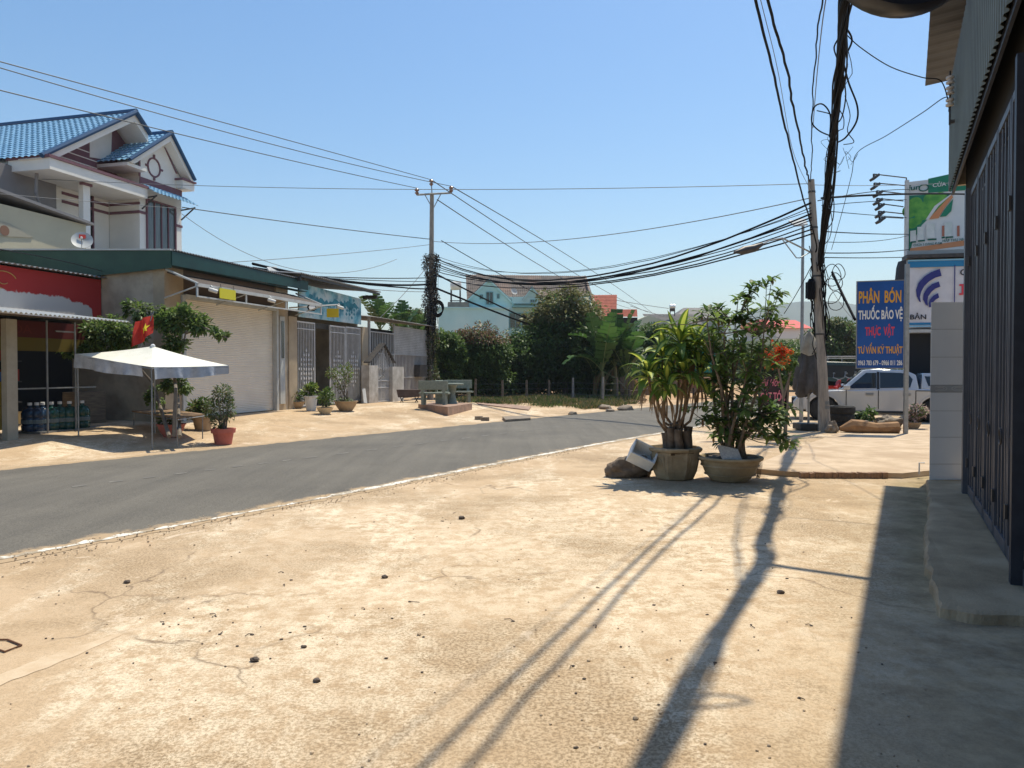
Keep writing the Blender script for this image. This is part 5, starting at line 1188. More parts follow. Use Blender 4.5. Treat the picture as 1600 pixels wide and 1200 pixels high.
btext('fun', 1418, 298, 8, 1437, gt_); btext('CỬA HÀNG', 1457, 292.5, 5.5, 1510, M['bbw']); btext('CHỨA 3 DẠNG ĐẠM', 1427, 385, 3.6, 1471, gt_); btext('HẤP THỤ NHANH', 1472.5, 378.5, 4.2, 1520, gt_)
m = MB(); u_, z_ = B.h(1443, 293.5, .05); m.tube([B.p(u_ + .17 * math.cos(a), .05, z_ + .13 * math.sin(a)) for a in np.linspace(0, 2 * PI, 16)], .025, 5); m.build('logo_ring', gt_, bb)
m = MB()
for px, py, wd in [(1423, 379, 8), (1434, 377, 11), (1449, 375, 14), (1471, 372, 5), (1477, 371.5, 12)]:
    h = [B.h(x, y, .05) for x, y in [(px, py - 1.6), (px + wd, py - 2.4), (px + wd, py), (px, py + .8)]]; m.prism([B.p(a, .05, b_) for a, b_ in h], B.e * .003)
m.build('product_captions', gt_, bb)
m = MB(); m.tube([B.p(ua - .02, .1, zb_ - 4.5), B.p(ua - .02, .1, zt_ + .05)], .09, 8); m.tube([B.p(ua + 5, -.3, 0), B.p(ua + 5, -.3, zt_)], .12, 8); m.build('post', M['whitem'], bb)
m = MB(); m.fbox(B, ua, uz_ + 2, -.1, .25, zb_ - .22, zb_ - .06); m.build('base_beam', M['steeld'], bb)
for k, (lx, ly, rx, ry) in enumerate([(1365, 272, 1416, 278), (1366, 286, 1414, 290), (1370, 298, 1413, 303), (1370, 310, 1411, 314), (1373, 318, 1411, 323), (1373, 330, 1411, 334), (1374, 339, 1411, 341)]):
    a = P(rx, ry, 31); b_ = P(lx, ly, 30.2); m = MB(); m.tube([a, b_], .025, 5)
    if k == 0: m.tube([a, P(1416, 286, 31)], .025, 5)
    arm = m.build('lamp_arm', M['steeld'], bb); WORLDPOS[arm.name] = WORLDPOS[bb.name]
    m = MB(); m.tube([b_, b_ + Vector((.0, 0, -.12))], .04, 6); d_ = Vector((.8, .1, .6)).normalized(); c0 = P(lx + 1.5, ly + 5.5, 30.2); m.obox(c0, d_ * .17, Vector((0, .16, 0)), d_.cross(Vector((0, 1, 0))) * .05)
    o = m.build('lamp_head', M['steeld'], bb); o.parent = arm

# ---- right utility pole
pb_ = G(1290.5, 672, .05); RP = Vector((pb_.x, pb_.y, 0)); RT = P(1267, 281, RP.y); 
rp = thing('utility_pole', 'grey concrete utility pole in front of the silver pickup', 'utility pole', (RP.x, RP.y, .03))
m = MB(); m.tube([RP + Vector((0, 0, -.1)), RP.lerp(RT, .33) , RP.lerp(RT, .66), RT], [.135, .12, .105, .085], 16); m.build('shaft', M['pole'], rp, smooth=True)
def onrp(py): t = (672 - py) / (672 - 281); return RP.lerp(Vector((RT.x, RT.y, RT.z)), t)
m = MB(); c0 = onrp(452); m.obox(c0 + Vector((-.22, -.05, 0)), (.10, 0, 0), (0, .09, 0), (0, 0, .22)); m.lathe([(.09, -.3), (.1, -.2), (.1, .18), (.06, .26)], c0 + Vector((-.20, -.06, .05)), 14); m.build('splice_box', M['wire'], rp)
m = MB()
for py in (300, 355, 430, 520): c0 = onrp(py); m.lathe([(.095 + (py - 281) * .00013, -.025), (.095 + (py - 281) * .00013, .025)], c0, 16)
m.build('strap', M['steeld'], rp)
m = MB(); random.seed(4)
for k in range(16):
    a = random.uniform(0, 2 * PI); py0 = random.uniform(350, 430); pts = []
    for j in range(9):
        c0 = onrp(py0 + j * random.uniform(14, 19)); r_ = .13 + .10 * math.sin(j * 1.3 + k) * random.random() + .02; pts.append(c0 + Vector((math.cos(a + j * .1) * r_ + .03, math.sin(a) * r_, 0)))
    m.tube(pts, .012, 5)
for k, (px, py, r_) in enumerate([(1300, 430, .30), (1305, 440, .24), (1298, 455, .34), (1310, 425, .22), (1306, 470, .26)]):
    c0 = P(px, py, RP.y - .1); m.tube([c0 + Vector((r_ * .8 * math.cos(a), .05 * math.sin(a * 2), r_ * math.sin(a))) for a in np.linspace(0, 2 * PI, 18)], .011, 5)
m.build('hanging_cables', M['wire'], rp)
# stencil numbers on the pole
m = MB(); c0 = onrp(630) + Vector((-.04, -.13, -.1)); 
for z_ in (0, .12): text(m, '88', c0 + Vector((0, 0, z_)), (1, 0, 0), Z_, .09, bold=.02)
m.build('stencil', mat('stencil_grey', (.16, .18, .19)), rp)

# ---- solar street light pole
lb_ = G(1251.5, 660, -.02); LY = lb_.y; LTp = P(1254.5, 352, LY)
lp = thing('street_lamp', 'slim steel solar street lamp with flat square head left of the concrete pole', 'street lamp', (lb_.x, LY, -.03))
m = MB(); m.tube([lb_ + Vector((0, 0, -.1)), lb_.lerp(LTp, .3), LTp], [.065, .055, .045], 12); m.build('shaft', M['galv'], lp, smooth=True)
m = MB(); c0 = P(1246, 348, LY); m.prism([P(1232, 347, LY - .2), P(1241, 354, LY - .5), P(1262, 352, LY + .1), P(1258, 344, LY + .5)], (0, 0, .05)); m.build('solar_head', M['lgrey'], lp)
m = MB(); m.prism([P(1236, 348.5, LY - .18), P(1242, 353.3, LY - .4), P(1257, 352.3, LY + .05), P(1255, 346.5, LY + .3)], (0, 0, -.02)); m.build('led_panel', mat('led_panel', (.5, .34, .28), rough=.4), lp)
# old curved-arm lamp
ol = thing('street_lamp', 'dark cobra-head lamp on a thin angled arm reaching left from the concrete pole', 'street lamp', P(1266, 395, RP.y))
m = MB(); m.tube([P(1268, 395, RP.y), P(1242, 382, RP.y - .2), P(1222, 372, RP.y - .5), P(1202, 376, RP.y - .8), P(1190, 382, RP.y - 1)], .022, 6); m.tube([P(1268, 393, RP.y), P(1250, 403, RP.y - .1), P(1244, 403, RP.y - .2), P(1222, 374, RP.y - .5)], .016, 5); m.build('arm', M['galv'], ol)
m = MB(); a = P(1178, 388, RP.y - 1.0); b_ = P(1150, 393, RP.y - 1.2); b_ = P(1147, 394.5, RP.y - 1.2); c_ = P(1192, 381, RP.y - 1); m.tube([c_, a, a.lerp(b_, .5), b_], [.04, .10, .11, .03], 10); m.build('lamp_head', M['steeld'], ol, smooth=True)
o = ol; o.location = o.location
for ch in ol.children: pass

# ---- folded grey parasol on stand between poles
fp = thing('folded_parasol', 'folded grey-beige parasol standing between the steel lamp pole and the concrete pole', 'parasol', (8.3, 20.6, 0))
PYs = 20.9; m = MB()
prof = []; vs = []; rowsn = [(487, 3, 0), (497, 8, 0), (508, 11, .6), (520, 14, .9), (531, 16, 1), ]
def pleat(rows, npl, cx, Y):
    vs = []; k = 48
    for py, rpx, am in rows:
        c0 = P(cx, py, Y); r_ = rpx * Y / FPX
        for i in range(k): a = 2 * PI * i / k; rr = r_ * (1 + .22 * am * math.sin(a * npl + py * .05)); vs.append(c0 + Vector((math.cos(a) * rr, math.sin(a) * rr * .8, .06 * am * math.sin(a * npl * .5) if py > 525 else 0)))
    fs = [(j * k + i, j * k + (i + 1) % k, (j + 1) * k + (i + 1) % k, (j + 1) * k + i)[::-1] for j in range(len(rows) - 1) for i in range(k)]
    return vs, fs
cx = 1264; m.add(*pleat([(519, 3, 0), (527, 8, .5), (540, 11, .9), (550, 13, 1), (553, 12.5, 1)], 5, cx, PYs)); m.build('top_cloth', mat('parasol_beige', (.42, .38, .30), (.30, .27, .22), scale=5, rough=.8), fp, smooth=True)
m = MB(); m.add(*pleat([(548, 8, .5), (560, 13, .8), (580, 17, 1), (600, 19, 1.2), (612, 20, 1.3), (617, 16, 1.3)], 6, cx - 1, PYs + .05)); m.build('lower_cloth', mat('parasol_dark', (.11, .10, .095), (.07, .065, .06), scale=4, rough=.8), fp, smooth=True)
m = MB(); m.tube([(P(cx, 520, PYs).x, PYs, .1), (P(cx, 520, PYs).x, PYs, P(cx, 517, PYs).z)], .035, 8); m.build('mast', M['galv'], fp)
m = MB(); x_ = P(cx, 520, PYs).x; m.box(x_ - .34, x_ + .32, PYs - .3, PYs + .3, .02, .20); m.build('base', mat('parasol_base', (.05, .05, .05), rough=.7), fp, bevel=.02)
# thin second post with small white meter tag right of the parasol
tp2 = thing('thin_post', 'thin grey post with a small white tag between the parasol and the concrete pole', 'post', (P(1280, 660, 20.6).x, 20.6, 0))
m = MB(); x_ = P(1279.5, 660, 20.6).x; m.tube([(x_, 20.6, -.02), (x_, 20.6, P(1279, 515, 20.6).z)], .035, 8); m.build('post', M['galv'], tp2); m = MB(); c0 = P(1278, 530, 20.5); m.obox(c0, (.055, 0, 0), (0, .01, 0), (0, 0, .15)); m.build('tag', M['white'], tp2)

# ---- dark menu board 'PHỞ ...' signs behind the mango pot
mb_ = thing('menu_board', 'dark menu board with pink handwritten lettering left of the steel lamp pole', 'sign', (P(1211, 660, 19.5).x, 19.5, 0))
MY = 19.5; m = MB(); xa, xb = P(1190, 590, MY), P(1232.5, 590, MY); m.box(xa.x, xb.x, MY, MY + .04, P(0, 640, MY).z, P(0, 588, MY).z); m.build('board', mat('board_black', (.035, .02, .025), (.05, .03, .035), scale=4), mb_)
m = MB(); text(m, 'Phi Hồng', Vector((P(1191, 0, MY).x, MY - .004, P(0, 603, MY).z)), (1, 0, 0), Z_, P(0, 591, MY).z - P(0, 602, MY).z, width=P(1230, 0, MY).x - P(1192, 0, MY).x, shear=.35, bold=.01); text(m, 'CẮT TÓC', Vector((P(1192, 0, MY).x, MY - .004, P(0, 626, MY).z)), (1, 0, 0), Z_, P(0, 613, MY).z - P(0, 626, MY).z, width=P(1231, 0, MY).x - P(1192, 0, MY).x, bold=.03)
m.build('lettering', mat('pink_lettering', (.75, .22, .28)), mb_)
m = MB()
for px in (1191, 1231.5): x_ = P(px, 0, MY).x; m.box(x_ - .03, x_ + .03, MY + .0, MY + .05, .0, P(0, 588, MY).z + .02)
m.build('leg', M['steeld'], mb_)

# ---- pickup truck
def pickup():
    t = thing('pickup_truck', 'silver crew-cab pickup truck parked behind the poles and blue sign', 'pickup truck', (0, 0, 0))
    # local coords: x forward(front = -x here => leftwards in photo), y sideways, z up. Front at x=0 .. rear x=5.35
    body = mat('silver_car_paint', (.56, .57, .58), rough=.22, metal=.3, spec=.5, coat=.8); blk = mat('black_plastic_trim', (.025, .025, .027), rough=.5)
    gl = mat('tinted_window', (.012, .014, .016), rough=.05, spec=.8); W2 = .93
    # side profile with wheel arches cut; lofted across the width
    def arcpts(cx, r, z0, a0, a1, n=12): return [(cx + r * math.cos(math.radians(a0 + (a1 - a0) * k / n)), z0 + r * math.sin(math.radians(a0 + (a1 - a0) * k / n))) for k in range(n + 1)]
    fw, rw, rr, zc = .95, 4.17, .47, .40
    low = [(.10, .42), (.10, .36), (fw - rr, .36)] + arcpts(fw, rr, zc, 180 + 4, 0 - 4)[1:-1] + [(fw + rr, .32), (rw - rr, .34)] + arcpts(rw, rr, zc, 184, -4)[1:-1] + [(rw + rr, .44), (5.32, .50)]
    up = [(5.35, .58), (5.34, 1.10), (4.0, 1.11), (3.72, 1.12), (3.62, 1.13), (1.55, 1.06), (1.2, 1.05), (.55, .97), (.16, .84), (.03, .66), (.02, .5)]
    prof = low + up
    m = MB(); secs = [(-W2 + .07, .93), (-W2, 1.0), (W2, 1.0), (W2 - .07, .93)]
    # body sides as ngons at ±W2 and skin between
    n = len(prof); vs = []
    cxm, czm = 2.7, .7
    for y_, s_ in [(-W2 + .0, 1.0), (W2 - .0, 1.0)]:
        for x_, z_ in prof: vs.append((x_, y_, z_))
    fs = [tuple(range(n)), tuple(range(2 * n - 1, n - 1, -1))] + [(i, n + i, n + (i + 1) % n, (i + 1) % n) for i in range(n)]
    m.add(vs, fs); m.build('body', body, t, bevel=.035, smooth=True, angle=35)
    # greenhouse (tapered)
    m = MB(); g0 = [(1.42, 1.05), (3.70, 1.10), (3.62, 1.60), (3.30, 1.76), (2.45, 1.80), (2.12, 1.76)]
    def taper(z_): return W2 - .03 - max(0, (z_ - 1.06)) * .24
    n = len(g0); vs = [(x_, -taper(z_), z_) for x_, z_ in g0] + [(x_, taper(z_), z_) for x_, z_ in g0]
    m.add(vs, [tuple(range(n)), tuple(range(2 * n - 1, n - 1, -1))] + [(i, n + i, n + (i + 1) % n, (i + 1) % n) for i in range(n)]); m.build('cab', body, t, bevel=.04, smooth=True, angle=35)
    # canopy over the bed
    m = MB(); g1 = [(3.74, 1.10), (5.30, 1.10), (5.12, 1.55), (4.95, 1.62), (3.80, 1.66)]; n = len(g1); vs = [(x_, -taper(z_) - .0, z_) for x_, z_ in g1] + [(x_, taper(z_), z_) for x_, z_ in g1]
    m.add(vs, [tuple(range(n)), tuple(range(2 * n - 1, n - 1, -1))] + [(i, n + i, n + (i + 1) % n, (i + 1) % n) for i in range(n)]); m.build('bed_canopy', body, t, bevel=.04, smooth=True, angle=35)
    # windows on both sides
    for sgn in (-1, 1):
        for nm, pts in (('side_window', [(1.66, 1.12), (2.50, 1.14), (2.50, 1.66), (2.20, 1.66)]), ('side_window', [(2.60, 1.14), (3.45, 1.17), (3.52, 1.45), (3.40, 1.62), (3.2, 1.66), (2.60, 1.68)]), ('canopy_window', [(3.95, 1.22), (4.95, 1.22), (4.88, 1.5), (3.85, 1.55)])):
            m = MB(); o1 = [Vector((x_, sgn * (taper(z_) + .004), z_)) for x_, z_ in pts]; m.prism(o1, (0, sgn * .006, 0)); m.build(nm, gl, t)
        m = MB(); m.prism([Vector((x_, sgn * (taper(z_) + .002), z_)) for x_, z_ in [(2.51, 1.10), (2.585, 1.10), (2.585, 1.70), (2.51, 1.70)]], (0, sgn * .005, 0)); m.build('door_pillar', blk, t)
        m = MB()
        for x_ in (1.62, 2.55, 3.60): m.box(x_ - .012, x_ + .012, sgn * (W2 + .004) - .004, sgn * (W2 + .004) + .004, .42, 1.07)
        m.box(3.60, 5.33, sgn * (W2 + .002) - .004, sgn * (W2 + .002) + .004, 1.045, 1.075); m.build('door_seams', blk, t)
        m = MB()
        for x_ in (2.30, 3.35): m.obox((x_, sgn * (W2 + .025), .93), (.10, 0, 0), (0, .015, 0), (0, 0, .018)); m.obox((x_, sgn * (W2 + .004), .93), (.11, 0, 0), (0, .008, 0), (0, 0, .045))
        m.obox((4.1, sgn * (W2 + .008), .90), (.1, 0, 0), (0, .006, 0), (0, 0, .02)); m.build('door_handle', M['galv'], t)
        m = MB(); m.obox((1.63, sgn * (W2 + .13), 1.17), (.10, 0, 0), (0, .12, 0), (0, 0, .075)); m.build('wing_mirror', body, t, bevel=.03)
        m = MB(); m.box(1.5, 3.6, sgn * W2 - .05, sgn * W2 + .06, .30, .36); m.build('side_step', blk, t)
        for cx in (fw, rw):
            m = MB(); m.lathe([(.24, -.12), (.34, -.125), (.385, -.10), (.392, 0), (.385, .10), (.34, .125), (.24, .12)], (cx, sgn * (W2 - .10), .392), 32, (0, 1, 0)); wh = m.build('wheel', M['rubber'], t, smooth=True)
            m = MB(); m.lathe([(.245, -.10), (.25, .105), (.225, .11), (.215, .02), (.05, .0)], (cx, sgn * (W2 - .10), .392), 28, (0, sgn, 0))
            for k in range(6):
                a = k * PI / 3; cc_ = Vector((cx, sgn * (W2 - .005), .392)); dd = Vector((math.cos(a), 0, math.sin(a))); ss = Vector((-math.sin(a), 0, math.cos(a)))
                m.prism([cc_ + dd * .03 + ss * .03, cc_ + dd * .235 + ss * .055, cc_ + dd * .235 + ss * .012, cc_ + dd * .10, cc_ + dd * .235 - ss * .012, cc_ + dd * .235 - ss * .055, cc_ + dd * .03 - ss * .03], (0, -sgn * .03, 0))
            m.lathe([(.05, -.02), (.05, .01), (.03, .02)], (cx, sgn * (W2 - .01), .392), 14, (0, sgn, 0)); r = m.build('rim', mat('alloy_rim', (.55, .55, .55), rough=.3, metal=.8), t, smooth=True); r.parent = wh
            m = MB(); rim_ = []
            for k in range(17): a = math.radians(190 - 200 * k / 16); rim_.append((cx + .475 * math.cos(a), zc + .475 * math.sin(a)))
            outer = [(cx + .535 * math.cos(math.radians(190 - 200 * k / 16)), zc + .535 * math.sin(math.radians(190 - 200 * k / 16))) for k in range(17)]
            for k in range(16): m.prism([(rim_[k][0], sgn * W2, rim_[k][1]), (rim_[k + 1][0], sgn * W2, rim_[k + 1][1]), (outer[k + 1][0], sgn * W2, outer[k + 1][1]), (outer[k][0], sgn * W2, outer[k][1])], (0, sgn * .035, 0))
            m.build('wheel_arch', body, t)
            m = MB(); m.lathe([(.46, -.3), (.46, .3)], (cx, sgn * .55, zc), 24, (0, 1, 0)); m.build('wheel_well', M['dark'], t)
        m = MB(); m.prism([(.10, sgn * (W2 - .02), .72), (.55, sgn * (W2 + .004), .86), (.50, sgn * (W2 + .004), .74), (.08, sgn * (W2 - .3), .68)], (0, -sgn * .05, .06)); m.build('headlight', gl, t)
        m = MB(); m.box(5.30, 5.36, sgn * W2 - .06 if sgn > 0 else sgn * W2 - .004, sgn * W2 + .004 if sgn > 0 else sgn * W2 + .06, .75, 1.05); m.build('tail_light', mat('tail_red', (.35, .01, .01), rough=.2), t)
    m = MB(); m.prism([(1.50, -.76, 1.12), (1.50, .76, 1.12), (2.09, .66, 1.72), (2.09, -.66, 1.72)], (-.012, 0, .012)); m.build('windscreen', gl, t)
    m = MB(); m.box(-.03, .10, -.6, .6, .55, .78); m.build('grille', blk, t); m = MB(); m.box(-.06, .12, -.88, .88, .34, .52); m.build('front_bumper', body, t, bevel=.04)
    m = MB(); m.box(5.33, 5.45, -.85, .85, .42, .60); m.build('rear_bumper', M['galv'], t, bevel=.03)
    m = MB(); m.box(.3, 5.1, -.6, .6, .28, .40); m.build('chassis', blk, t)
    return t
# side facing the camera is local -y; front towards -x
tr = pickup(); th = math.radians(-22); tx, ty = P(1237, 600, 25.4).x, 25.35
sC = 1.04
c_, s_ = math.cos(th), math.sin(th)
off = Vector((0, -.93 * sC, 0)); tr.location = (tx - (c_ * 0 - s_ * off.y), ty - (s_ * 0 + c_ * off.y), -.0); tr.rotation_euler = (0, 0, th); tr.scale = (sC, sC, .965)

# ---- stacked tyres (three) behind the pole
ty0 = G(1312, 664, 0)
tyb = None
for k in range(3):
    if tyb is None:
        m = MB(); m.lathe([(.20, -.02), (.26, -.10), (.33, -.115), (.365, -.08), (.37, 0), (.365, .08), (.33, .115), (.26, .10), (.20, .02)], (0, 0, 0), 36); 
        tyb = m.build('tyre', M['rubber'], smooth=True); o = tyb; tag(o, None, 'tyre', 'tyres stacked behind the concrete pole')
    else: o = dup(tyb)
    o['label'] = ['black tyre at the bottom of the stack right of the concrete pole', 'black tyre in the middle of the stack right of the concrete pole', 'black tyre on top of the stack right of the concrete pole'][k]
    o.location = (P(1313, 640, 21.3).x + .015 * k, 21.3, .10 + k * .225)
# ---- log and rocks
lg = MB(); a = P(1316, 672, 20.2); pts = [(P(1318, 0, 20).x, 20.0, .10), (P(1336, 0, 20).x, 19.95, .17), (P(1352, 0, 19.9).x, 19.9, .16), (P(1372, 0, 19.9).x, 19.8, .13), (P(1408, 0, 19.8).x, 19.75, .16)]
M['log'] = mat('split_log', (.36, .20, .09), (.22, .12, .06), scale=5, bump=.7, bscale=20)
lg.tube(pts, [.06, .20, .19, .15, .16], 9); o = lg.build('log', M['log'], origin=(pts[0][0], 20, 0), smooth=True, angle=30); tag(o, 'weathered orange-brown log lying between the concrete pole and the sign post', 'log')
rocksp = [(1305, 664, .15, .26, 'pale upright stone leaning against the right foot of the concrete pole'), (1353, 656, .26, .22, 'brown boulder behind the log, left of two'), (1378, 660, .24, .16, 'flat brown boulder behind the log near the sign post'), (1404, 660, .14, .18, 'pale stone wedged between the log and the sign post'), (1392, 652, .36, .30, 'large dark boulder in the shade behind the sign post')]
for k, (px, py, r_, h_, lab) in enumerate(rocksp):
    Yr = [19.95, 20.7, 20.5, 20.05, 21.6][k]; x_ = P(px, 0, Yr).x; m = MB(); m.blob((x_, Yr, h_ * .5), r_, r_ * .8, h_ * .75, seed=k + 9, amp=.3, nu=30, nv=18, a2=.14); tag(m.build('boulder', M['rock'], smooth=True, angle=35, origin=(x_, Yr, 0)), lab, 'boulder', 'rocks around the log')
# ================================================================ potted plants in the foreground
def blade(mb, base, d, up, L, W, droop=.6, seg=6, mats=(0, 1), twist=0, wave=0, tipp=.8, belly=.35):
    """arching strap leaf, 4 strips wide: mats[0] at the margins, mats[1] in the middle"""
    p = Vector(base); d = Vector(d).normalized(); side = d.cross(Vector(up)); side = side.normalized() if side.length > 1e-4 else Vector((1, 0, 0))
    rows = []; dd = d.copy(); st = L / seg
    for i in range(seg + 1):
        t = i / seg
        wv = W * .5 * max(.06, min(1, (t / belly) ** .6 if t < belly else (1 - ((t - belly) / (1 - belly)) ** 2.2))) if i < seg else W * .02
        nrm = side.cross(dd).normalized(); s2 = (side + nrm * twist * t).normalized()
        rows.append([p - s2 * wv + nrm * wv * .35, p - s2 * wv * .45 + nrm * wv * .1, p + s2 * wv * .45 + nrm * wv * .1, p + s2 * wv + nrm * wv * .35])
        dd = (dd + Vector((0, 0, -droop * st / L * (1 + t * 1.6)))).normalized(); p = p + dd * st + nrm * wave * math.sin(t * 9) * st
    b = len(mb.v)
    for r in rows: mb.v += [tuple(x) for x in r]
    for i in range(seg):
        for k in range(3):
            a = b + i * 4 + k; mb.f.append((a, a + 1, a + 5, a + 4)); mb.m.append(mats[1] if k == 1 else mats[0])
def leaf2f(mb, base, d, up, L, W, mi, droop=.3, fold=.25):
    """lanceolate leaf, 3 segments, folded along the midrib"""
    p = Vector(base); dd = Vector(d).normalized(); side = dd.cross(Vector(up)); side = side.normalized() if side.length > 1e-4 else Vector((1, 0, 0))
    b = len(mb.v); ws = (.08, .85, 1.0, .0); st = L / 3
    for i, w_ in enumerate(ws):
        nrm = side.cross(dd).normalized(); hw = W * .5 * w_
        mb.v += [tuple(p - side * hw + nrm * hw * fold), tuple(p), tuple(p + side * hw + nrm * hw * fold)]
        dd = (dd + Vector((0, 0, -droop * .5))).normalized(); p = p + dd * st
    for i in range(3):
        a = b + i * 3; mb.f += [(a, a + 1, a + 4, a + 3), (a + 1, a + 2, a + 5, a + 4)]; mb.m += [mi, mi]
DG = leafmat('dracaena_green', (.08, .16, .025), (.13, .22, .035)); DY = leafmat('dracaena_yellow', (.58, .60, .11), (.42, .52, .09), .4); DD = leafmat('dry_leaf', (.20, .12, .06), (.30, .20, .10)); 
M['pot'] = mat('cement_pot', (.44, .34, .21), (.31, .235, .145), scale=4, c3=(.52, .42, .29), s3=3, bump=.35, bscale=60)
# octagonal pot
o1 = G(1063, 752, 0); pc1 = Vector((P(1063.5, 0, 11.25).x, 11.55, 0))
t1 = thing('potted_dracaena', 'potted dracaena with yellow-striped strap leaves in an octagonal cement pot', 'potted plant', pc1)
m = MB()
def octp(prof, c, rot=PI / 8, n=8):
    vs = []; 
    for r, z in prof:
        for j in range(n): a = 2 * PI * j / n + rot; vs.append(c + Vector((r * math.cos(a), r * math.sin(a), z)))
    fs = []
    for i in range(len(prof) - 1):
        for j in range(n): l = (j + 1) % n; fs.append((i * n + j, i * n + l, (i + 1) * n + l, (i + 1) * n + j))
    fs += [tuple(range(n - 1, -1, -1)), tuple(range((len(prof) - 1) * n, len(prof) * n))]
    return vs, fs
m.add(*octp([(.27, 0), (.30, .02), (.355, .14), (.385, .30), (.39, .42), (.385, .43), (.425, .45), (.44, .475), (.435, .50), (.385, .505), (.37, .44)], pc1, rot=.30)); m.build('pot', M['pot'], t1, bevel=.008)
m = MB()
for j in range(8):
    a = 2 * PI * (j + .5) / 8 + .30; n_ = Vector((math.cos(a), math.sin(a), 0)); s_ = Vector((-n_.y, n_.x, 0)); rr = math.cos(PI / 8)
    def pp(u_, z_): r_ = (.355 + (z_ - .14) * .19) * rr; return pc1 + n_ * (r_ + .0) + s_ * u_ + Vector((0, 0, z_))
    for (u0, u1, z0, z1) in ((-.09, .09, .14, .155), (-.09, .09, .37, .385)): m.prism([pp(u0, z0), pp(u1, z0), pp(u1, z1), pp(u0, z1)], n_ * .008)
    for u0 in (-.09, .078): m.prism([pp(u0, .155), pp(u0 + .012, .155), pp(u0 + .012, .37), pp(u0, .37)], n_ * .008)
    m.prism([pp(.05 * math.cos(b_), .265 + .07 * math.sin(b_)) for b_ in np.linspace(0, 2 * PI, 13)[:-1]], n_ * .010)
    m.prism([pp(.028 * math.cos(b_), .265 + .04 * math.sin(b_)) for b_ in np.linspace(0, 2 * PI, 9)[:-1]], n_ * .016)
m.build('relief_panels', M['pot'], t1)
m = MB(); m.blob(pc1 + Vector((0, 0, .43)), .37, .37, .05, seed=2, nu=20, nv=6); m.build('soil', M['soil'], t1)
random.seed(31); m = MB()
# chunky cut stumps + thin canes
for k in range(9):
    a = k * 2.4; b_ = pc1 + Vector((math.cos(a) * .11 * (k % 3), math.sin(a) * .09 * (k % 3), .40)); h = random.uniform(.28, .48)
    tp = b_ + Vector((random.uniform(-.05, .05), random.uniform(-.04, .04), h)); m.tube([b_, b_.lerp(tp, .3) + Vector((random.uniform(-.02, .02), 0, 0)), b_.lerp(tp, .7), tp], [random.uniform(.07, .10), .07, .065, random.uniform(.055, .08)], 9)
m.build('stump', mat('dracaena_bark', (.19, .14, .10), (.08, .06, .045), scale=9, bump=1, bscale=30), t1, smooth=True, angle=50)
heads = [(1062, 540, 0, .60, 24), (1012, 590, -.15, .50, 20), (1035, 562, .15, .52, 20), (1088, 545, .1, .50, 20), (1068, 585, -.2, .52, 20), (1095, 590, .15, .44, 16), (1042, 606, -.2, .46, 16), (1078, 560, .3, .48, 16), (1025, 600, .3, .44, 14)]
mc = MB(); ml = MB()
for hi, (px, py, dy, Ls, nl) in enumerate(heads):
    hp = P(px, py, 11.45 + dy); b_ = pc1 + Vector((random.uniform(-.16, .16), random.uniform(-.12, .12), .72)); sw = Vector((random.uniform(-.10, .10) + (hp.x - b_.x) * .35, random.uniform(-.08, .08), 0))
    mc.tube([b_, b_.lerp(hp, .3) + sw * .7 + Vector((0, 0, -.08)), b_.lerp(hp, .7) + sw * .5, hp + Vector((0, 0, .06))], [.026, .021, .018, .016], 7)
    for k in range(nl):
        az = k * 2.39996 + hi; t = k / nl; el = 1.25 - 1.25 * t + random.uniform(-.15, .15)
        d = Vector((math.cos(az) * math.cos(el), math.sin(az) * math.cos(el), math.sin(el)))
        blade(ml, hp + Vector((0, 0, .10 - .16 * t)), d, (0, 0, 1), Ls * random.uniform(.75, 1.12) * (1 if t < .9 else .8), random.uniform(.11, .155), droop=random.uniform(.45, 1.2) + t * .5, seg=7, mats=(0, 1) if random.random() < .75 else (0, 0), twist=random.uniform(-.5, .5), wave=random.uniform(0, .12))
    # dry hanging leaves
    for k in range(11):
        az = random.uniform(0, 2 * PI); d = Vector((math.cos(az) * .5, math.sin(az) * .5, -.5)); blade(ml, hp + Vector((0, 0, -.12)), d, (0, 0, 1), random.uniform(.25, .5), random.uniform(.02, .035), droop=1.6, seg=5, mats=(2, 2), twist=1, wave=.15)
# long single upright spear leaves
for px, py, hh in ((1052, 530, .48), (1082, 540, .35)): blade(ml, P(px + 8, py, 11.45), (-.35, 0, 1), (0, -1, .3), hh, .085, droop=.1, mats=(0, 1))
mc.build('canes', mat('cane_bark', (.26, .18, .12), (.15, .10, .07), scale=14, bump=.6), t1, smooth=True)
ml.build('leaves', [DG, DY, DD], t1, smooth=True, angle=0)

# round bowl pot with tall bushy plant
pc2 = Vector((P(1153.5, 0, 11.05).x, 11.35, 0))
t2 = thing('potted_shrub', 'tall bushy many-stemmed shrub in a wide round cement bowl', 'potted plant', pc2)
m = MB(); m.lathe([(.24, 0), (.28, .01), (.37, .12), (.43, .27), (.445, .31), (.49, .335), (.50, .355), (.49, .375), (.43, .375), (.415, .33)], pc2, 44); m.lathe([(.384, .10), (.384, .11)], pc2, 44); m.lathe([(.440, .235), (.437, .255)], pc2, 44); m.build('pot', M['pot'], t2, smooth=True, angle=35)
m = MB(); m.blob(pc2 + Vector((0, 0, .33)), .42, .42, .045, seed=6, nu=20, nv=6); m.build('soil', M['soil'], t2)
m = MB(); c0 = pc2 + Vector((-.10, -.36, .44)); m.obox(c0, Vector((.13, 0, -.03)), Vector((.03, .004, .0)), Vector((-.03, .05, .105))); tag(m.build('foam_sheet', mat('speckled_foam', (.42, .42, .42), (.62, .62, .60), scale=30), origin=c0), 'square grey foam tray standing on the soil of the round bowl', 'foam tray')
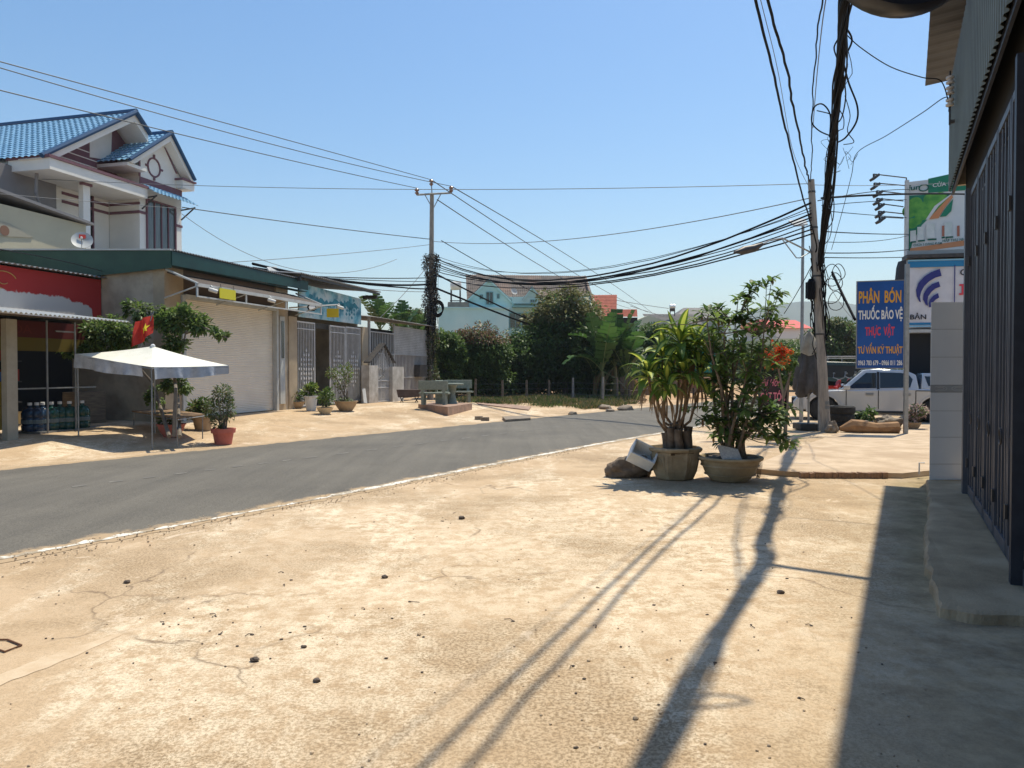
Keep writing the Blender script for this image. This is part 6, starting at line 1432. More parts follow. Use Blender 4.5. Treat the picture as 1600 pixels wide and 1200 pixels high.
LS = [leafmat('shrub_leaf', (.105, .18, .042), (.15, .24, .06), .5), leafmat('shrub_leaf_dark', (.06, .115, .034), (.09, .155, .048), .45), leafmat('shrub_leaf_light', (.17, .25, .06), (.23, .32, .08), .5), DD]
mc = MB(); ml = MB(); random.seed(77)
whorls = []
def wh_(px, py, sx, sy, n, dy=.3):
    for _ in range(n): whorls.append((px + random.gauss(0, sx), py + random.gauss(0, sy), random.gauss(0, dy)))
wh_(1195, 450, 10, 9, 5, .15); wh_(1165, 457, 9, 10, 5, .15); wh_(1112, 482, 10, 9, 5, .2); wh_(1150, 492, 14, 14, 9); wh_(1205, 478, 8, 10, 4); wh_(1215, 502, 8, 10, 4); wh_(1175, 505, 14, 13, 7)
wh_(1150, 540, 26, 20, 18, .35); wh_(1190, 540, 18, 18, 10, .3); wh_(1120, 535, 15, 18, 8, .3); wh_(1160, 580, 24, 16, 18, .35); wh_(1125, 590, 12, 14, 7); wh_(1185, 600, 14, 12, 6); wh_(1150, 632, 28, 14, 18, .35); wh_(1165, 655, 25, 10, 15, .3); wh_(1110, 640, 9, 14, 7, .2); wh_(1112, 665, 10, 12, 6); wh_(1205, 655, 12, 14, 9, .25); wh_(1220, 680, 9, 9, 6, .2); wh_(1232, 695, 5, 7, 3, .1); wh_(1145, 675, 22, 8, 13, .2); wh_(1180, 668, 14, 9, 8, .25); wh_(1140, 565, 30, 25, 8, .4); wh_(1185, 625, 26, 18, 4, .4); wh_(1170, 490, 20, 22, 4, .3)
# main stems
stems = []
for k in range(13):
    a = k * 2.4; b_ = pc2 + Vector((math.cos(a) * .06 * (k % 4), math.sin(a) * .06 * (k % 4), .33)); tx_ = P(1158 + (k - 6) * 9, 500 + (k * 37 % 90), 11.3 + .12 * ((k * 5 % 7) - 3)); mid = b_.lerp(tx_, .5) + Vector((random.uniform(-.09, .09), random.uniform(-.08, .08), .04))
    pts = [b_, b_.lerp(mid, .5) + Vector((random.uniform(-.04, .04), 0, 0)), mid, mid.lerp(tx_, .5) + Vector((random.uniform(-.05, .05), 0, 0)), tx_]; mc.tube(pts, [.034 if k < 5 else .024, .026, .02, .014, .008], 7); stems.append(pts)
for k in range(5):
    b_ = pc2 + Vector((.16 + .05 * (k % 2), -.08 + .04 * k, .33)); mc.tube([b_, b_ + Vector((-.03, 0, .12)), b_ + Vector((.02 * k - .05, .01, .30))], [.06, .05, .035], 8)
for (px, py, dy) in whorls:
    hp = P(px, py, 11.35 + dy)
    best = min(((hp - q).length + max(0, q.z - hp.z) * 2, q) for s in stems for q in s[1:])[1] if hp.z > .9 else stems[random.randrange(13)][1]
    mid = best.lerp(hp, .5) + Vector((0, 0, -.05 * (hp - best).length)); mc.tube([best, mid, hp], [.010, .007, .004], 5)
    nl = random.randint(7, 12); dm = (hp - best).normalized() if (hp - best).length > .01 else Vector((0, 0, 1)); tone = random.choice([0, 0, 1, 1, 2, 0]) if py > 560 else random.choice([0, 0, 1, 2, 2])
    for k in range(nl):
        az = k * 2.39996 + px; el = random.uniform(-.5, .9); d = Vector((math.cos(az) * math.cos(el), math.sin(az) * math.cos(el), math.sin(el))) + dm * .35
        leaf2f(ml, hp - dm * random.uniform(0, .11), d, (0, 0, 1), random.uniform(.13, .22), random.uniform(.055, .08), tone if random.random() < .75 else random.choice([0, 1, 2]), droop=random.uniform(.2, .7))
    if random.random() < .06: leaf2f(ml, hp, (0, -.3, -1), (0, -1, 0), .15, .04, 3)
mc.build('stems', mat('shrub_bark', (.24, .19, .14), (.13, .10, .075), scale=12, bump=.7, bscale=40), t2, smooth=True)
ml.build('leaves', LS, t2, smooth=True, angle=0)
# fine dry grass tuft at the pot's side
m = MB(); random.seed(5)
for k in range(14): a = pc2 + Vector((.40, -.1, .05)) + Vector((random.uniform(-.03, .03), 0, 0)); m.tube([a, a + Vector((random.uniform(-.02, .05), 0, .2)), a + Vector((random.uniform(-.08, .08), 0, .33))], [.003, .002, .001], 4)
tag(m.build('dry_weed', DD, origin=pc2 + Vector((.4, -.1, 0))), 'dry wispy weed between the round bowl and the kerb step', 'weed')
# stone + foam box
st0 = Vector((P(985, 0, 11.7).x, 11.75, 0)); m = MB(); m.blob(st0 + Vector((0, 0, .12)), .37, .22, .18, seed=15, amp=.24, nu=60, nv=36, fr=1.5, flat=-.12, a2=.10); tag(m.build('boulder', mat('dark_field_stone', (.22, .16, .11), (.10, .075, .055), scale=6, bump=1, bscale=14), smooth=True, angle=0, origin=st0), 'dark brown boulder under the white foam box left of the pots', 'boulder')
fx = thing('foam_box', 'open white foam box lying tilted on the dark boulder beside the octagonal pot', 'foam box', P(1003, 712, 11.45))
fc = P(1004, 711, 11.42); m = MB(); hx, hy, hz, th = .20, .15, .105, .028
M['foam'] = mat('white_foam', (.80, .80, .78), (.70, .70, .68), rough=.7, scale=6)
ax = Vector((.33, -.03, -.16)).normalized(); cc_ = Vector((-.075, .15, -.11)); cc_ = (cc_ - ax * cc_.dot(ax)).normalized(); az_ = -cc_; ay = az_.cross(ax)
m.obox(fc - az_ * hz, ax * hx, ay * hy, az_ * th * .5)
for s in (-1, 1): m.obox(fc + ax * s * (hx - th * .5) + az_ * th * .5, ax * th * .5, ay * hy, az_ * (hz - th * .0)); m.obox(fc + ay * s * (hy - th * .5) + az_ * th * .5, ax * (hx - th), ay * th * .5, az_ * (hz - .001))
m.build('box_shell', M['foam'], fx, bevel=.006)
m = MB(); m.blob(fc - az_ * .06, .10, .09, .03, seed=4); m.build('dark_contents', mat('box_debris', (.12, .10, .08), (.35, .33, .30), scale=30), fx)

# ================================================================ trees and plants across the road
def pxtree(name, label, cat, px, py_base, Y, px0, px1, py0, py1, **kw):
    gx = P(px, 0, Y).x; b = (gx, Y, gh(gx, Y) if Y < 60 else 0); hh = (py1 - py0) * .075; py0 += hh; py1 = min(py1 + 8, py_base + 6); cz0 = P(px, py0, Y).z; cz1 = P(px, py1, Y).z; xa = P(px0, 0, Y).x; xb = P(px1, 0, Y).x
    return tree(name, label, cat, b, ((xa + xb) / 2, Y, (cz0 + cz1) / 2), ((xb - xa) / 2, kw.pop('ry', (xb - xa) / 2 * .8), (cz0 - cz1) / 2), **kw)
GT = 'trees and bushes behind the roadside fence'
pxtree('broadleaf_tree', 'tall rounded tree in the middle of the hedge, its crown top olive green and highest', 'tree', 884, 610, 46, 822, 950, 447, 600, nclump=290, per=110, leaf=.24, trunk=.17, group=GT, seed=1, rc=.26, mats=[LM[0], LM[1], LM[0]], mixtop=(.38, .8, LM[3]), shell=.45)
pxtree('broadleaf_tree', 'round bush with bronze-brown top left of the hedge, in front of the turquoise wall', 'tree', 748, 610, 43, 698, 800, 502, 606, nclump=210, per=110, leaf=.20, trunk=.12, group=GT, seed=2, mats=[LM[0], LM[1], LM[0]], mixtop=(.45, .75, LMB[0]), shell=.45)
pxtree('broadleaf_tree', 'dark lower tree between the bronze-topped bush and the tallest tree', 'tree', 812, 610, 45, 770, 870, 518, 606, nclump=170, per=110, leaf=.22, trunk=.12, group=GT, seed=3, mats=[LM[0], LM[1], LM[1]], shell=.45)
pxtree('broadleaf_tree', 'dark shrub hugging the end of the metal shed under the utility pole', 'tree', 690, 610, 41, 671, 720, 512, 616, nclump=110, per=110, leaf=.20, trunk=.1, group=GT, seed=4, mats=[LM[0], LM[1], LM[2]], shell=.45)
pxtree('broadleaf_tree', 'dark drooping tree between the tallest tree and the banana plants', 'tree', 925, 612, 44, 893, 975, 500, 606, nclump=150, per=110, leaf=.24, trunk=.12, group=GT, seed=5, mats=[LM[0], LM[1], LM[0]], shell=.45)
pxtree('broadleaf_tree', 'dark round tree behind the yellow-striped dracaena', 'tree', 1015, 612, 52, 985, 1062, 500, 600, nclump=150, per=100, leaf=.24, trunk=.12, group=GT, seed=6, mats=[LM[0], LM[1], LM[0]], shell=.45)
pxtree('broadleaf_tree', 'small dark tree below the grey roofs, right of the dracaena', 'tree', 1075, 612, 56, 1050, 1120, 520, 600, nclump=90, per=80, leaf=.28, trunk=.12, group=GT, seed=7)
pxtree('broadleaf_tree', 'wide feathery tree behind the concrete pole, left of the blue sign', 'tree', 1305, 580, 62, 1262, 1352, 497, 565, nclump=170, per=100, leaf=.26, trunk=.2, group='trees beyond the plaza', seed=8, mats=[LM[3], LM[0], LM[1]], shell=.5)
pxtree('broadleaf_tree', 'dark tree behind the tall potted shrub, below the red roof', 'tree', 1225, 590, 60, 1170, 1268, 535, 596, nclump=140, per=90, leaf=.28, trunk=.14, group='trees beyond the plaza', seed=9, mats=[LM[1], LM[0], LM[1]])
pxtree('broadleaf_tree', 'far olive treetops behind the small gate and shed roof', 'tree', 640, 590, 60, 608, 668, 478, 530, nclump=70, per=80, leaf=.26, trunk=.14, group='trees behind the metal shed', seed=10, mats=[LM[3], LM[0], LM[1]])
# undergrowth between trunks (hedge bushes)
for k, (px0, px1, py0, lab) in enumerate([(690, 745, 575, 'low leafy bush at the left end of the roadside fence'), (745, 800, 565, 'low leafy bush under the bronze-topped tree'), (800, 860, 562, 'low leafy bush behind the fence under the tallest tree'), (862, 930, 560, 'low dark bush behind the fence, left of the banana plants'), (930, 1005, 545, 'dark bush filling the gap behind the banana plants'), (765, 830, 530, 'mid-height bush between the bronze-topped tree and the tallest tree')]):
    pxtree('bush', lab, 'bush', (px0 + px1) / 2, 612, 47.5, px0, px1, py0, 610, nclump=70, per=90, leaf=.2, trunk=.05, group='low bushes behind the fence', seed=20 + k, mats=[LM[1], LM[1], LM[0]], shell=.3)
# far tree line
for k, (px0, px1, py0, Y, lab) in enumerate([(985, 1060, 520, 85, 'distant tree behind the yellow-striped dracaena'), (1060, 1140, 515, 90, 'distant tree below the dark grey roof'), (1140, 1215, 520, 90, 'distant tree behind the tall potted shrub'), (1300, 1420, 522, 110, 'distant tree belt behind the blue sign'), (640, 720, 500, 80, 'distant tree behind the left utility pole')]):
    pxtree('broadleaf_tree', lab, 'tree', (px0 + px1) / 2, 600, Y, px0, px1, py0, 598, nclump=90, per=60, leaf=.5, trunk=.2, group='distant trees', seed=40 + k, mats=[LM[0], LM[1], LM[3]])

# banana plants
BL = [leafmat('banana_leaf', (.05, .12, .025), (.08, .17, .04), .35), leafmat('banana_rib', (.20, .26, .10), (.25, .30, .12)), DD, leafmat('banana_leaf_dark', (.03, .07, .02), (.05, .10, .03))]
def banana(base, h, nl, L, label, seed, group, dry=2):
    random.seed(seed); t = thing('banana_plant', label, 'banana plant', base, group); b = Vector(base); m = MB(); m.tube([b, b + Vector((.05, 0, h * .5)), b + Vector((.02, 0, h))], [.16, .13, .09], 10); m.build('pseudostem', mat('banana_stem', (.16, .17, .07), (.22, .16, .08), scale=4, stretch=(3, 3, .6)), t, smooth=True)
    m = MB()
    for k in range(nl + dry):
        az = k * 2.4 + seed; t_ = k / nl; isd = k >= nl
        el = (1.5 - .6 * min(1, t_)) if not isd else random.uniform(-.9, -.3); d = Vector((math.cos(az) * math.cos(el), math.sin(az) * math.cos(el), math.sin(el)))
        Lk = L * random.uniform(.8, 1.1) * (1 if not isd else .55); W_ = .21 * L * (1 if not isd else .25); p = b + Vector((0, 0, h)); side = d.cross(Vector((0, 0, 1))).normalized(); dd = d.copy(); seg = 12; st = Lk / seg; mid = [p]; nr = []
        for i in range(seg): nr.append(side.cross(dd).normalized()); dd = (dd + Vector((0, 0, -(.3 + .45 * (k % 3)) / seg * (1 + i / seg * 1.6)))).normalized(); p = p + dd * st; mid.append(p)
        nr.append(nr[-1])
        mi = 2 if isd else (0 if random.random() < .65 else 3)
        for s in (-1, 1):
            for i in range(2, seg):
                tt = (i - 2) / (seg - 2); w0 = W_ * math.sin(PI * min(1, .12 + tt * .86)) ** .6; gap = .86 + .14 * random.random(); sag = random.uniform(.0, .3)
                a, c_ = mid[i], mid[i].lerp(mid[i + 1], gap); o_ = side * s * w0 * random.uniform(.8, 1.05) + nr[i] * w0 * (.35 - sag)
                m.add([a, c_, c_ + o_, a + o_ + (c_ - a) * .1], [(0, 1, 2, 3)]); m.m[-1] = mi
        bseg = len(m.m); m.mi = 1; m.tube(mid, [.035] * 3 + [.025] * 5 + [.012] * (seg - 7), 5); m.mi = 0
    m.build('leaves', BL, t); return t
def gb(px, Y): x = P(px, 0, Y).x; return (x, Y, gh(x, Y))
GB = 'banana plants'
banana(gb(942, 41), 1.5, 9, 3.2, 'banana plant with pale upright ribs behind the fence, left of the others', 3, GB); banana(gb(962, 42), 1.8, 9, 3.3, 'banana plant below the red tiled roof, between two others', 5, GB); banana(gb(980, 41.5), 1.4, 9, 3.1, 'rightmost banana plant beside the bamboo fence', 8, GB); banana(gb(930, 43), 1.3, 7, 2.0, 'short banana plant low among the hedge trees', 13, GB)
banana((P(592, 0, 47).x, 47, .2), 4.0, 8, 2.4, 'banana plant rising behind the metal shed, left one', 21, GB, 1); banana((P(625, 0, 48).x, 48, .2), 3.7, 8, 2.3, 'banana plant rising behind the metal shed, middle one', 24, GB, 1); banana((P(650, 0, 49).x, 49, .2), 3.2, 7, 2.2, 'banana plant behind the right end of the metal shed roof', 29, GB, 1)

# roadside fence
fe = thing('wire_fence', 'low wire fence with grey wooden posts along the hedge', 'fence', gb(830, 40)); fpts = []
for px, py, Y in [(742, 592, 38.5), (785, 594, 39), (823, 594, 39.5), (858, 594, 39.8), (896, 590, 39.5), (943, 589, 38.5), (966, 590, 39.5), (985, 592, 41)]:
    x = P(px, 0, Y).x; zt_ = P(px, py, Y).z; m = MB(); m.tube([(x, Y, gh(x, Y) - .1), (x + random.uniform(-.03, .03), Y, zt_)], [.075, .06], 7); m.build('post', M['brown'] if px not in (896, 943) else M['pole'], fe); fpts.append((x, Y, zt_))
m = MB()
for h in (.25, .55, .85):
    m.tube([(x, y - .08, gh(x, y) + h) for x, y, z in fpts], .008, 4)
m.build('wire', M['wire2'], fe)
bf_ = thing('bamboo_fence', 'weathered brown bamboo fence at the bend of the road', 'fence', gb(1010, 43)); m = MB(); random.seed(4)
for i in range(110):
    t = i / 110; px = 972 + t * 150; Y = 42 + t * 12; x = P(px, 0, Y).x; zt_ = P(px, 590 + random.uniform(-2, 3), Y).z; z0 = gh(x, Y); m.tube([(x, Y, z0 - .05), (x + random.uniform(-.05, .05), Y, zt_)], .035, 5)
m.build('stakes', M['brown'], bf_); m = MB()
for h in (.4, 1.0): m.tube([(P(972 + t * 150, 0, 42 + t * 12).x, 41.95 + t * 12, gh(P(972 + t * 150, 0, 42 + t * 12).x, 42 + t * 12) + h) for t in np.linspace(0, 1, 12)], .03, 5)
m.build('rails', M['brown'], bf_)

# grass verge (nobody could count the blades)
rng = np.random.default_rng(5); pts = []
for _ in range(60000):
    Y = rng.uniform(31, 46); px = rng.uniform(715, 1000); x = P(px, 0, Y).x; d = fard(x, Y)
    if d < .9 or d > 9: continue
    if mnoise.noise(Vector((x * .7, Y * .7, 3))) + .25 < rng.random() * .7: continue
    pts.append((x, Y, gh(x, Y)))
pts = np.array(pts[:26000]); n = len(pts); D = np.stack([rng.normal(0, .45, n), rng.normal(0, .45, n), np.ones(n)], 1); N = rdir(n); 
GR = [leafmat('grass_green', (.07, .12, .03), (.11, .16, .04)), leafmat('grass_dry', (.28, .22, .10), (.22, .17, .08)), leafmat('grass_dark', (.045, .08, .02), (.07, .10, .03))]
o = leafobj('grass', pts, D, N, rng.uniform(.10, .28, n), .045, GR, rng.integers(0, 5, n) % 3); tag(o, 'patchy roadside grass and weeds on the verge before the fence', 'grass', kind='stuff')
# litter of dry leaves under the hedge
pts = []
for _ in range(9000):
    Y = rng.uniform(36, 48); px = rng.uniform(700, 1010); x = P(px, 0, Y).x
    if fard(x, Y) > 1.5: pts.append((x, Y, gh(x, Y) + .02))
pts = np.array(pts); n = len(pts); D = rdir(n); D[:, 2] *= .2; o = leafobj('leaf_litter', pts, D, np.tile([0, 0, 1.], (n, 1)), .16, .09, [DD, M['brown']], rng.integers(0, 2, n)); tag(o, 'dry fallen leaves under the hedge trees', 'leaf litter', kind='stuff')

# ================================================================ climbing shrub over the red shop awning
def clumptree(name, label, cat, base, clumps, leaf, per, mats, seed, stems, trunk=.05, asp=.55, Y0=None):
    global rng; rng = np.random.default_rng(seed); random.seed(seed); t = thing(name, label, cat, base); Ps = []; Ds = []; mi = []
    for (px, py, Y, rx, ry_, n) in clumps:
        c = np.array(P(px, py, Y)); sx = rx * Y / FPX; sz = ry_ * Y / FPX; k = int(n * per); sub = rng.integers(0, max(2, k // 40), k); cen = rdir(max(2, k // 40)) * (rng.random((max(2, k // 40), 1)) ** .5)
        q = cen[sub] * np.array([sx, sx * .6, sz]) + rdir(k) * (rng.random((k, 1)) ** .5) * np.array([sx, sx, sz]).mean() * .45
        Ps.append(c + q); Ds.append(q / (np.linalg.norm(q, axis=1, keepdims=True) + 1e-6) + rdir(k) * .8 + np.array([0, 0, -.3])); mi.append((sub + rng.integers(0, 2, k)) % len(mats))
    Ps = np.concatenate(Ps); Ds = np.concatenate(Ds); n = len(Ps); leafobj('foliage', Ps, Ds, rdir(n) * .6 + np.array([0, 0, 1.]), leaf * (.6 + .8 * rng.random(n)), leaf * asp, mats, np.concatenate(mi), t)
    m = MB()
    for pts in stems: m.tube(pts, [trunk * (1 - .6 * i / (len(pts) - 1)) for i in range(len(pts))], 7)
    m.build('stem', M['bark'], t, smooth=True); return t
bx = G(272, 682, .3); 
clumptree('climbing_shrub', 'sprawling climbing shrub over the shop awning behind the flag', 'shrub', bx,
    [(215, 485, 18.4, 20, 16, 3), (245, 480, 18.6, 12, 16, 1.5), (260, 500, 18.4, 26, 20, 5), (285, 500, 18.2, 26, 22, 5), (310, 510, 18.0, 22, 13, 3), (335, 520, 17.8, 14, 6, 1.2), (352, 527, 17.6, 10, 3, .5), (165, 520, 17.9, 40, 20, 6), (140, 545, 17.7, 24, 14, 3), (105, 548, 17.6, 18, 10, 1.6), (200, 530, 18.2, 30, 18, 5), (270, 540, 18.2, 26, 16, 3.5), (280, 600, 18.0, 22, 14, 3), (245, 620, 18.4, 14, 20, 1.6), (180, 505, 18.2, 18, 10, 1.5)],
    .12, 140, [LM[0], leafmat('pale_leaf', (.12, .18, .06), (.17, .22, .08)), LM[2], LM[1]], 9, [[bx, bx + Vector((.05, 0, 1)), P(270, 560, 18.3), P(255, 500, 18.4)], [bx + Vector((.12, 0, 0)), P(278, 610, 18.2), P(290, 520, 18.2)], [bx + Vector((-.1, 0, 0)), P(240, 600, 18.4), P(180, 530, 18)], [P(290, 520, 18.2), P(320, 512, 17.9), P(356, 528, 17.6)]], .045)

# potted plants by the left shops
def potted(label, px, py, Y, potr, poth, potmat, crown, leaf, per, mats, seed, kind='bowl', group='potted plants in front of the left shops', z=None, name='potted_plant'):
    x = P(px, 0, Y).x; z0 = gh(x, Y) if z is None else z; t = thing(name, label, 'potted plant', (x, Y, z0), group); c = Vector((x, Y, z0)); m = MB()
    prof = {'bowl': [(potr * .55, 0), (potr * .85, poth * .5), (potr, poth * .9), (potr * 1.08, poth * .95), (potr * 1.08, poth), (potr * .9, poth), (potr * .88, poth * .85)], 'tall': [(potr * .7, 0), (potr * .95, poth * .92), (potr * 1.06, poth * .93), (potr * 1.06, poth), (potr * .9, poth), (potr * .88, poth * .9)], 'ribbed': [(potr * .7, 0), (potr * .86, poth * .7), (potr * 1.0, poth * .72), (potr * 1.05, poth), (potr * .9, poth), (potr * .88, poth * .9)]}[kind]
    m.lathe(prof, c, 20); m.build('pot', potmat, t, smooth=True, angle=35); m = MB(); m.blob(c + Vector((0, 0, poth * .88)), potr * .85, potr * .85, .03, nu=12, nv=4); m.build('soil', M['soil'], t)
    global rng; rng = np.random.default_rng(seed); random.seed(seed); Ps = []; Ds = []; mi = []; m = MB(); top = c + Vector((0, 0, poth * .9))
    for (ox, pyc, rx, rz, n) in crown:
        cc = P(px + ox, pyc, Y); sx = rx * Y / FPX; sz = rz * Y / FPX; k = int(n * per); q = rdir(k) * (rng.random((k, 1)) ** .45) * np.array([sx, sx, sz]); Ps.append(np.array(cc) + q); Ds.append(q / (np.linalg.norm(q, axis=1, keepdims=True) + 1e-6) + rdir(k) * .7); mi.append(rng.integers(0, len(mats), k))
        for s in range(4): e = Vector(cc) + Vector((random.uniform(-1, 1) * sx, random.uniform(-1, 1) * sx, random.uniform(-.3, .9) * sz)); b0 = top + Vector((random.uniform(-.3, .3) * potr, 0, 0)); m.tube([b0, b0.lerp(e, .5) + Vector((0, 0, .05)), e], [.014, .009, .004], 5)
    Ps = np.concatenate(Ps); Ds = np.concatenate(Ds); n = len(Ps); leafobj('foliage', Ps, Ds, rdir(n) * .6 + np.array([0, 0, 1.]), leaf * (.6 + .8 * rng.random(n)), leaf * .45, mats, np.concatenate(mi), t); m.build('stem', M['bark'], t, smooth=True); return t
pink = mat('terracotta_pink_pot', (.52, .16, .12), (.42, .12, .09), scale=5); tanp = mat('tan_pot', (.40, .29, .18), (.30, .21, .13), scale=5)
L3 = [LM[0], LM[2], LM[1]]; L3b = [leafmat('grey_green_leaf', (.10, .14, .08), (.15, .19, .11)), LM[3], LM[0]]
gY = lambda px, py, z: G(px, py, z).y
potted('twiggy flowering shrub in a pink ribbed pot beside the low table', 344, 691, gY(344, 691, .06), .26, .36, pink, [(-12, 640, 14, 16, 1), (4, 615, 14, 14, 1), (14, 640, 10, 18, .7), (-2, 660, 10, 10, .5)], .075, 330, L3b, 3, 'ribbed')
potted('dark pot with stiff upright leaves between canopy and roller shutter', 312, 672, gY(312, 668, .25), .26, .34, tanp, [(-6, 640, 12, 10, 1), (6, 634, 8, 10, .7)], .16, 150, [LM[1], LM[0], LM[3]], 4, 'tall')
potted('shaded pink bowl under the low table with drooping leaves', 262, 676, gY(262, 674, .28), .30, .30, pink, [(0, 655, 14, 8, 1)], .10, 150, L3, 5)
potted('tall white pot with bright yellow-green leaves left of the gates', 483, 642, gY(483, 642, .33), .22, .50, M['white'], [(0, 612, 9, 11, 1), (4, 606, 8, 7, .6)], .14, 170, [LM[2], leafmat('yellow_green_leaf', (.24, .28, .05), (.18, .25, .05)), LM[0]], 6, 'tall')
potted('low brown planter with thin dark leaves beside the white pot', 460, 640, gY(460, 639, .33), .28, .25, tanp, [(0, 620, 12, 10, 1)], .16, 130, [LM[1], LM[0], LM[3]], 7)
potted('cream tub with bushy weed between white pot and clay bowl', 505, 645, gY(505, 645, .32), .26, .22, mat('cream_pot', (.55, .45, .30), (.45, .37, .25), scale=5), [(4, 622, 13, 12, 1), (8, 614, 8, 8, .5)], .10, 240, L3, 8)
potted('tall sparse yellow-green shrub in a wide clay bowl before the right gates', 538, 642, gY(538, 642, .31), .38, .34, tanp, [(-4, 590, 14, 20, 1), (6, 582, 8, 16, .6), (-20, 583, 8, 8, .5), (0, 628, 13, 6, .9)], .09, 230, [LM[2], LM[3], LM[0]], 9)
# small plants right side
potted('white-pink flowering bush beside the tiled pillar, behind the sign post', 1434, 668, 21.2, .2, .2, tanp, [(0, 642, 13, 9, 2.4), (-6, 650, 9, 10, 1)], .10, 200, [mat('pale_flower', (.62, .48, .46), trans=.3), mat('pale_flower_dark', (.40, .30, .28), trans=.3), LM[0]], 12, group='plants by the plaza', z=0)
clumptree('shrub', 'small dark green shrub behind the log, left of the sign post', 'shrub', (P(1358, 0, 21.4).x, 21.4, 0), [(1355, 648, 21.4, 16, 8, 1.4)], .14, 240, [LM[0], LM[1]], 14, [[(P(1356, 0, 21.4).x, 21.4, -.05), P(1356, 648, 21.4)]], .03)
clumptree('flame_tree', 'small tree with a round cluster of red flowers beside the lamp pole', 'tree', (P(1222, 0, 17).x, 17.0, .05), [(1214, 556, 17, 20, 18, 3), (1225, 548, 17, 10, 10, .7)], .075, 260, [mat('red_flower', (.70, .07, .02), trans=.3), mat('orange_flower', (.72, .17, .04), trans=.3), LM[2]], 16, [[(P(1222, 0, 17).x, 17, 0), P(1224, 620, 17), P(1216, 575, 17), P(1211, 555, 17)], [P(1224, 620, 17), P(1236, 580, 17)]], .035)
clumptree('shrub', 'feathery green shrub right behind the red flower cluster', 'shrub', (P(1232, 0, 17.6).x, 17.6, .05), [(1232, 560, 17.6, 12, 14, 1.2), (1225, 590, 17.6, 12, 12, 1)], .10, 200, [LM[0], LM[2], LM[1]], 17, [[(P(1232, 0, 17.6).x, 17.6, 0), P(1232, 600, 17.6), P(1232, 560, 17.6)]], .03)
# vines on the left utility pole handled with the pole
# ================================================================ far houses, hill
def hs(px, py, Y): return P(px, py, Y)
M['turq'] = mat('turquoise_wall', (.46, .70, .70), (.40, .62, .62), scale=.5, c3=(.52, .72, .70), s3=.3); M['oldtile'] = mat('weathered_roof_tile', (.22, .18, .155), (.14, .12, .11), scale=1.6, c3=(.29, .20, .16), s3=.5); M['turqd'] = mat('turquoise_trim', (.22, .42, .42), (.18, .36, .36), scale=1)
TH = Frame((P(685, 500, 70).x, 70), (1, .10)); tw = thing('turquoise_house', 'pale turquoise house with weathered tile roof and two gables behind the hedge trees', 'house', TH.p(6, -3, 0))
def hz(F_, px, py, w=0): return F_.h(px, py, w)
m = MB(); a = TH.h(685, 482); b_ = TH.h(795, 482); m.fbox(TH, a[0], b_[0], -5, 0, 0, a[1]); m.build('wing_wall', M['turq'], tw)
m = MB(); m.fbox(TH, a[0] - .1, b_[0] + .1, -5.1, .12, a[1], a[1] + .15); m.build('wing_parapet', M['turq'], tw)
w1 = -1.5; g = lambda px, py, w=w1: TH.h(px, py, w)
m = MB(); l, r = g(731, 475), g(800, 475); ap_ = g(764, 439); e0 = g(722, 466)[0]; zl = g(731, 470)[1]
m.fprism(TH, [(l[0], 0), (g(868, 470)[0], 0), (g(868, 470)[0], g(868, 464)[1]), (g(796, 464)[0], g(796, 464)[1]), ap_, (l[0], zl)], -9, w1); m.fbox(TH, g(868, 470)[0], g(925, 470)[0], -9, w1 - .05, 0, g(920, 462)[1]); m.build('main_wall', M['turq'], tw)
# roof slabs
m = MB(); rz = g(760, 438, -4.5); wb = -4.6
rl = TH.h(722, 441, wb); rr = TH.h(912, 431.5, wb); rtop = max(rl[1], rr[1]); 
el, er = TH.h(738, 466, w1 + .4), TH.h(921, 463, w1 + .4)
def roofrows(o_, du, dv, nx_, ny_, name, mt, parent):
    mm = MB(); tileroof(mm, o_, du, dv, int(nx_ * 1.7), int(ny_ * 1.5), .035); return mm.build(name, mt, parent, smooth=True, angle=60)
o_ = TH.p(el[0] - .5, w1 - .12, el[1] - .15); roofrows(o_, TH.d * (er[0] - el[0] + .7), TH.e * (wb - w1 + .12) + Vector((0, 0, rtop - el[1] + .15)), 34, 12, 'roof', M['oldtile'], tw)
m = MB(); m.prism([TH.p(er[0] + .15, w1 + .5, er[1] - .1), TH.p(er[0] + .15, wb, rtop + .05), TH.p(er[0] + .15, wb * 2 - w1, er[1] - .1)], TH.d * .2); m.build('gable_end', M['oldtile'], tw)
# front gable
def gable(px0, px1, pyb, pxa, pya, w_, name_):
    l_, r_, a_ = TH.h(px0, pyb, w_), TH.h(px1, pyb, w_), TH.h(pxa, pya, w_); mm = MB(); mm.fprism(TH, [l_, r_, a_], w_ - 1.5, w_); mm.build('gable', M['turq'], tw)
    mm = MB()
    for s_ in (l_, r_): dx = (s_[0] - a_[0]) * .12; mm.prism([TH.p(a_[0], w_ + .25, a_[1] + .12), TH.p(s_[0] + dx, w_ + .25, s_[1] - .25), TH.p(s_[0] + dx, w_ + .25, s_[1] - .45), TH.p(a_[0], w_ + .25, a_[1] - .1)], TH.e * -.18)
    mm.build('gable_trim', M['turq'], tw); mm = MB()
    for s_ in (l_, r_): dx = (s_[0] - a_[0]) * .14; mm.prism([TH.p(a_[0], w_ + .06, a_[1] + .10), TH.p(s_[0] + dx, w_ + .06, s_[1] - .30), TH.p(s_[0] + dx, w_ + .06, s_[1] - .22), TH.p(a_[0], w_ + .06, a_[1] + .22)], TH.e * -3.2)
    mm.build('gable_roof', M['oldtile'], tw)
gable(729, 799, 470, 764, 438, w1 + .06, 'a'); gable(818, 845, 464, 831, 450, w1 + .55, 'b')
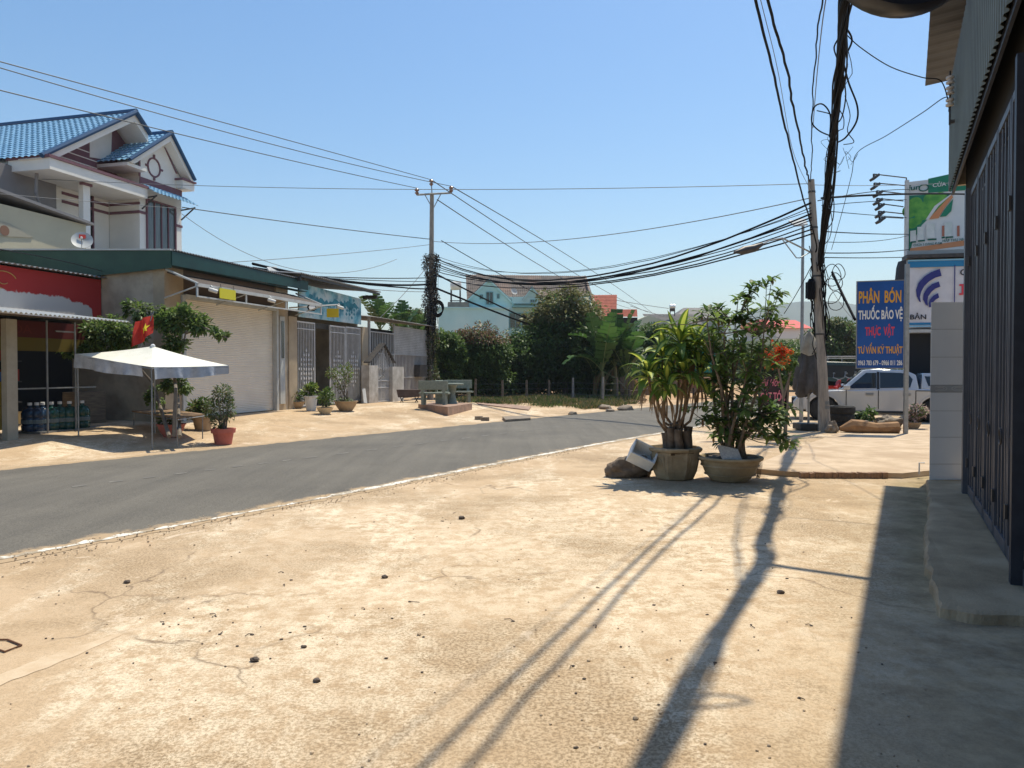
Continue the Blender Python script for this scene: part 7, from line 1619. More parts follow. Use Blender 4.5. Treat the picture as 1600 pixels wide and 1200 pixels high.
def win(px0, py0, px1, py1, w_, mt=None):
    l_, r_ = TH.h(px0, py1, w_), TH.h(px1, py0, w_); return window(TH, l_[0], r_[0], l_[1], r_[1], w_ + .01, tw, 2, frame=M['turqd'], glass=mt or M['glassd'])
win(760, 457, 770, 475, w1 + .07); win(750, 461, 754, 467, w1 + .07); win(777, 460, 780, 466, w1 + .07); win(829, 469, 835, 472, w1 + .6)
m = MB(); l_, r_ = TH.h(818, 466, w1 + .5), TH.h(868, 475, w1 + .5); m.fbox(TH, TH.h(800, 0, w1)[0], r_[0], w1, w1 + .55, g(800, 475)[1], g(800, 465)[1]); m.build('balcony_band', M['turq'], tw)
m = MB(); l_, r_ = TH.h(800, 481, w1 + .02), TH.h(865, 481, w1 + .02); m.fbox(TH, l_[0], r_[0], w1 + .003, w1 + .9, l_[1], l_[1] + .15); m.build('porch_slab', M['turqd'], tw)
win(797, 490, 813, 512, .0 - 1.48); win(816, 490, 832, 512, -1.48, M['dark'])
c0 = TH.p(TH.h(803, 455, 0)[0], -.6, TH.h(803, 455, 0)[1]); dish(P(803, 455.5, 69), (.5, -.8, .3), .33, 'small white dish on the weathered roof of the turquoise house', 'dish', logo=False)
t = thing('water_tank', 'white horizontal water tank on a frame at the left end of the turquoise house roof', 'water tank', P(712, 460, 72)); m = MB(); a, b_ = P(704, 447, 72), P(721, 446, 72); m.tube([a, a.lerp(b_, .05), a.lerp(b_, .95), b_], [.25, .42, .42, .25], 14); m.build('tank', M['white'], t, smooth=True); m = MB()
for px in (705, 719):
    for dy in (-.4, .4): q = P(px, 453, 72); m.tube([q + Vector((0, dy, 0)), P(px, 481, 72) + Vector((0, dy, 0))], .05, 5)
m.tube([P(703, 470, 72), P(722, 470, 72)], .05, 5); m.build('stand', M['steeld'], t)
m = MB(); m.fbox(TH, TH.h(700, 480, -1)[0], TH.h(733, 480, -1)[0], -4, -1, TH.h(700, 484, -1)[1], TH.h(715, 472, -1)[1]); tag(m.build('roof_room', M['oldtile'], origin=TH.p(0, -2, 5)), 'brown rooftop shed below the white tank', 'roof shed')
# red roofed house
M['redtile'] = mat('red_roof_tile', (.42, .12, .075), (.32, .09, .06), scale=2); M['pale'] = mat('pale_wall', (.52, .52, .48), (.44, .44, .41), scale=.6)
RH = Frame((P(925, 500, 66).x, 66), (1, -.15)); rh = thing('red_roof_house', 'house with bright red tiled roof and blue-grey gable, right of the hedge trees', 'house', RH.p(1, -2, 0))
L0 = RH.h(922, 497); R0 = RH.h(957, 497); RT0 = RH.h(967, 461, -4); m = MB(); o_ = RH.p(L0[0], 0, L0[1]); ztop = RH.h(950, 461, -4)[1]; roofrows(o_, RH.d * (R0[0] - L0[0] + .35), RH.e * -4 + Vector((0, 0, ztop - L0[1])), 12, 10, 'roof', M['redtile'], rh)
m = MB(); uR = R0[0] + .1; m.prism([RH.p(uR, -.2, L0[1] - .1), RH.p(uR, -4, ztop - .15), RH.p(uR, -7.8, L0[1] - .1), RH.p(uR, -7.8, 0), RH.p(uR, -.2, 0)], RH.d * .2); m.fbox(RH, L0[0], uR - .01, -7.8, -.2, 0, L0[1] - .12); m.build('wall', mat('blue_grey_gable', (.36, .42, .45), (.30, .36, .40), scale=.8), rh)
a = RH.h(962, 496, -1); b_ = RH.h(996, 496, -1); zt2 = RH.h(980, 483, -3)[1]; o_ = RH.p(a[0], -1, a[1]); roofrows(o_, RH.d * (b_[0] - a[0]), RH.e * -2.5 + Vector((0, 0, zt2 - a[1])), 10, 6, 'lower_roof', M['redtile'], rh)
m = MB(); m.fbox(RH, a[0], b_[0], -6, -1.1, 0, a[1] - .02); m.build('lower_wall', M['dark'], rh)
# grey roofed buildings
M['gtile'] = mat('grey_roof_tile', (.20, .19, .18), (.15, .14, .135), scale=1, c3=(.24, .21, .19), s3=.5)
gh1 = thing('grey_roof_house', 'long low house with grey tile roof and pale end gable behind the dracaena', 'house', P(1040, 570, 82)); GF = Frame((P(1000, 500, 82).x, 82), (1, .05))
L0 = GF.h(1002, 507); R0 = GF.h(1085, 503); zt3 = GF.h(1040, 491, -4)[1]; roofrows(GF.p(L0[0] + 1, 0, L0[1]), GF.d * (R0[0] - L0[0]), GF.e * -4 + Vector((0, 0, zt3 - L0[1])), 26, 8, 'roof', M['gtile'], gh1)
m = MB(); m.fprism(GF, [(L0[0] - .2, 0), (L0[0] + 4.5, 0), (L0[0] + 4.5, L0[1] - .2), (L0[0] + .9, zt3 - .4), (L0[0] - .2, L0[1] + .6)], -8, -.3); m.fbox(GF, L0[0] + 4.5, R0[0] + .6, -8, -.35, 0, L0[1] - .1); m.build('wall', mat('cream_wall', (.55, .55, .42), (.48, .48, .37), scale=.6), gh1)
gh2 = thing('grey_roof_house', 'taller dark grey hipped roof between the two potted plants', 'house', P(1095, 570, 95)); G2 = Frame((P(1060, 500, 95).x, 95), (1, 0)); m = MB(); l_, r_ = G2.h(1055, 497), G2.h(1142, 497); t0, t1_ = G2.h(1068, 481, -5), G2.h(1125, 481, -5)
lo3 = [G2.p(l_[0], 0, l_[1]), G2.p(r_[0], 0, l_[1]), G2.p(r_[0], -10, l_[1]), G2.p(l_[0], -10, l_[1])]; ta, tb_ = G2.p(t0[0], -5, t0[1]), G2.p(t1_[0], -5, t0[1]); m.add(lo3 + [ta, tb_], [(0, 1, 5, 4), (1, 2, 5), (2, 3, 4, 5), (3, 0, 4), (3, 2, 1, 0)]); m.build('roof', M['gtile'], gh2); m = MB(); m.fbox(G2, l_[0] + .5, r_[0] - .5, -9.5, -.5, 0, l_[1] - .02); m.build('wall', M['pale'], gh2)
t = thing('water_heater', 'small shiny roof-top water heater tank above the grey roofs', 'water heater', P(1050, 490, 84)); m = MB(); a, b_ = P(1046, 479, 84), P(1055, 479, 84); m.tube([a, a.lerp(b_, .1), a.lerp(b_, .9), b_], [.15, .27, .27, .15], 12); m.build('tank', mat('bright_tank', (.75, .75, .75), rough=.2, metal=.5), t, smooth=True); m = MB()
for px in (1047, 1054): m.tube([P(px, 481, 84), P(px, 494, 84)], .06, 5)
m.tube([P(1047, 484, 84), P(1054, 484, 84)], .2, 6); m.build('stand', M['steeld'], t)
# red roof white building at right
wr = thing('white_building', 'white and cream building with bright red roof between the tall shrub and the lamp pole', 'building', P(1240, 560, 78)); WF = Frame((P(1215, 520, 78).x, 78), (1, .1)); l_, r_ = WF.h(1212, 513), WF.h(1262, 513); m = MB(); m.fbox(WF, l_[0], r_[0], -8, 0, WF.h(1230, 529)[1], l_[1]); m.build('upper_wall', mat('bright_white_wall', (.72, .70, .68), rough=.8), wr)
m = MB(); m.fbox(WF, l_[0], r_[0], -8, -.0, 0, WF.h(1230, 529)[1] - .005); m.build('lower_wall', mat('cream_lower_wall', (.55, .58, .38), rough=.8), wr); m = MB(); m.prism([WF.p(l_[0] - .4, .4, l_[1] + .01), WF.p(l_[0] - .2, -4, WF.h(1230, 500, -4)[1]), WF.p(l_[0] - .4, -8.4, l_[1] + .01)], WF.d * (r_[0] - l_[0] + .8)); m.build('roof', mat('bright_red_roof', (.62, .07, .04), (.52, .06, .035), scale=2, rough=.5), wr)
# orange roof sliver + green hoarding behind shrubs
m = MB(); m.prism([P(1172, 512, 88), P(1190, 512, 88), P(1188, 503, 89), P(1174, 503, 89)], (0, 4, 0)); tag(m.build('orange_roof', mat('orange_roof_tile', (.55, .20, .10), (.45, .15, .08), scale=2), origin=P(1180, 512, 88)), 'small orange roof glimpsed through the tall potted shrub', 'roof')
gsh = thing('green_kiosk', 'dark green kiosk panel over a brown counter seen between the two potted plants', 'kiosk', P(1102, 610, 44)); m = MB(); a, b_ = P(1085, 582, 44), P(1118, 550, 44); m.box(a.x, b_.x, 44, 44.2, a.z, b_.z); m.build('green_panel', mat('teal_panel', (.02, .20, .16), (.015, .14, .11), scale=2), gsh); m = MB(); m.box(a.x - .6, b_.x + .6, 43.9, 45.5, P(0, 606, 44).z, P(0, 590, 44).z); m.build('counter', mat('brown_counter', (.30, .15, .08), (.2, .1, .06), scale=2), gsh)
m = MB(); 
for x_ in (a.x, b_.x): m.box(x_ - .05, x_ + .05, 44.21, 44.3, 0, b_.z)
m.build('post', M['steeld'], gsh)

# parked dark vehicle and motorbikes beyond the pickup
def suv():
    t = thing('parked_jeep', 'dark green boxy jeep with white roof rack behind the pickup', 'jeep', (0, 0, 0)); c = mat('dark_green_paint', (.03, .07, .08), rough=.3, coat=.5)
    m = MB(); prof = [(-1.9, .45), (1.9, .45), (1.95, 1.0), (1.2, 1.1), (.8, 1.75), (-1.8, 1.8), (-1.95, 1.1)]; m.prism([(x_, -.8, z_) for x_, z_ in prof], (0, 1.6, 0)); m.build('body', c, t, bevel=.06)
    m = MB(); m.prism([(-1.7, -.81, 1.15), (.9, -.81, 1.15), (.68, -.81, 1.6), (-1.65, -.81, 1.65)], (0, -.01, 0)); m.prism([(-1.7, .81, 1.15), (.9, .81, 1.15), (.68, .81, 1.6), (-1.65, .81, 1.65)], (0, .01, 0)); m.build('side_glass', M['glassd'], t)
    for x_ in (-1.2, 1.2):
        for y_ in (-.72, .72): m = MB(); m.lathe([(.2, -.1), (.36, -.1), (.38, 0), (.36, .1), (.2, .1)], (x_, y_, .38), 20, (0, 1, 0)); m.build('wheel', M['rubber'], t, smooth=True)
    m = MB()
    for y_ in (-.6, -.2, .2, .6): m.tube([(-1.6, y_, 1.92), (.6, y_, 1.92)], .02, 5)
    for x_ in (-1.6, -.9, -.2, .6): m.tube([(x_, -.62, 1.92), (x_, .62, 1.92)], .02, 5); m.tube([(x_, -.6, 1.78), (x_, -.6, 1.98)], .02, 5)
    m.tube([(-1.6, -.62, 1.99), (.6, -.62, 1.99)], .025, 5); m.build('roof_rack', M['white'], t)
    return t
s_ = suv(); s_.location = (P(1322, 0, 36).x, 36, .0); s_.rotation_euler = (0, 0, -.2); s_.scale = (.9, .9, 1.18)
def moto(col, lab):
    t = thing('motorbike', lab, 'motorbike', (0, 0, 0), 'motorbikes parked behind the pickup'); m = MB(); m.prism([(-.55, -.12, .75), (-.2, -.14, .78), (.25, -.12, .70), (.45, -.1, 1.0), (.35, -.1, .55), (-.1, -.12, .45), (-.6, -.1, .65)], (0, .24, 0)); m.build('body', col, t, bevel=.03); m = MB(); m.prism([(-.6, -.13, .80), (.15, -.13, .76), (.12, -.13, .84), (-.6, -.13, .90)], (0, .26, 0)); m.build('seat', M['wire'], t)
    for x_ in (-.6, .62): m = MB(); m.lathe([(.22, -.04), (.29, -.04), (.30, 0), (.29, .04), (.22, .04)], (x_, 0, .3), 18, (0, 1, 0)); m.build('wheel', M['rubber'], t, smooth=True)
    m = MB(); m.tube([(.62, .08, .3), (.42, .08, 1.0)], .02, 6); m.tube([(.40, -.32, 1.08), (.42, 0, 1.0), (.40, .32, 1.08)], .016, 6); m.tube([(.40, -.3, 1.08), (.45, -.34, 1.24)], .01, 5); m.tube([(.40, .3, 1.08), (.45, .34, 1.24)], .01, 5); m.build('handlebar', M['galv'], t)
    m = MB(); m.obox((.47, -.34, 1.25), (.01, 0, 0), (0, .05, 0), (0, 0, .03)); m.obox((.47, .34, 1.25), (.01, 0, 0), (0, .05, 0), (0, 0, .03)); m.build('mirror', M['galv'], t); return t
mo = moto(mat('motorbike_red', (.45, .03, .02), rough=.3), 'red motorbike parked behind the pickup bonnet, nearest the concrete pole'); mo.location = (P(1302, 0, 29).x, 29, .32); mo.rotation_euler = (0, 0, .3)
m2 = dup(mo, (P(1317, 0, 30).x, 30, .36), .15, 'red motorbike parked right of the other one, under the blue sign edge')
m2['label'] = 'red motorbike behind the pickup windscreen, nearer the blue sign'
# raised ground under them
m = MB(); a = P(1285, 0, 29).x; m.box(a, a + 3.6, 28.2, 39, -.2, .315); tag(m.build('concrete_terrace', M['plaza']), kind='structure')

# hills
mb = MB(); nxh, nyh = 120, 14
def hill(a, t):
    px = 560 + a * 1240; Yh = 1500 + t * 600
    ridge = [(560, 566), (700, 560), (900, 552), (1000, 548), (1080, 530), (1130, 505), (1180, 486), (1240, 472), (1300, 470), (1340, 478), (1400, 490), (1500, 500), (1800, 520)]
    py = next(y0 + (y1 - y0) * (px - x0) / (x1 - x0) for (x0, y0), (x1, y1) in zip(ridge, ridge[1:]) if x0 <= px <= x1)
    py += 2.5 * mnoise.noise(Vector((px * .03, 0, 0))) + 1.2 * mnoise.noise(Vector((px * .13, 0, 0)))
    top = P(px, py, 2100).z; x = P(px, 0, 2100).x; prof = sm(t) ; nz = mnoise.fractal(Vector((x * .004, Yh * .006, 1)), 1, 2, 5) * 18 * math.sin(PI * min(1, t)) 
    return Vector((x * (Yh / 2100) ** .3, Yh, top * prof + nz))
mb.grid(hill, nxh, nyh); M['hill'] = mat('wooded_hill', (.035, .055, .022), (.075, .09, .04), scale=.012, detail=9)
tag(mb.build('hills', M['hill'], smooth=True, angle=0), kind='structure')
# ================================================================ left utility pole
LY_ = 38.3; LB = Vector((P(671, 0, LY_).x, LY_, .1)); LT = P(675, 302, LY_); LT = Vector((LT.x, LY_, LT.z))
up = thing('utility_pole', 'tall utility pole with steel crossarm and vine-wrapped shaft beside the metal shed', 'utility pole', LB)
m = MB(); m.tube([LB + Vector((-.0, 0, -.1)), LB.lerp(LT, .5), LT], [.17, .14, .105], 14); m.build('shaft', M['pole'], up, smooth=True)
def onlp(py): z = P(672, py, LY_).z; return LB.lerp(LT, (z - LB.z) / (LT.z - LB.z))
ca, cb = P(651, 304.5, LY_ - .3), P(705, 301.5, LY_ - .1); m = MB(); m.tube([ca, cb], .05, 6); m.tube([P(663, 303, LY_ - .25), P(672, 319, LY_ - .2)], .025, 5); m.tube([P(689, 303, LY_ - .2), P(678, 324, LY_ - .2)], .025, 5); m.tube([LT, P(674, 287, LY_)], .03, 6); m.build('crossarm', M['galv'], up)
for q in (P(651.5, 299, LY_ - .3), P(674, 285, LY_), P(705, 295.5, LY_ - .1)):
    m = MB(); m.lathe([(.06, -.18), (.05, -.14), (.10, -.12), (.11, -.07), (.06, -.04), (.05, -.01), (.11, .02), (.12, .08), (.07, .13), (.05, .16)], q, 12); m.build('insulator', M['porc'], up, smooth=True)
# clambering dry vine and tangle of cables round the shaft
random.seed(12); m = MB()
for k in range(46):
    py0 = random.uniform(390, 520); a = random.uniform(0, 2 * PI); pts = []; r0 = random.uniform(.18, .38)
    for j in range(7): c0 = onlp(py0 + j * random.uniform(5, 13)); rr = r0 * random.uniform(.7, 1.25); pts.append(c0 + Vector((math.cos(a) * rr, math.sin(a) * rr * .8, 0))); a += random.uniform(-.7, .9)
    m.tube(pts, random.choice([.012, .018, .024]), 4)
for k in range(5): c0 = P(683, 480 + k, LY_ - .3); m.tube([c0 + Vector(((.34 - .02 * k) * math.cos(a), .05 * k, .36 * math.sin(a))) for a in np.linspace(0, 2 * PI, 18)], .03, 5)
m.build('cable_tangle', M['wire'], up)
rng = np.random.default_rng(3); n = 5200; zz_ = rng.random(n); Pz = np.array([tuple(onlp(398 + 215 * z)) for z in zz_]); an = rng.random(n) * 2 * PI; rr = .18 + .28 * rng.random(n) * (.7 + .5 * np.sin(zz_ * 23)); Pz[:, 0] += np.cos(an) * rr; Pz[:, 1] += np.sin(an) * rr
leafobj('vine', Pz, rdir(n) + np.array([0, 0, -.6]), rdir(n), .11, .06, [mat('dry_vine', (.12, .10, .08), (.07, .065, .055), scale=8), LM[1], LM[3]], np.where(zz_ > .55, rng.integers(0, 3, n), 0), up)

# ================================================================ wires
def wpts(A, Mid, B_, n=22):
    A, Mid, B_ = Vector(A), Vector(Mid), Vector(B_); s = (Mid - A).length / ((Mid - A).length + (B_ - Mid).length); out = []
    # quadratic through three points
    for i in range(n + 1):
        t = i / n; l0 = (t - s) * (t - 1) / (s * 1.0); l1 = t * (t - 1) / (s * (s - 1)); l2 = t * (t - s) / (1 - s); out.append(A * l0 + Mid * l1 + B_ * l2)
    return out
def wire(A, mid, B_, r, label, mt='wire', cat='cable', name='power_line', group=None, jit=0, n=22):
    """mid = (px,py) seen at the depth of the span's middle"""
    A, B_ = Vector(A), Vector(B_)
    if mid is None: Mid = (A + B_) / 2 - Vector((0, 0, .012 * (A - B_).length))
    else:
        px, py = mid; ra = ray(px, py)
        # choose the point of the pixel ray whose horizontal position lies on the span's vertical plane
        dx, dy = B_.x - A.x, B_.y - A.y; den = ra.x * dy - ra.y * dx; t = (A.x * dy - A.y * dx) / den; Mid = Vector((0, 0, EYE)) + ra * t
    pts = wpts(A, Mid, B_, n)
    if jit: pts = [p + Vector((random.uniform(-1, 1), random.uniform(-1, 1), random.uniform(-1, 1))) * jit for p in pts]
    m = MB(); m.tube(pts, r, 5); o = m.build(name, M[mt], origin=A, smooth=True, angle=0); tag(o, label, cat, group or 'overhead wires'); return pts
iL, iC, iR = P(651.5, 294, LY_ - .3), P(674, 281, LY_), P(705, 291, LY_ - .1)
wire(P(-60, 80, 19.5), (340, 189), iC, .017, 'upper of the three bare wires rising to the left picture edge above the blue-roofed villa', 'wire2')
wire(P(-60, 88, 20.5), (340, 203), iR, .017, 'middle of the three bare wires rising to the left picture edge', 'wire2')
wire(P(-60, 126, 18.5), (340, 224), iL, .017, 'lowest of the three bare wires crossing in front of the blue villa roof', 'wire2')
far1 = P(1010, 492, 115)
wire(iC, (842, 392), P(1012, 488, 120), .028, 'bare wire descending right from the top insulator of the left pole', 'wire2'); wire(iR, (856, 380), P(1020, 490, 120), .028, 'bare wire descending right from the right insulator of the crossarm', 'wire2'); wire(P(683, 312, LY_), (800, 388), P(985, 482, 120), .028, 'lowest bare wire descending right from below the crossarm', 'wire2')
# long thin cross-span near the crossarm
wire(P(-20, 275, 26), (640, 296), P(1268, 287, RP.y), .010, 'thin straight wire passing behind the crossarm from the villa towards the right concrete pole', 'wireg'); wire(P(1268, 289, RP.y), (1380, 290), P(1520, 283, 30), .009, 'thin wire leaving the right pole top towards the billboard', 'wireg')
wire(P(285, 324, 28.5), (480, 351), onlp(374), .02, 'thin wire from the villa window hood to the left pole', 'wire2'); wire(P(284, 334, 28.5), (390, 398), P(620, 405, LY_), .012, 'fine sagging wire from the villa corner behind the shop roof', 'wireg')
wire(P(360, 410, 26), (520, 398), onlp(382), .012, 'fine wire rising from the shop roof to the left pole at bracket height', 'wireg')
wire(onlp(377), (980, 363), P(1268, 309, RP.y), .014, 'long thin wire rising from the left pole to the right pole, above the other cables', 'wireg')
random.seed(9)
RPP = lambda py, dx=0, dy=0: onrp(py) + Vector((dx, -.12 + dy, 0))
spans = [(404, (850, 438), 318, .030, 'thick black cable sagging between the poles, uppermost of the bundle'), (412, (860, 444), 334, .026, 'black cable sagging between the poles, second of the bundle'), (424, (905, 438), 340, .022, 'black cable sagging between the poles, third of the bundle'), (408, (940, 436), 352, .018, 'thin black cable in the lower half of the sagging bundle'), (416, (935, 441), 358, .022, 'black cable near the bottom of the sagging bundle between the poles'), (400, (900, 425), 326, .012, 'thin upper cable crossing above the sagging bundle'), (432, (950, 442), 366, .022, 'lowest thick cable of the sagging bundle, ending at the cobra-head lamp'), (420, (920, 437), 345, .015, 'grey cable woven through the middle of the sagging bundle'), (406, (800, 426), 330, .010, 'very thin cable over the bundle near the left pole')]
for i, (pl, mid, pr_, r_, lab) in enumerate(spans): wire(onlp(pl) + Vector((.2, -.2, 0)), mid, RPP(pr_, -.1), r_, lab, jit=.012)
# cables from left pole towards the right going down behind the hedge houses
wire(onlp(424), (840, 505), P(1010, 560, 60), .045, 'thick black cable running down right from the left pole in front of the turquoise house'); wire(onlp(447), (800, 497), P(960, 548, 55), .055, 'thickest black bundle running down right below the other one across the turquoise wall'); wire(onlp(376) + Vector((.5, 0, 0)), (860, 470), P(1080, 540, 90), .022, 'thin black cable from the left pole bracket down towards the red roof')
wire(P(1045, 482, 84), (985, 473), P(880, 452, 75), .03, 'faint wire above the red tiled roof', 'wireg'); wire(P(1140, 505, 95), (1065, 500), P(985, 478, 75), .03, 'faint wire sagging over the grey roofs', 'wireg')
# shop roof to left pole
wire(P(395, 412, 25), (530, 438), onlp(444), .05, 'thickest black cable from the shop roof to the left pole'); wire(P(395, 418, 25), (545, 441), onlp(452), .035, 'second black cable just below, from the shop roof to the left pole', jit=.01); wire(P(420, 428, 26), (550, 434), onlp(434), .022, 'straight thin cable from the mural building roof to the left pole'); wire(P(430, 432, 26), (580, 452), onlp(456), .015, 'thin cable low between mural roof and left pole', 'wireg'); wire(P(300, 418, 22), (500, 434), onlp(440), .018, 'thin cable skimming the teal fascia to the left pole'); wire(P(590, 500, 34), (635, 455), onlp(408), .014, 'thin drop wire from the left pole down to the metal shed', 'wireg')
wire(P(-30, 385, 12), (60, 400), P(160, 424, 20), .010, 'thin black wire in front of the beige wall above the green fascia'); wire(P(-30, 300, 20), (80, 310), P(286, 326, 28.4), .008, 'fine wire crossing the grey villa side wall', 'wireg')
# right pole to billboard / banner
bl = [((311, .2), (1390, 304), (1520, 304, 25), .030, 'thick black cable leaving the right pole top towards the folding gate cladding'), ((315, .1), (1360, 300), (1420, 296, 30), .014, 'thin cable rising from the right pole to the billboard edge'), ((322, .2), (1360, 315), (1416, 312, 30), .012, 'thin cable from the right pole to the third billboard lamp arm'), ((330, .2), (1360, 336), (1416, 340, 30), .012, 'wavy cable from the right pole to the lowest billboard lamp'), ((362, .2), (1350, 365), (1420, 366, 30), .016, 'straight cable from the right pole across the lower billboard'), ((378, .2), (1350, 378), (1420, 368, 30), .010, 'thin cable rising slightly to the lower billboard', ), ((395, .2), (1350, 395), (1420, 390, 30), .016, 'cable from the right pole to the billboard base'), ((402, .2), (1350, 403), (1412, 402, 28), .014, 'lowest horizontal cable from the right pole to the banner corner')]
for (py, dx), mid, (bx_, by_, bY), r_, lab in bl: wire(RPP(py, dx), mid, P(bx_, by_, bY), r_, lab)
# guy / stay cables
wire(P(1300, 425, RP.y - .1), None, P(1336, 500, 19.0) , .035, 'thick black stay cable slanting from the right pole to the blue sign'); wire(P(1268, 415, RP.y), None, P(1225, 490, 24), .012, 'thin slanting cable left of the right pole'); wire(P(1270, 395, RP.y), (1310, 470), P(1334, 500, 27), .008, 'fine wire behind the stay cable', 'wireg')
# wires passing over the camera: from the right pole forward
def overhead(pts, r, label, mt='wire', n=60, jit=0, group='wires running overhead from the right pole'):
    pts = [Vector(p) for p in pts]; out = []
    for i in range(len(pts) - 1):
        p0 = pts[max(0, i - 1)]; p1 = pts[i]; p2 = pts[i + 1]; p3 = pts[min(len(pts) - 1, i + 2)]
        for k in range(10):
            t = k / 10; out.append(.5 * ((2 * p1) + (p2 - p0) * t + (2 * p0 - 5 * p1 + 4 * p2 - p3) * t * t + (3 * p1 - p0 - 3 * p2 + p3) * t ** 3))
    out.append(pts[-1])
    if jit: out = [p + Vector((mnoise.noise(p * 1.7 + Vector((r * 99, 0, 0))), 0, mnoise.noise(p * 1.9 + Vector((0, 7, r * 50))))) * jit for p in out]
    m = MB(); m.tube(out, r, 6); o = m.build('overhead_cable', M[mt], origin=out[0], smooth=True, angle=0); tag(o, label, 'cable', group); return out
overhead([onrp(283), P(1262, 276, 18.6), P(1249, 215, 14.6), P(1228, 110, 11.2), P(1200, -5, 9.0), (1.72, 5.83, 6.2), (.72, 3.57, 6.2), (-.4, 1, 6.2), (-2.6, -4, 6.4)], .020, 'thick kinked cable rising from the right pole top, right one of the left pair', jit=.05)
overhead([onrp(395), P(1275, 380, 19.6), P(1255, 310, 17.6), P(1232, 220, 14.4), P(1207, 110, 11.2), P(1180, -5, 9.0), (1.72, 6.24, 6.2), (.72, 3.98, 6.2), (-.3, 1.7, 6.2), (-2.8, -4, 6.4)], .020, 'smooth black cable at the far left of the overhead group', jit=.02)
overhead([onrp(300), P(1240, 240, 15.6), P(1215, 110, 12), P(1187, -5, 9.9), (.5, 4, 6.9), (-1.5, 0, 6.9)], .006, 'very thin wire between the left pair of overhead cables', 'wireg')
overhead([onrp(281), P(1268, 240, 17.5), P(1269, 165, 14.6), P(1276, 70, 11.8), P(1286, -5, 9.8), (3.65, 8.3, 6.55), (3.2, 7.2, 6.4), (2.4, 5.55, 6.35), (.75, 2.25, 6.35), (-1.35, -2, 6.5)], .012, 'vertical-looking cable straight above the right pole top', jit=.03)
overhead([P(1270, 200, 15.5), P(1277, 110, 12.5), P(1291, -5, 9.8), (3.7, 8.3, 6.55), (3.22, 7.2, 6.42), (2.42, 5.55, 6.35), (.77, 2.25, 6.35)], .008, 'thin wire beside the cable above the right pole top', 'wireg')

# big twisted bundle
_dx = Vector((.10, 0, 0)); BP = [P(1281, 412, 20.0), P(1289, 340, 17.6), P(1299, 245, 15.3), P(1304, 190, 13.9), P(1311, 110, 11.8), P(1319, 10, 9.6), Vector((3.98, 8.72, 6.35)), Vector((3.2, 7.2, 6.3)), Vector((2.4, 5.55, 6.3)), Vector((.75, 2.25, 6.3)), Vector((-1.35, -2, 6.5))]
bun = thing('cable_bundle', 'big twisted black cable bundle with hanging loops beside the right pole', 'cable bundle', BP[0]); random.seed(44)
def catm(pts, k=12):
    out = []
    for i in range(len(pts) - 1):
        p0 = pts[max(0, i - 1)]; p1 = pts[i]; p2 = pts[i + 1]; p3 = pts[min(len(pts) - 1, i + 2)]
        for j in range(k): t = j / k; out.append(.5 * ((2 * p1) + (p2 - p0) * t + (2 * p0 - 5 * p1 + 4 * p2 - p3) * t * t + (3 * p1 - p0 - 3 * p2 + p3) * t ** 3))
    out.append(pts[-1]); return out
core = catm(BP); m = MB()
for s in range(27):
    ph = random.uniform(0, 6.3); rr = random.uniform(.02, .09); fr = random.uniform(.05, .16); o_ = []
    for i, p in enumerate(core):
        a = ph + i * fr; k = 1 + .7 * mnoise.noise(Vector((i * .09, s * 3.3, 0))); o_.append(p + Vector((math.cos(a) * rr * k, 0, math.sin(a) * rr * k * 1.0)))
    m.tube(o_, random.choice([.009, .012, .015, .02]), 5)
m.build('twisted_strands', M['wire'], bun, smooth=True, angle=0)
m = MB()    # loose slack strands
for s in range(13):
    i0 = random.randrange(0, 46); i1 = i0 + random.randint(8, 18); o_ = []; side = random.uniform(-.10, .20); drop = random.uniform(.04, .2)
    for i in range(i0, i1 + 1): t = (i - i0) / (i1 - i0); o_.append(core[i] + Vector((side * math.sin(PI * t), 0, -drop * math.sin(PI * t) + .03 * math.sin(t * 14 + s))))
    m.tube(o_, random.choice([.006, .009, .012]), 5)
m.build('slack_strands', M['wire'], bun, smooth=True, angle=0)
def loop(pts, r, lab=None):
    m = MB(); m.tube(catm([Vector(p) for p in pts], 6), r, 6); m.build('cable_loop', M['wire'], bun, smooth=True, angle=0)
Yk = 14.2
loop([P(1296, 215, Yk), P(1297, 180, Yk), P(1285, 163, Yk), P(1272, 168, Yk), P(1268, 190, Yk), P(1279, 204, Yk), P(1296, 212, Yk)], .014)
loop([P(1276, 173, Yk), P(1296, 178, Yk), P(1303, 184, Yk)], .010)
loop([P(1318, 100, 12.3), P(1326, 130, 12.6), P(1339, 165, 13), P(1338, 190, 13.2), P(1322, 214, 13.6), P(1310, 222, 14)], .016)
loop([P(1320, 150, 12.6), P(1328, 180, 13), P(1324, 205, 13), P(1334, 222, 13.4), P(1318, 226, 13.8)], .008)
loop([P(1310, 60, 10.9), P(1303, 75, 11.2), P(1308, 92, 11.6)], .012); loop([P(1319, 40, 10.4), P(1331, 62, 10.8), P(1322, 85, 11.4)], .014)
for k in range(9):
    a = random.uniform(0, 6); c0 = P(1310 + random.uniform(-14, 16), 235 + random.uniform(-15, 25), 14.8); loop([c0, c0 + Vector((.14 * math.cos(a), .05, .14 * math.sin(a))), c0 + Vector((.2 * math.cos(a + 1), 0, .18 * math.sin(a + 1))), c0 + Vector((.05, 0, -.16))], .004)
# loop near the ground-shadow hook
loop([(2.62, 6.0, 6.3), (2.8, 6.05, 6.24), (2.93, 5.95, 6.2), (2.6, 5.9, 6.3)], .014)
# lower part of bundle hugging the right side of the pole, going down
m = MB()
for s in range(7):
    o_ = [BP[0] + Vector((random.uniform(-.05, .05), 0, 0))]
    for k in range(5): c0 = onrp(425 + k * 26); o_.append(c0 + Vector((.11 + random.uniform(-.06, .12) * (1 - k / 6), -.05, 0)))
    m.tube(catm(o_, 5), .012, 5)
m.build('drop_strands', M['wire'], bun, smooth=True, angle=0)
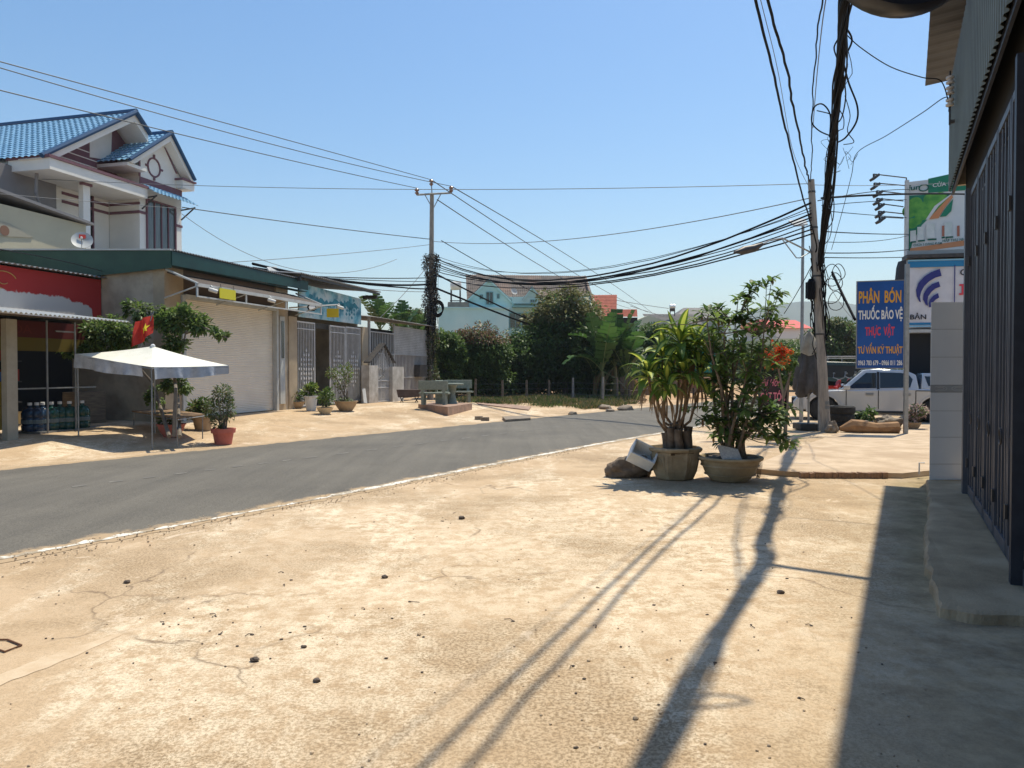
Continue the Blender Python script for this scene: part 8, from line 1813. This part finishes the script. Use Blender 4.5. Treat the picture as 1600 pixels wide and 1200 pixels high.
# service cables to the gate building
overhead([(3.90, 8.75, 6.33), (4.3, 8.35, 6.12), (4.9, 8.0, 6.02), Q.p(-1.2, .4, 6.1)], .045, 'thick service cable from the overhead bundle to the gate building roof', group='service cables to the gate building')
insp = Q.p(.38, -.21, 5.28)
overhead([P(1323, 55, 10.8), P(1345, 75, 10.7), P(1390, 104, 10.4), P(1440, 121, 10.1), P(1470, 127, 9.95), insp], .008, 'thin drop wire sagging from the bundle to the insulators on the cladding', group='service cables to the gate building')
overhead([insp + Vector((0, 0, -.1)), P(1478, 152, 10.2), P(1440, 177, 11.6), P(1385, 212, 13.5), P(1339, 239, 15.2), P(1330, 275, 16), P(1316, 330, 17.5), P(1299, 390, 19.5)], .007, 'thin kinked wire from the cladding corner down to the right pole', group='service cables to the gate building')

# ================================================================ stone benches on the plinth
C0, R0_, L0_ = Vector((P(698.7, 0, 25.6).x, 25.6, 0)), Vector((P(737, 0, 28.2).x, 28.2, 0)), Vector((P(652, 0, 27.6).x, 27.6, 0)); B0_ = L0_ + R0_ - C0; zp = P(698, 635.5, 25.6).z
m = MB(); M['plinth'] = mat('rough_plinth', (.40, .26, .19), (.26, .18, .14), scale=4, bump=.8, bscale=14); m.prism([Vector((v.x, v.y, -.1)) for v in (C0, R0_, B0_, L0_)], (0, 0, zp + .1)); cen = (C0 + B0_) / 2; tag(m.build('plinth', M['plinth'], origin=(cen.x, cen.y, 0)), 'low rough concrete plinth under the stone benches', 'plinth')
M['terr'] = mat('terrazzo', (.24, .27, .22), (.17, .20, .165), scale=14, rough=.6)
def bench(label):
    t = thing('stone_bench', label, 'bench', (0, 0, 0), 'stone benches on the plinth'); m = MB(); m.box(-.55, .55, -.18, .2, .38, .45); m.build('seat', M['terr'], t, bevel=.015); m = MB(); m.box(-.55, .55, .20, .26, .55, .88); m.build('backrest', M['terr'], t, bevel=.015)
    for x_ in (-.4, .4): m = MB(); m.prism([(x_ - .05, -.14, 0), (x_ - .05, .24, 0), (x_ - .05, .27, .75), (x_ - .05, .21, .75), (x_ - .05, .16, .38), (x_ - .05, -.12, .38)], (.1, 0, 0)); m.build('leg', M['terr'], t)
    return t
bA = bench('pale stone bench facing away at the left of the plinth'); bA.location = (P(678, 0, 27.2).x, 27.2, zp); bA.rotation_euler = (0, 0, math.radians(172))
bB = dup(bA, (P(716, 0, 28.9).x, 28.9, zp), math.radians(12), 'stone bench with its backrest at the right rear of the plinth')
bC = dup(bA, (P(694, 0, 28.2).x, 28.2, zp), math.radians(80), 'stone bench seen end-on in the middle of the plinth')
tt = thing('stone_table', 'round stone table between the benches on the plinth', 'table', (P(706, 0, 28.1).x, 28.1, zp)); c0 = Vector((P(706, 0, 28.1).x, 28.1, zp)); m = MB(); m.lathe([(.42, .70), (.43, .72), (.43, .76), (.42, .77)], c0, 24); m.build('table_top', M['terr'], tt, smooth=True, angle=30); m = MB(); m.lathe([(.20, 0), (.16, .1), (.10, .35), (.16, .65), (.2, .70)], c0, 14); m.build('pedestal', M['terr'], tt, smooth=True)
# dark low bench/hand cart by the shed
t = thing('low_cart', 'low dark wooden trough on thin crossed legs left of the stone benches', 'cart', (P(638, 0, 31).x, 31, .15)); m = MB(); a, b_ = P(620, 611, 31), P(657, 611, 31); m.prism([P(619.5, 609, 31), P(657, 609, 31), P(655, 620, 31), P(622, 621, 31)], (0, .6, 0)); m.build('trough', mat('dark_wood', (.07, .05, .045), (.11, .08, .07), scale=4), t)
m = MB()
for px in (628, 651): m.tube([P(px - 3, 630, 31), P(px + 3, 620, 31.3)], .02, 5); m.tube([P(px + 3, 630, 31.3), P(px - 3, 620, 31)], .02, 5)
m.build('legs', M['steeld'], t)
# wall-mounted cabinet on shed
m = MB(); u_, z_ = F.h(656, 581, .1); m.fbox(F, u_ - .5, u_ + .5, .02, .3, z_ - .25, z_ + .35); tag(m.build('meter_box', M['steeld'], origin=F.p(u_, .1, z_)), 'small dark box hung on the bars of the metal shed', 'meter box')
# slabs by the ditch
for k, (pts, lab, hh) in enumerate([([(785, 653), (829, 651), (829, 655.5), (790, 658)], 'dark flat drain slab at the roadside', .12), ([(740, 637), (830, 640), (826, 643), (748, 641)], 'pale flat concrete strip on the verge', .06)]):
    q = [G(x, y, .05) for x, y in pts]; m = MB(); m.prism([Vector((v.x, v.y, gh(v.x, v.y) - .02)) for v in q], (0, 0, hh)); tag(m.build('concrete_slab', M['plinth'] if k == 1 else M['rock'], origin=q[0]), lab, 'slab', 'slabs along the verge')
for k, (px, py, lab) in enumerate([(748, 652, 'left dark brick lying on the dirt by the plinth'), (758, 653, 'right dark brick lying on the dirt by the plinth'), (798, 634, 'grey brick in the verge grass')]):
    q = G(px, py, .1); z_ = gh(q.x, q.y); m = MB(); m.obox((q.x, q.y, z_ + .06), (.12, .03, 0), (-.02, .08, 0), (0, 0, .06)); tag(m.build('brick', M['rock'], origin=(q.x, q.y, z_)), lab, 'brick', 'bricks on the far verge')
for k, (px, py, r_, lab) in enumerate([(945, 636, .22, 'pale stone on the verge left of the others'), (1225 - 272, 640, .15, 'small stone at the verge edge'), (978, 638, .25, 'reddish stone at the bend of the road'), (895, 644, .14, 'pale stone in the verge grass near the road')]):
    q = G(px, py, .1); z_ = gh(q.x, q.y); m = MB(); m.blob((q.x, q.y, z_ + r_ * .3), r_ * 1.3, r_, r_ * .6, seed=k + 70); tag(m.build('stone', M['rock'], origin=(q.x, q.y, z_), smooth=True), lab, 'stone', 'stones on the far verge')
# ================================================================ haze: one closed box of even, pale air
mb = MB(); mb.box(-1900, 2300, -320, 2750, -60, 190)
hz_ = bpy.data.materials.new('haze_air'); hz_.use_nodes = True; n = hz_.node_tree.nodes; n.remove(n['Principled BSDF']); pv_ = n.new('ShaderNodeVolumePrincipled')
pv_.inputs['Density'].default_value = .0003; pv_.inputs['Color'].default_value = (.80, .90, 1, 1); pv_.inputs['Anisotropy'].default_value = .2
hz_.node_tree.links.new(pv_.outputs[0], n['Material Output'].inputs['Volume'])
o = mb.build('haze', hz_); tag(o, kind='stuff')
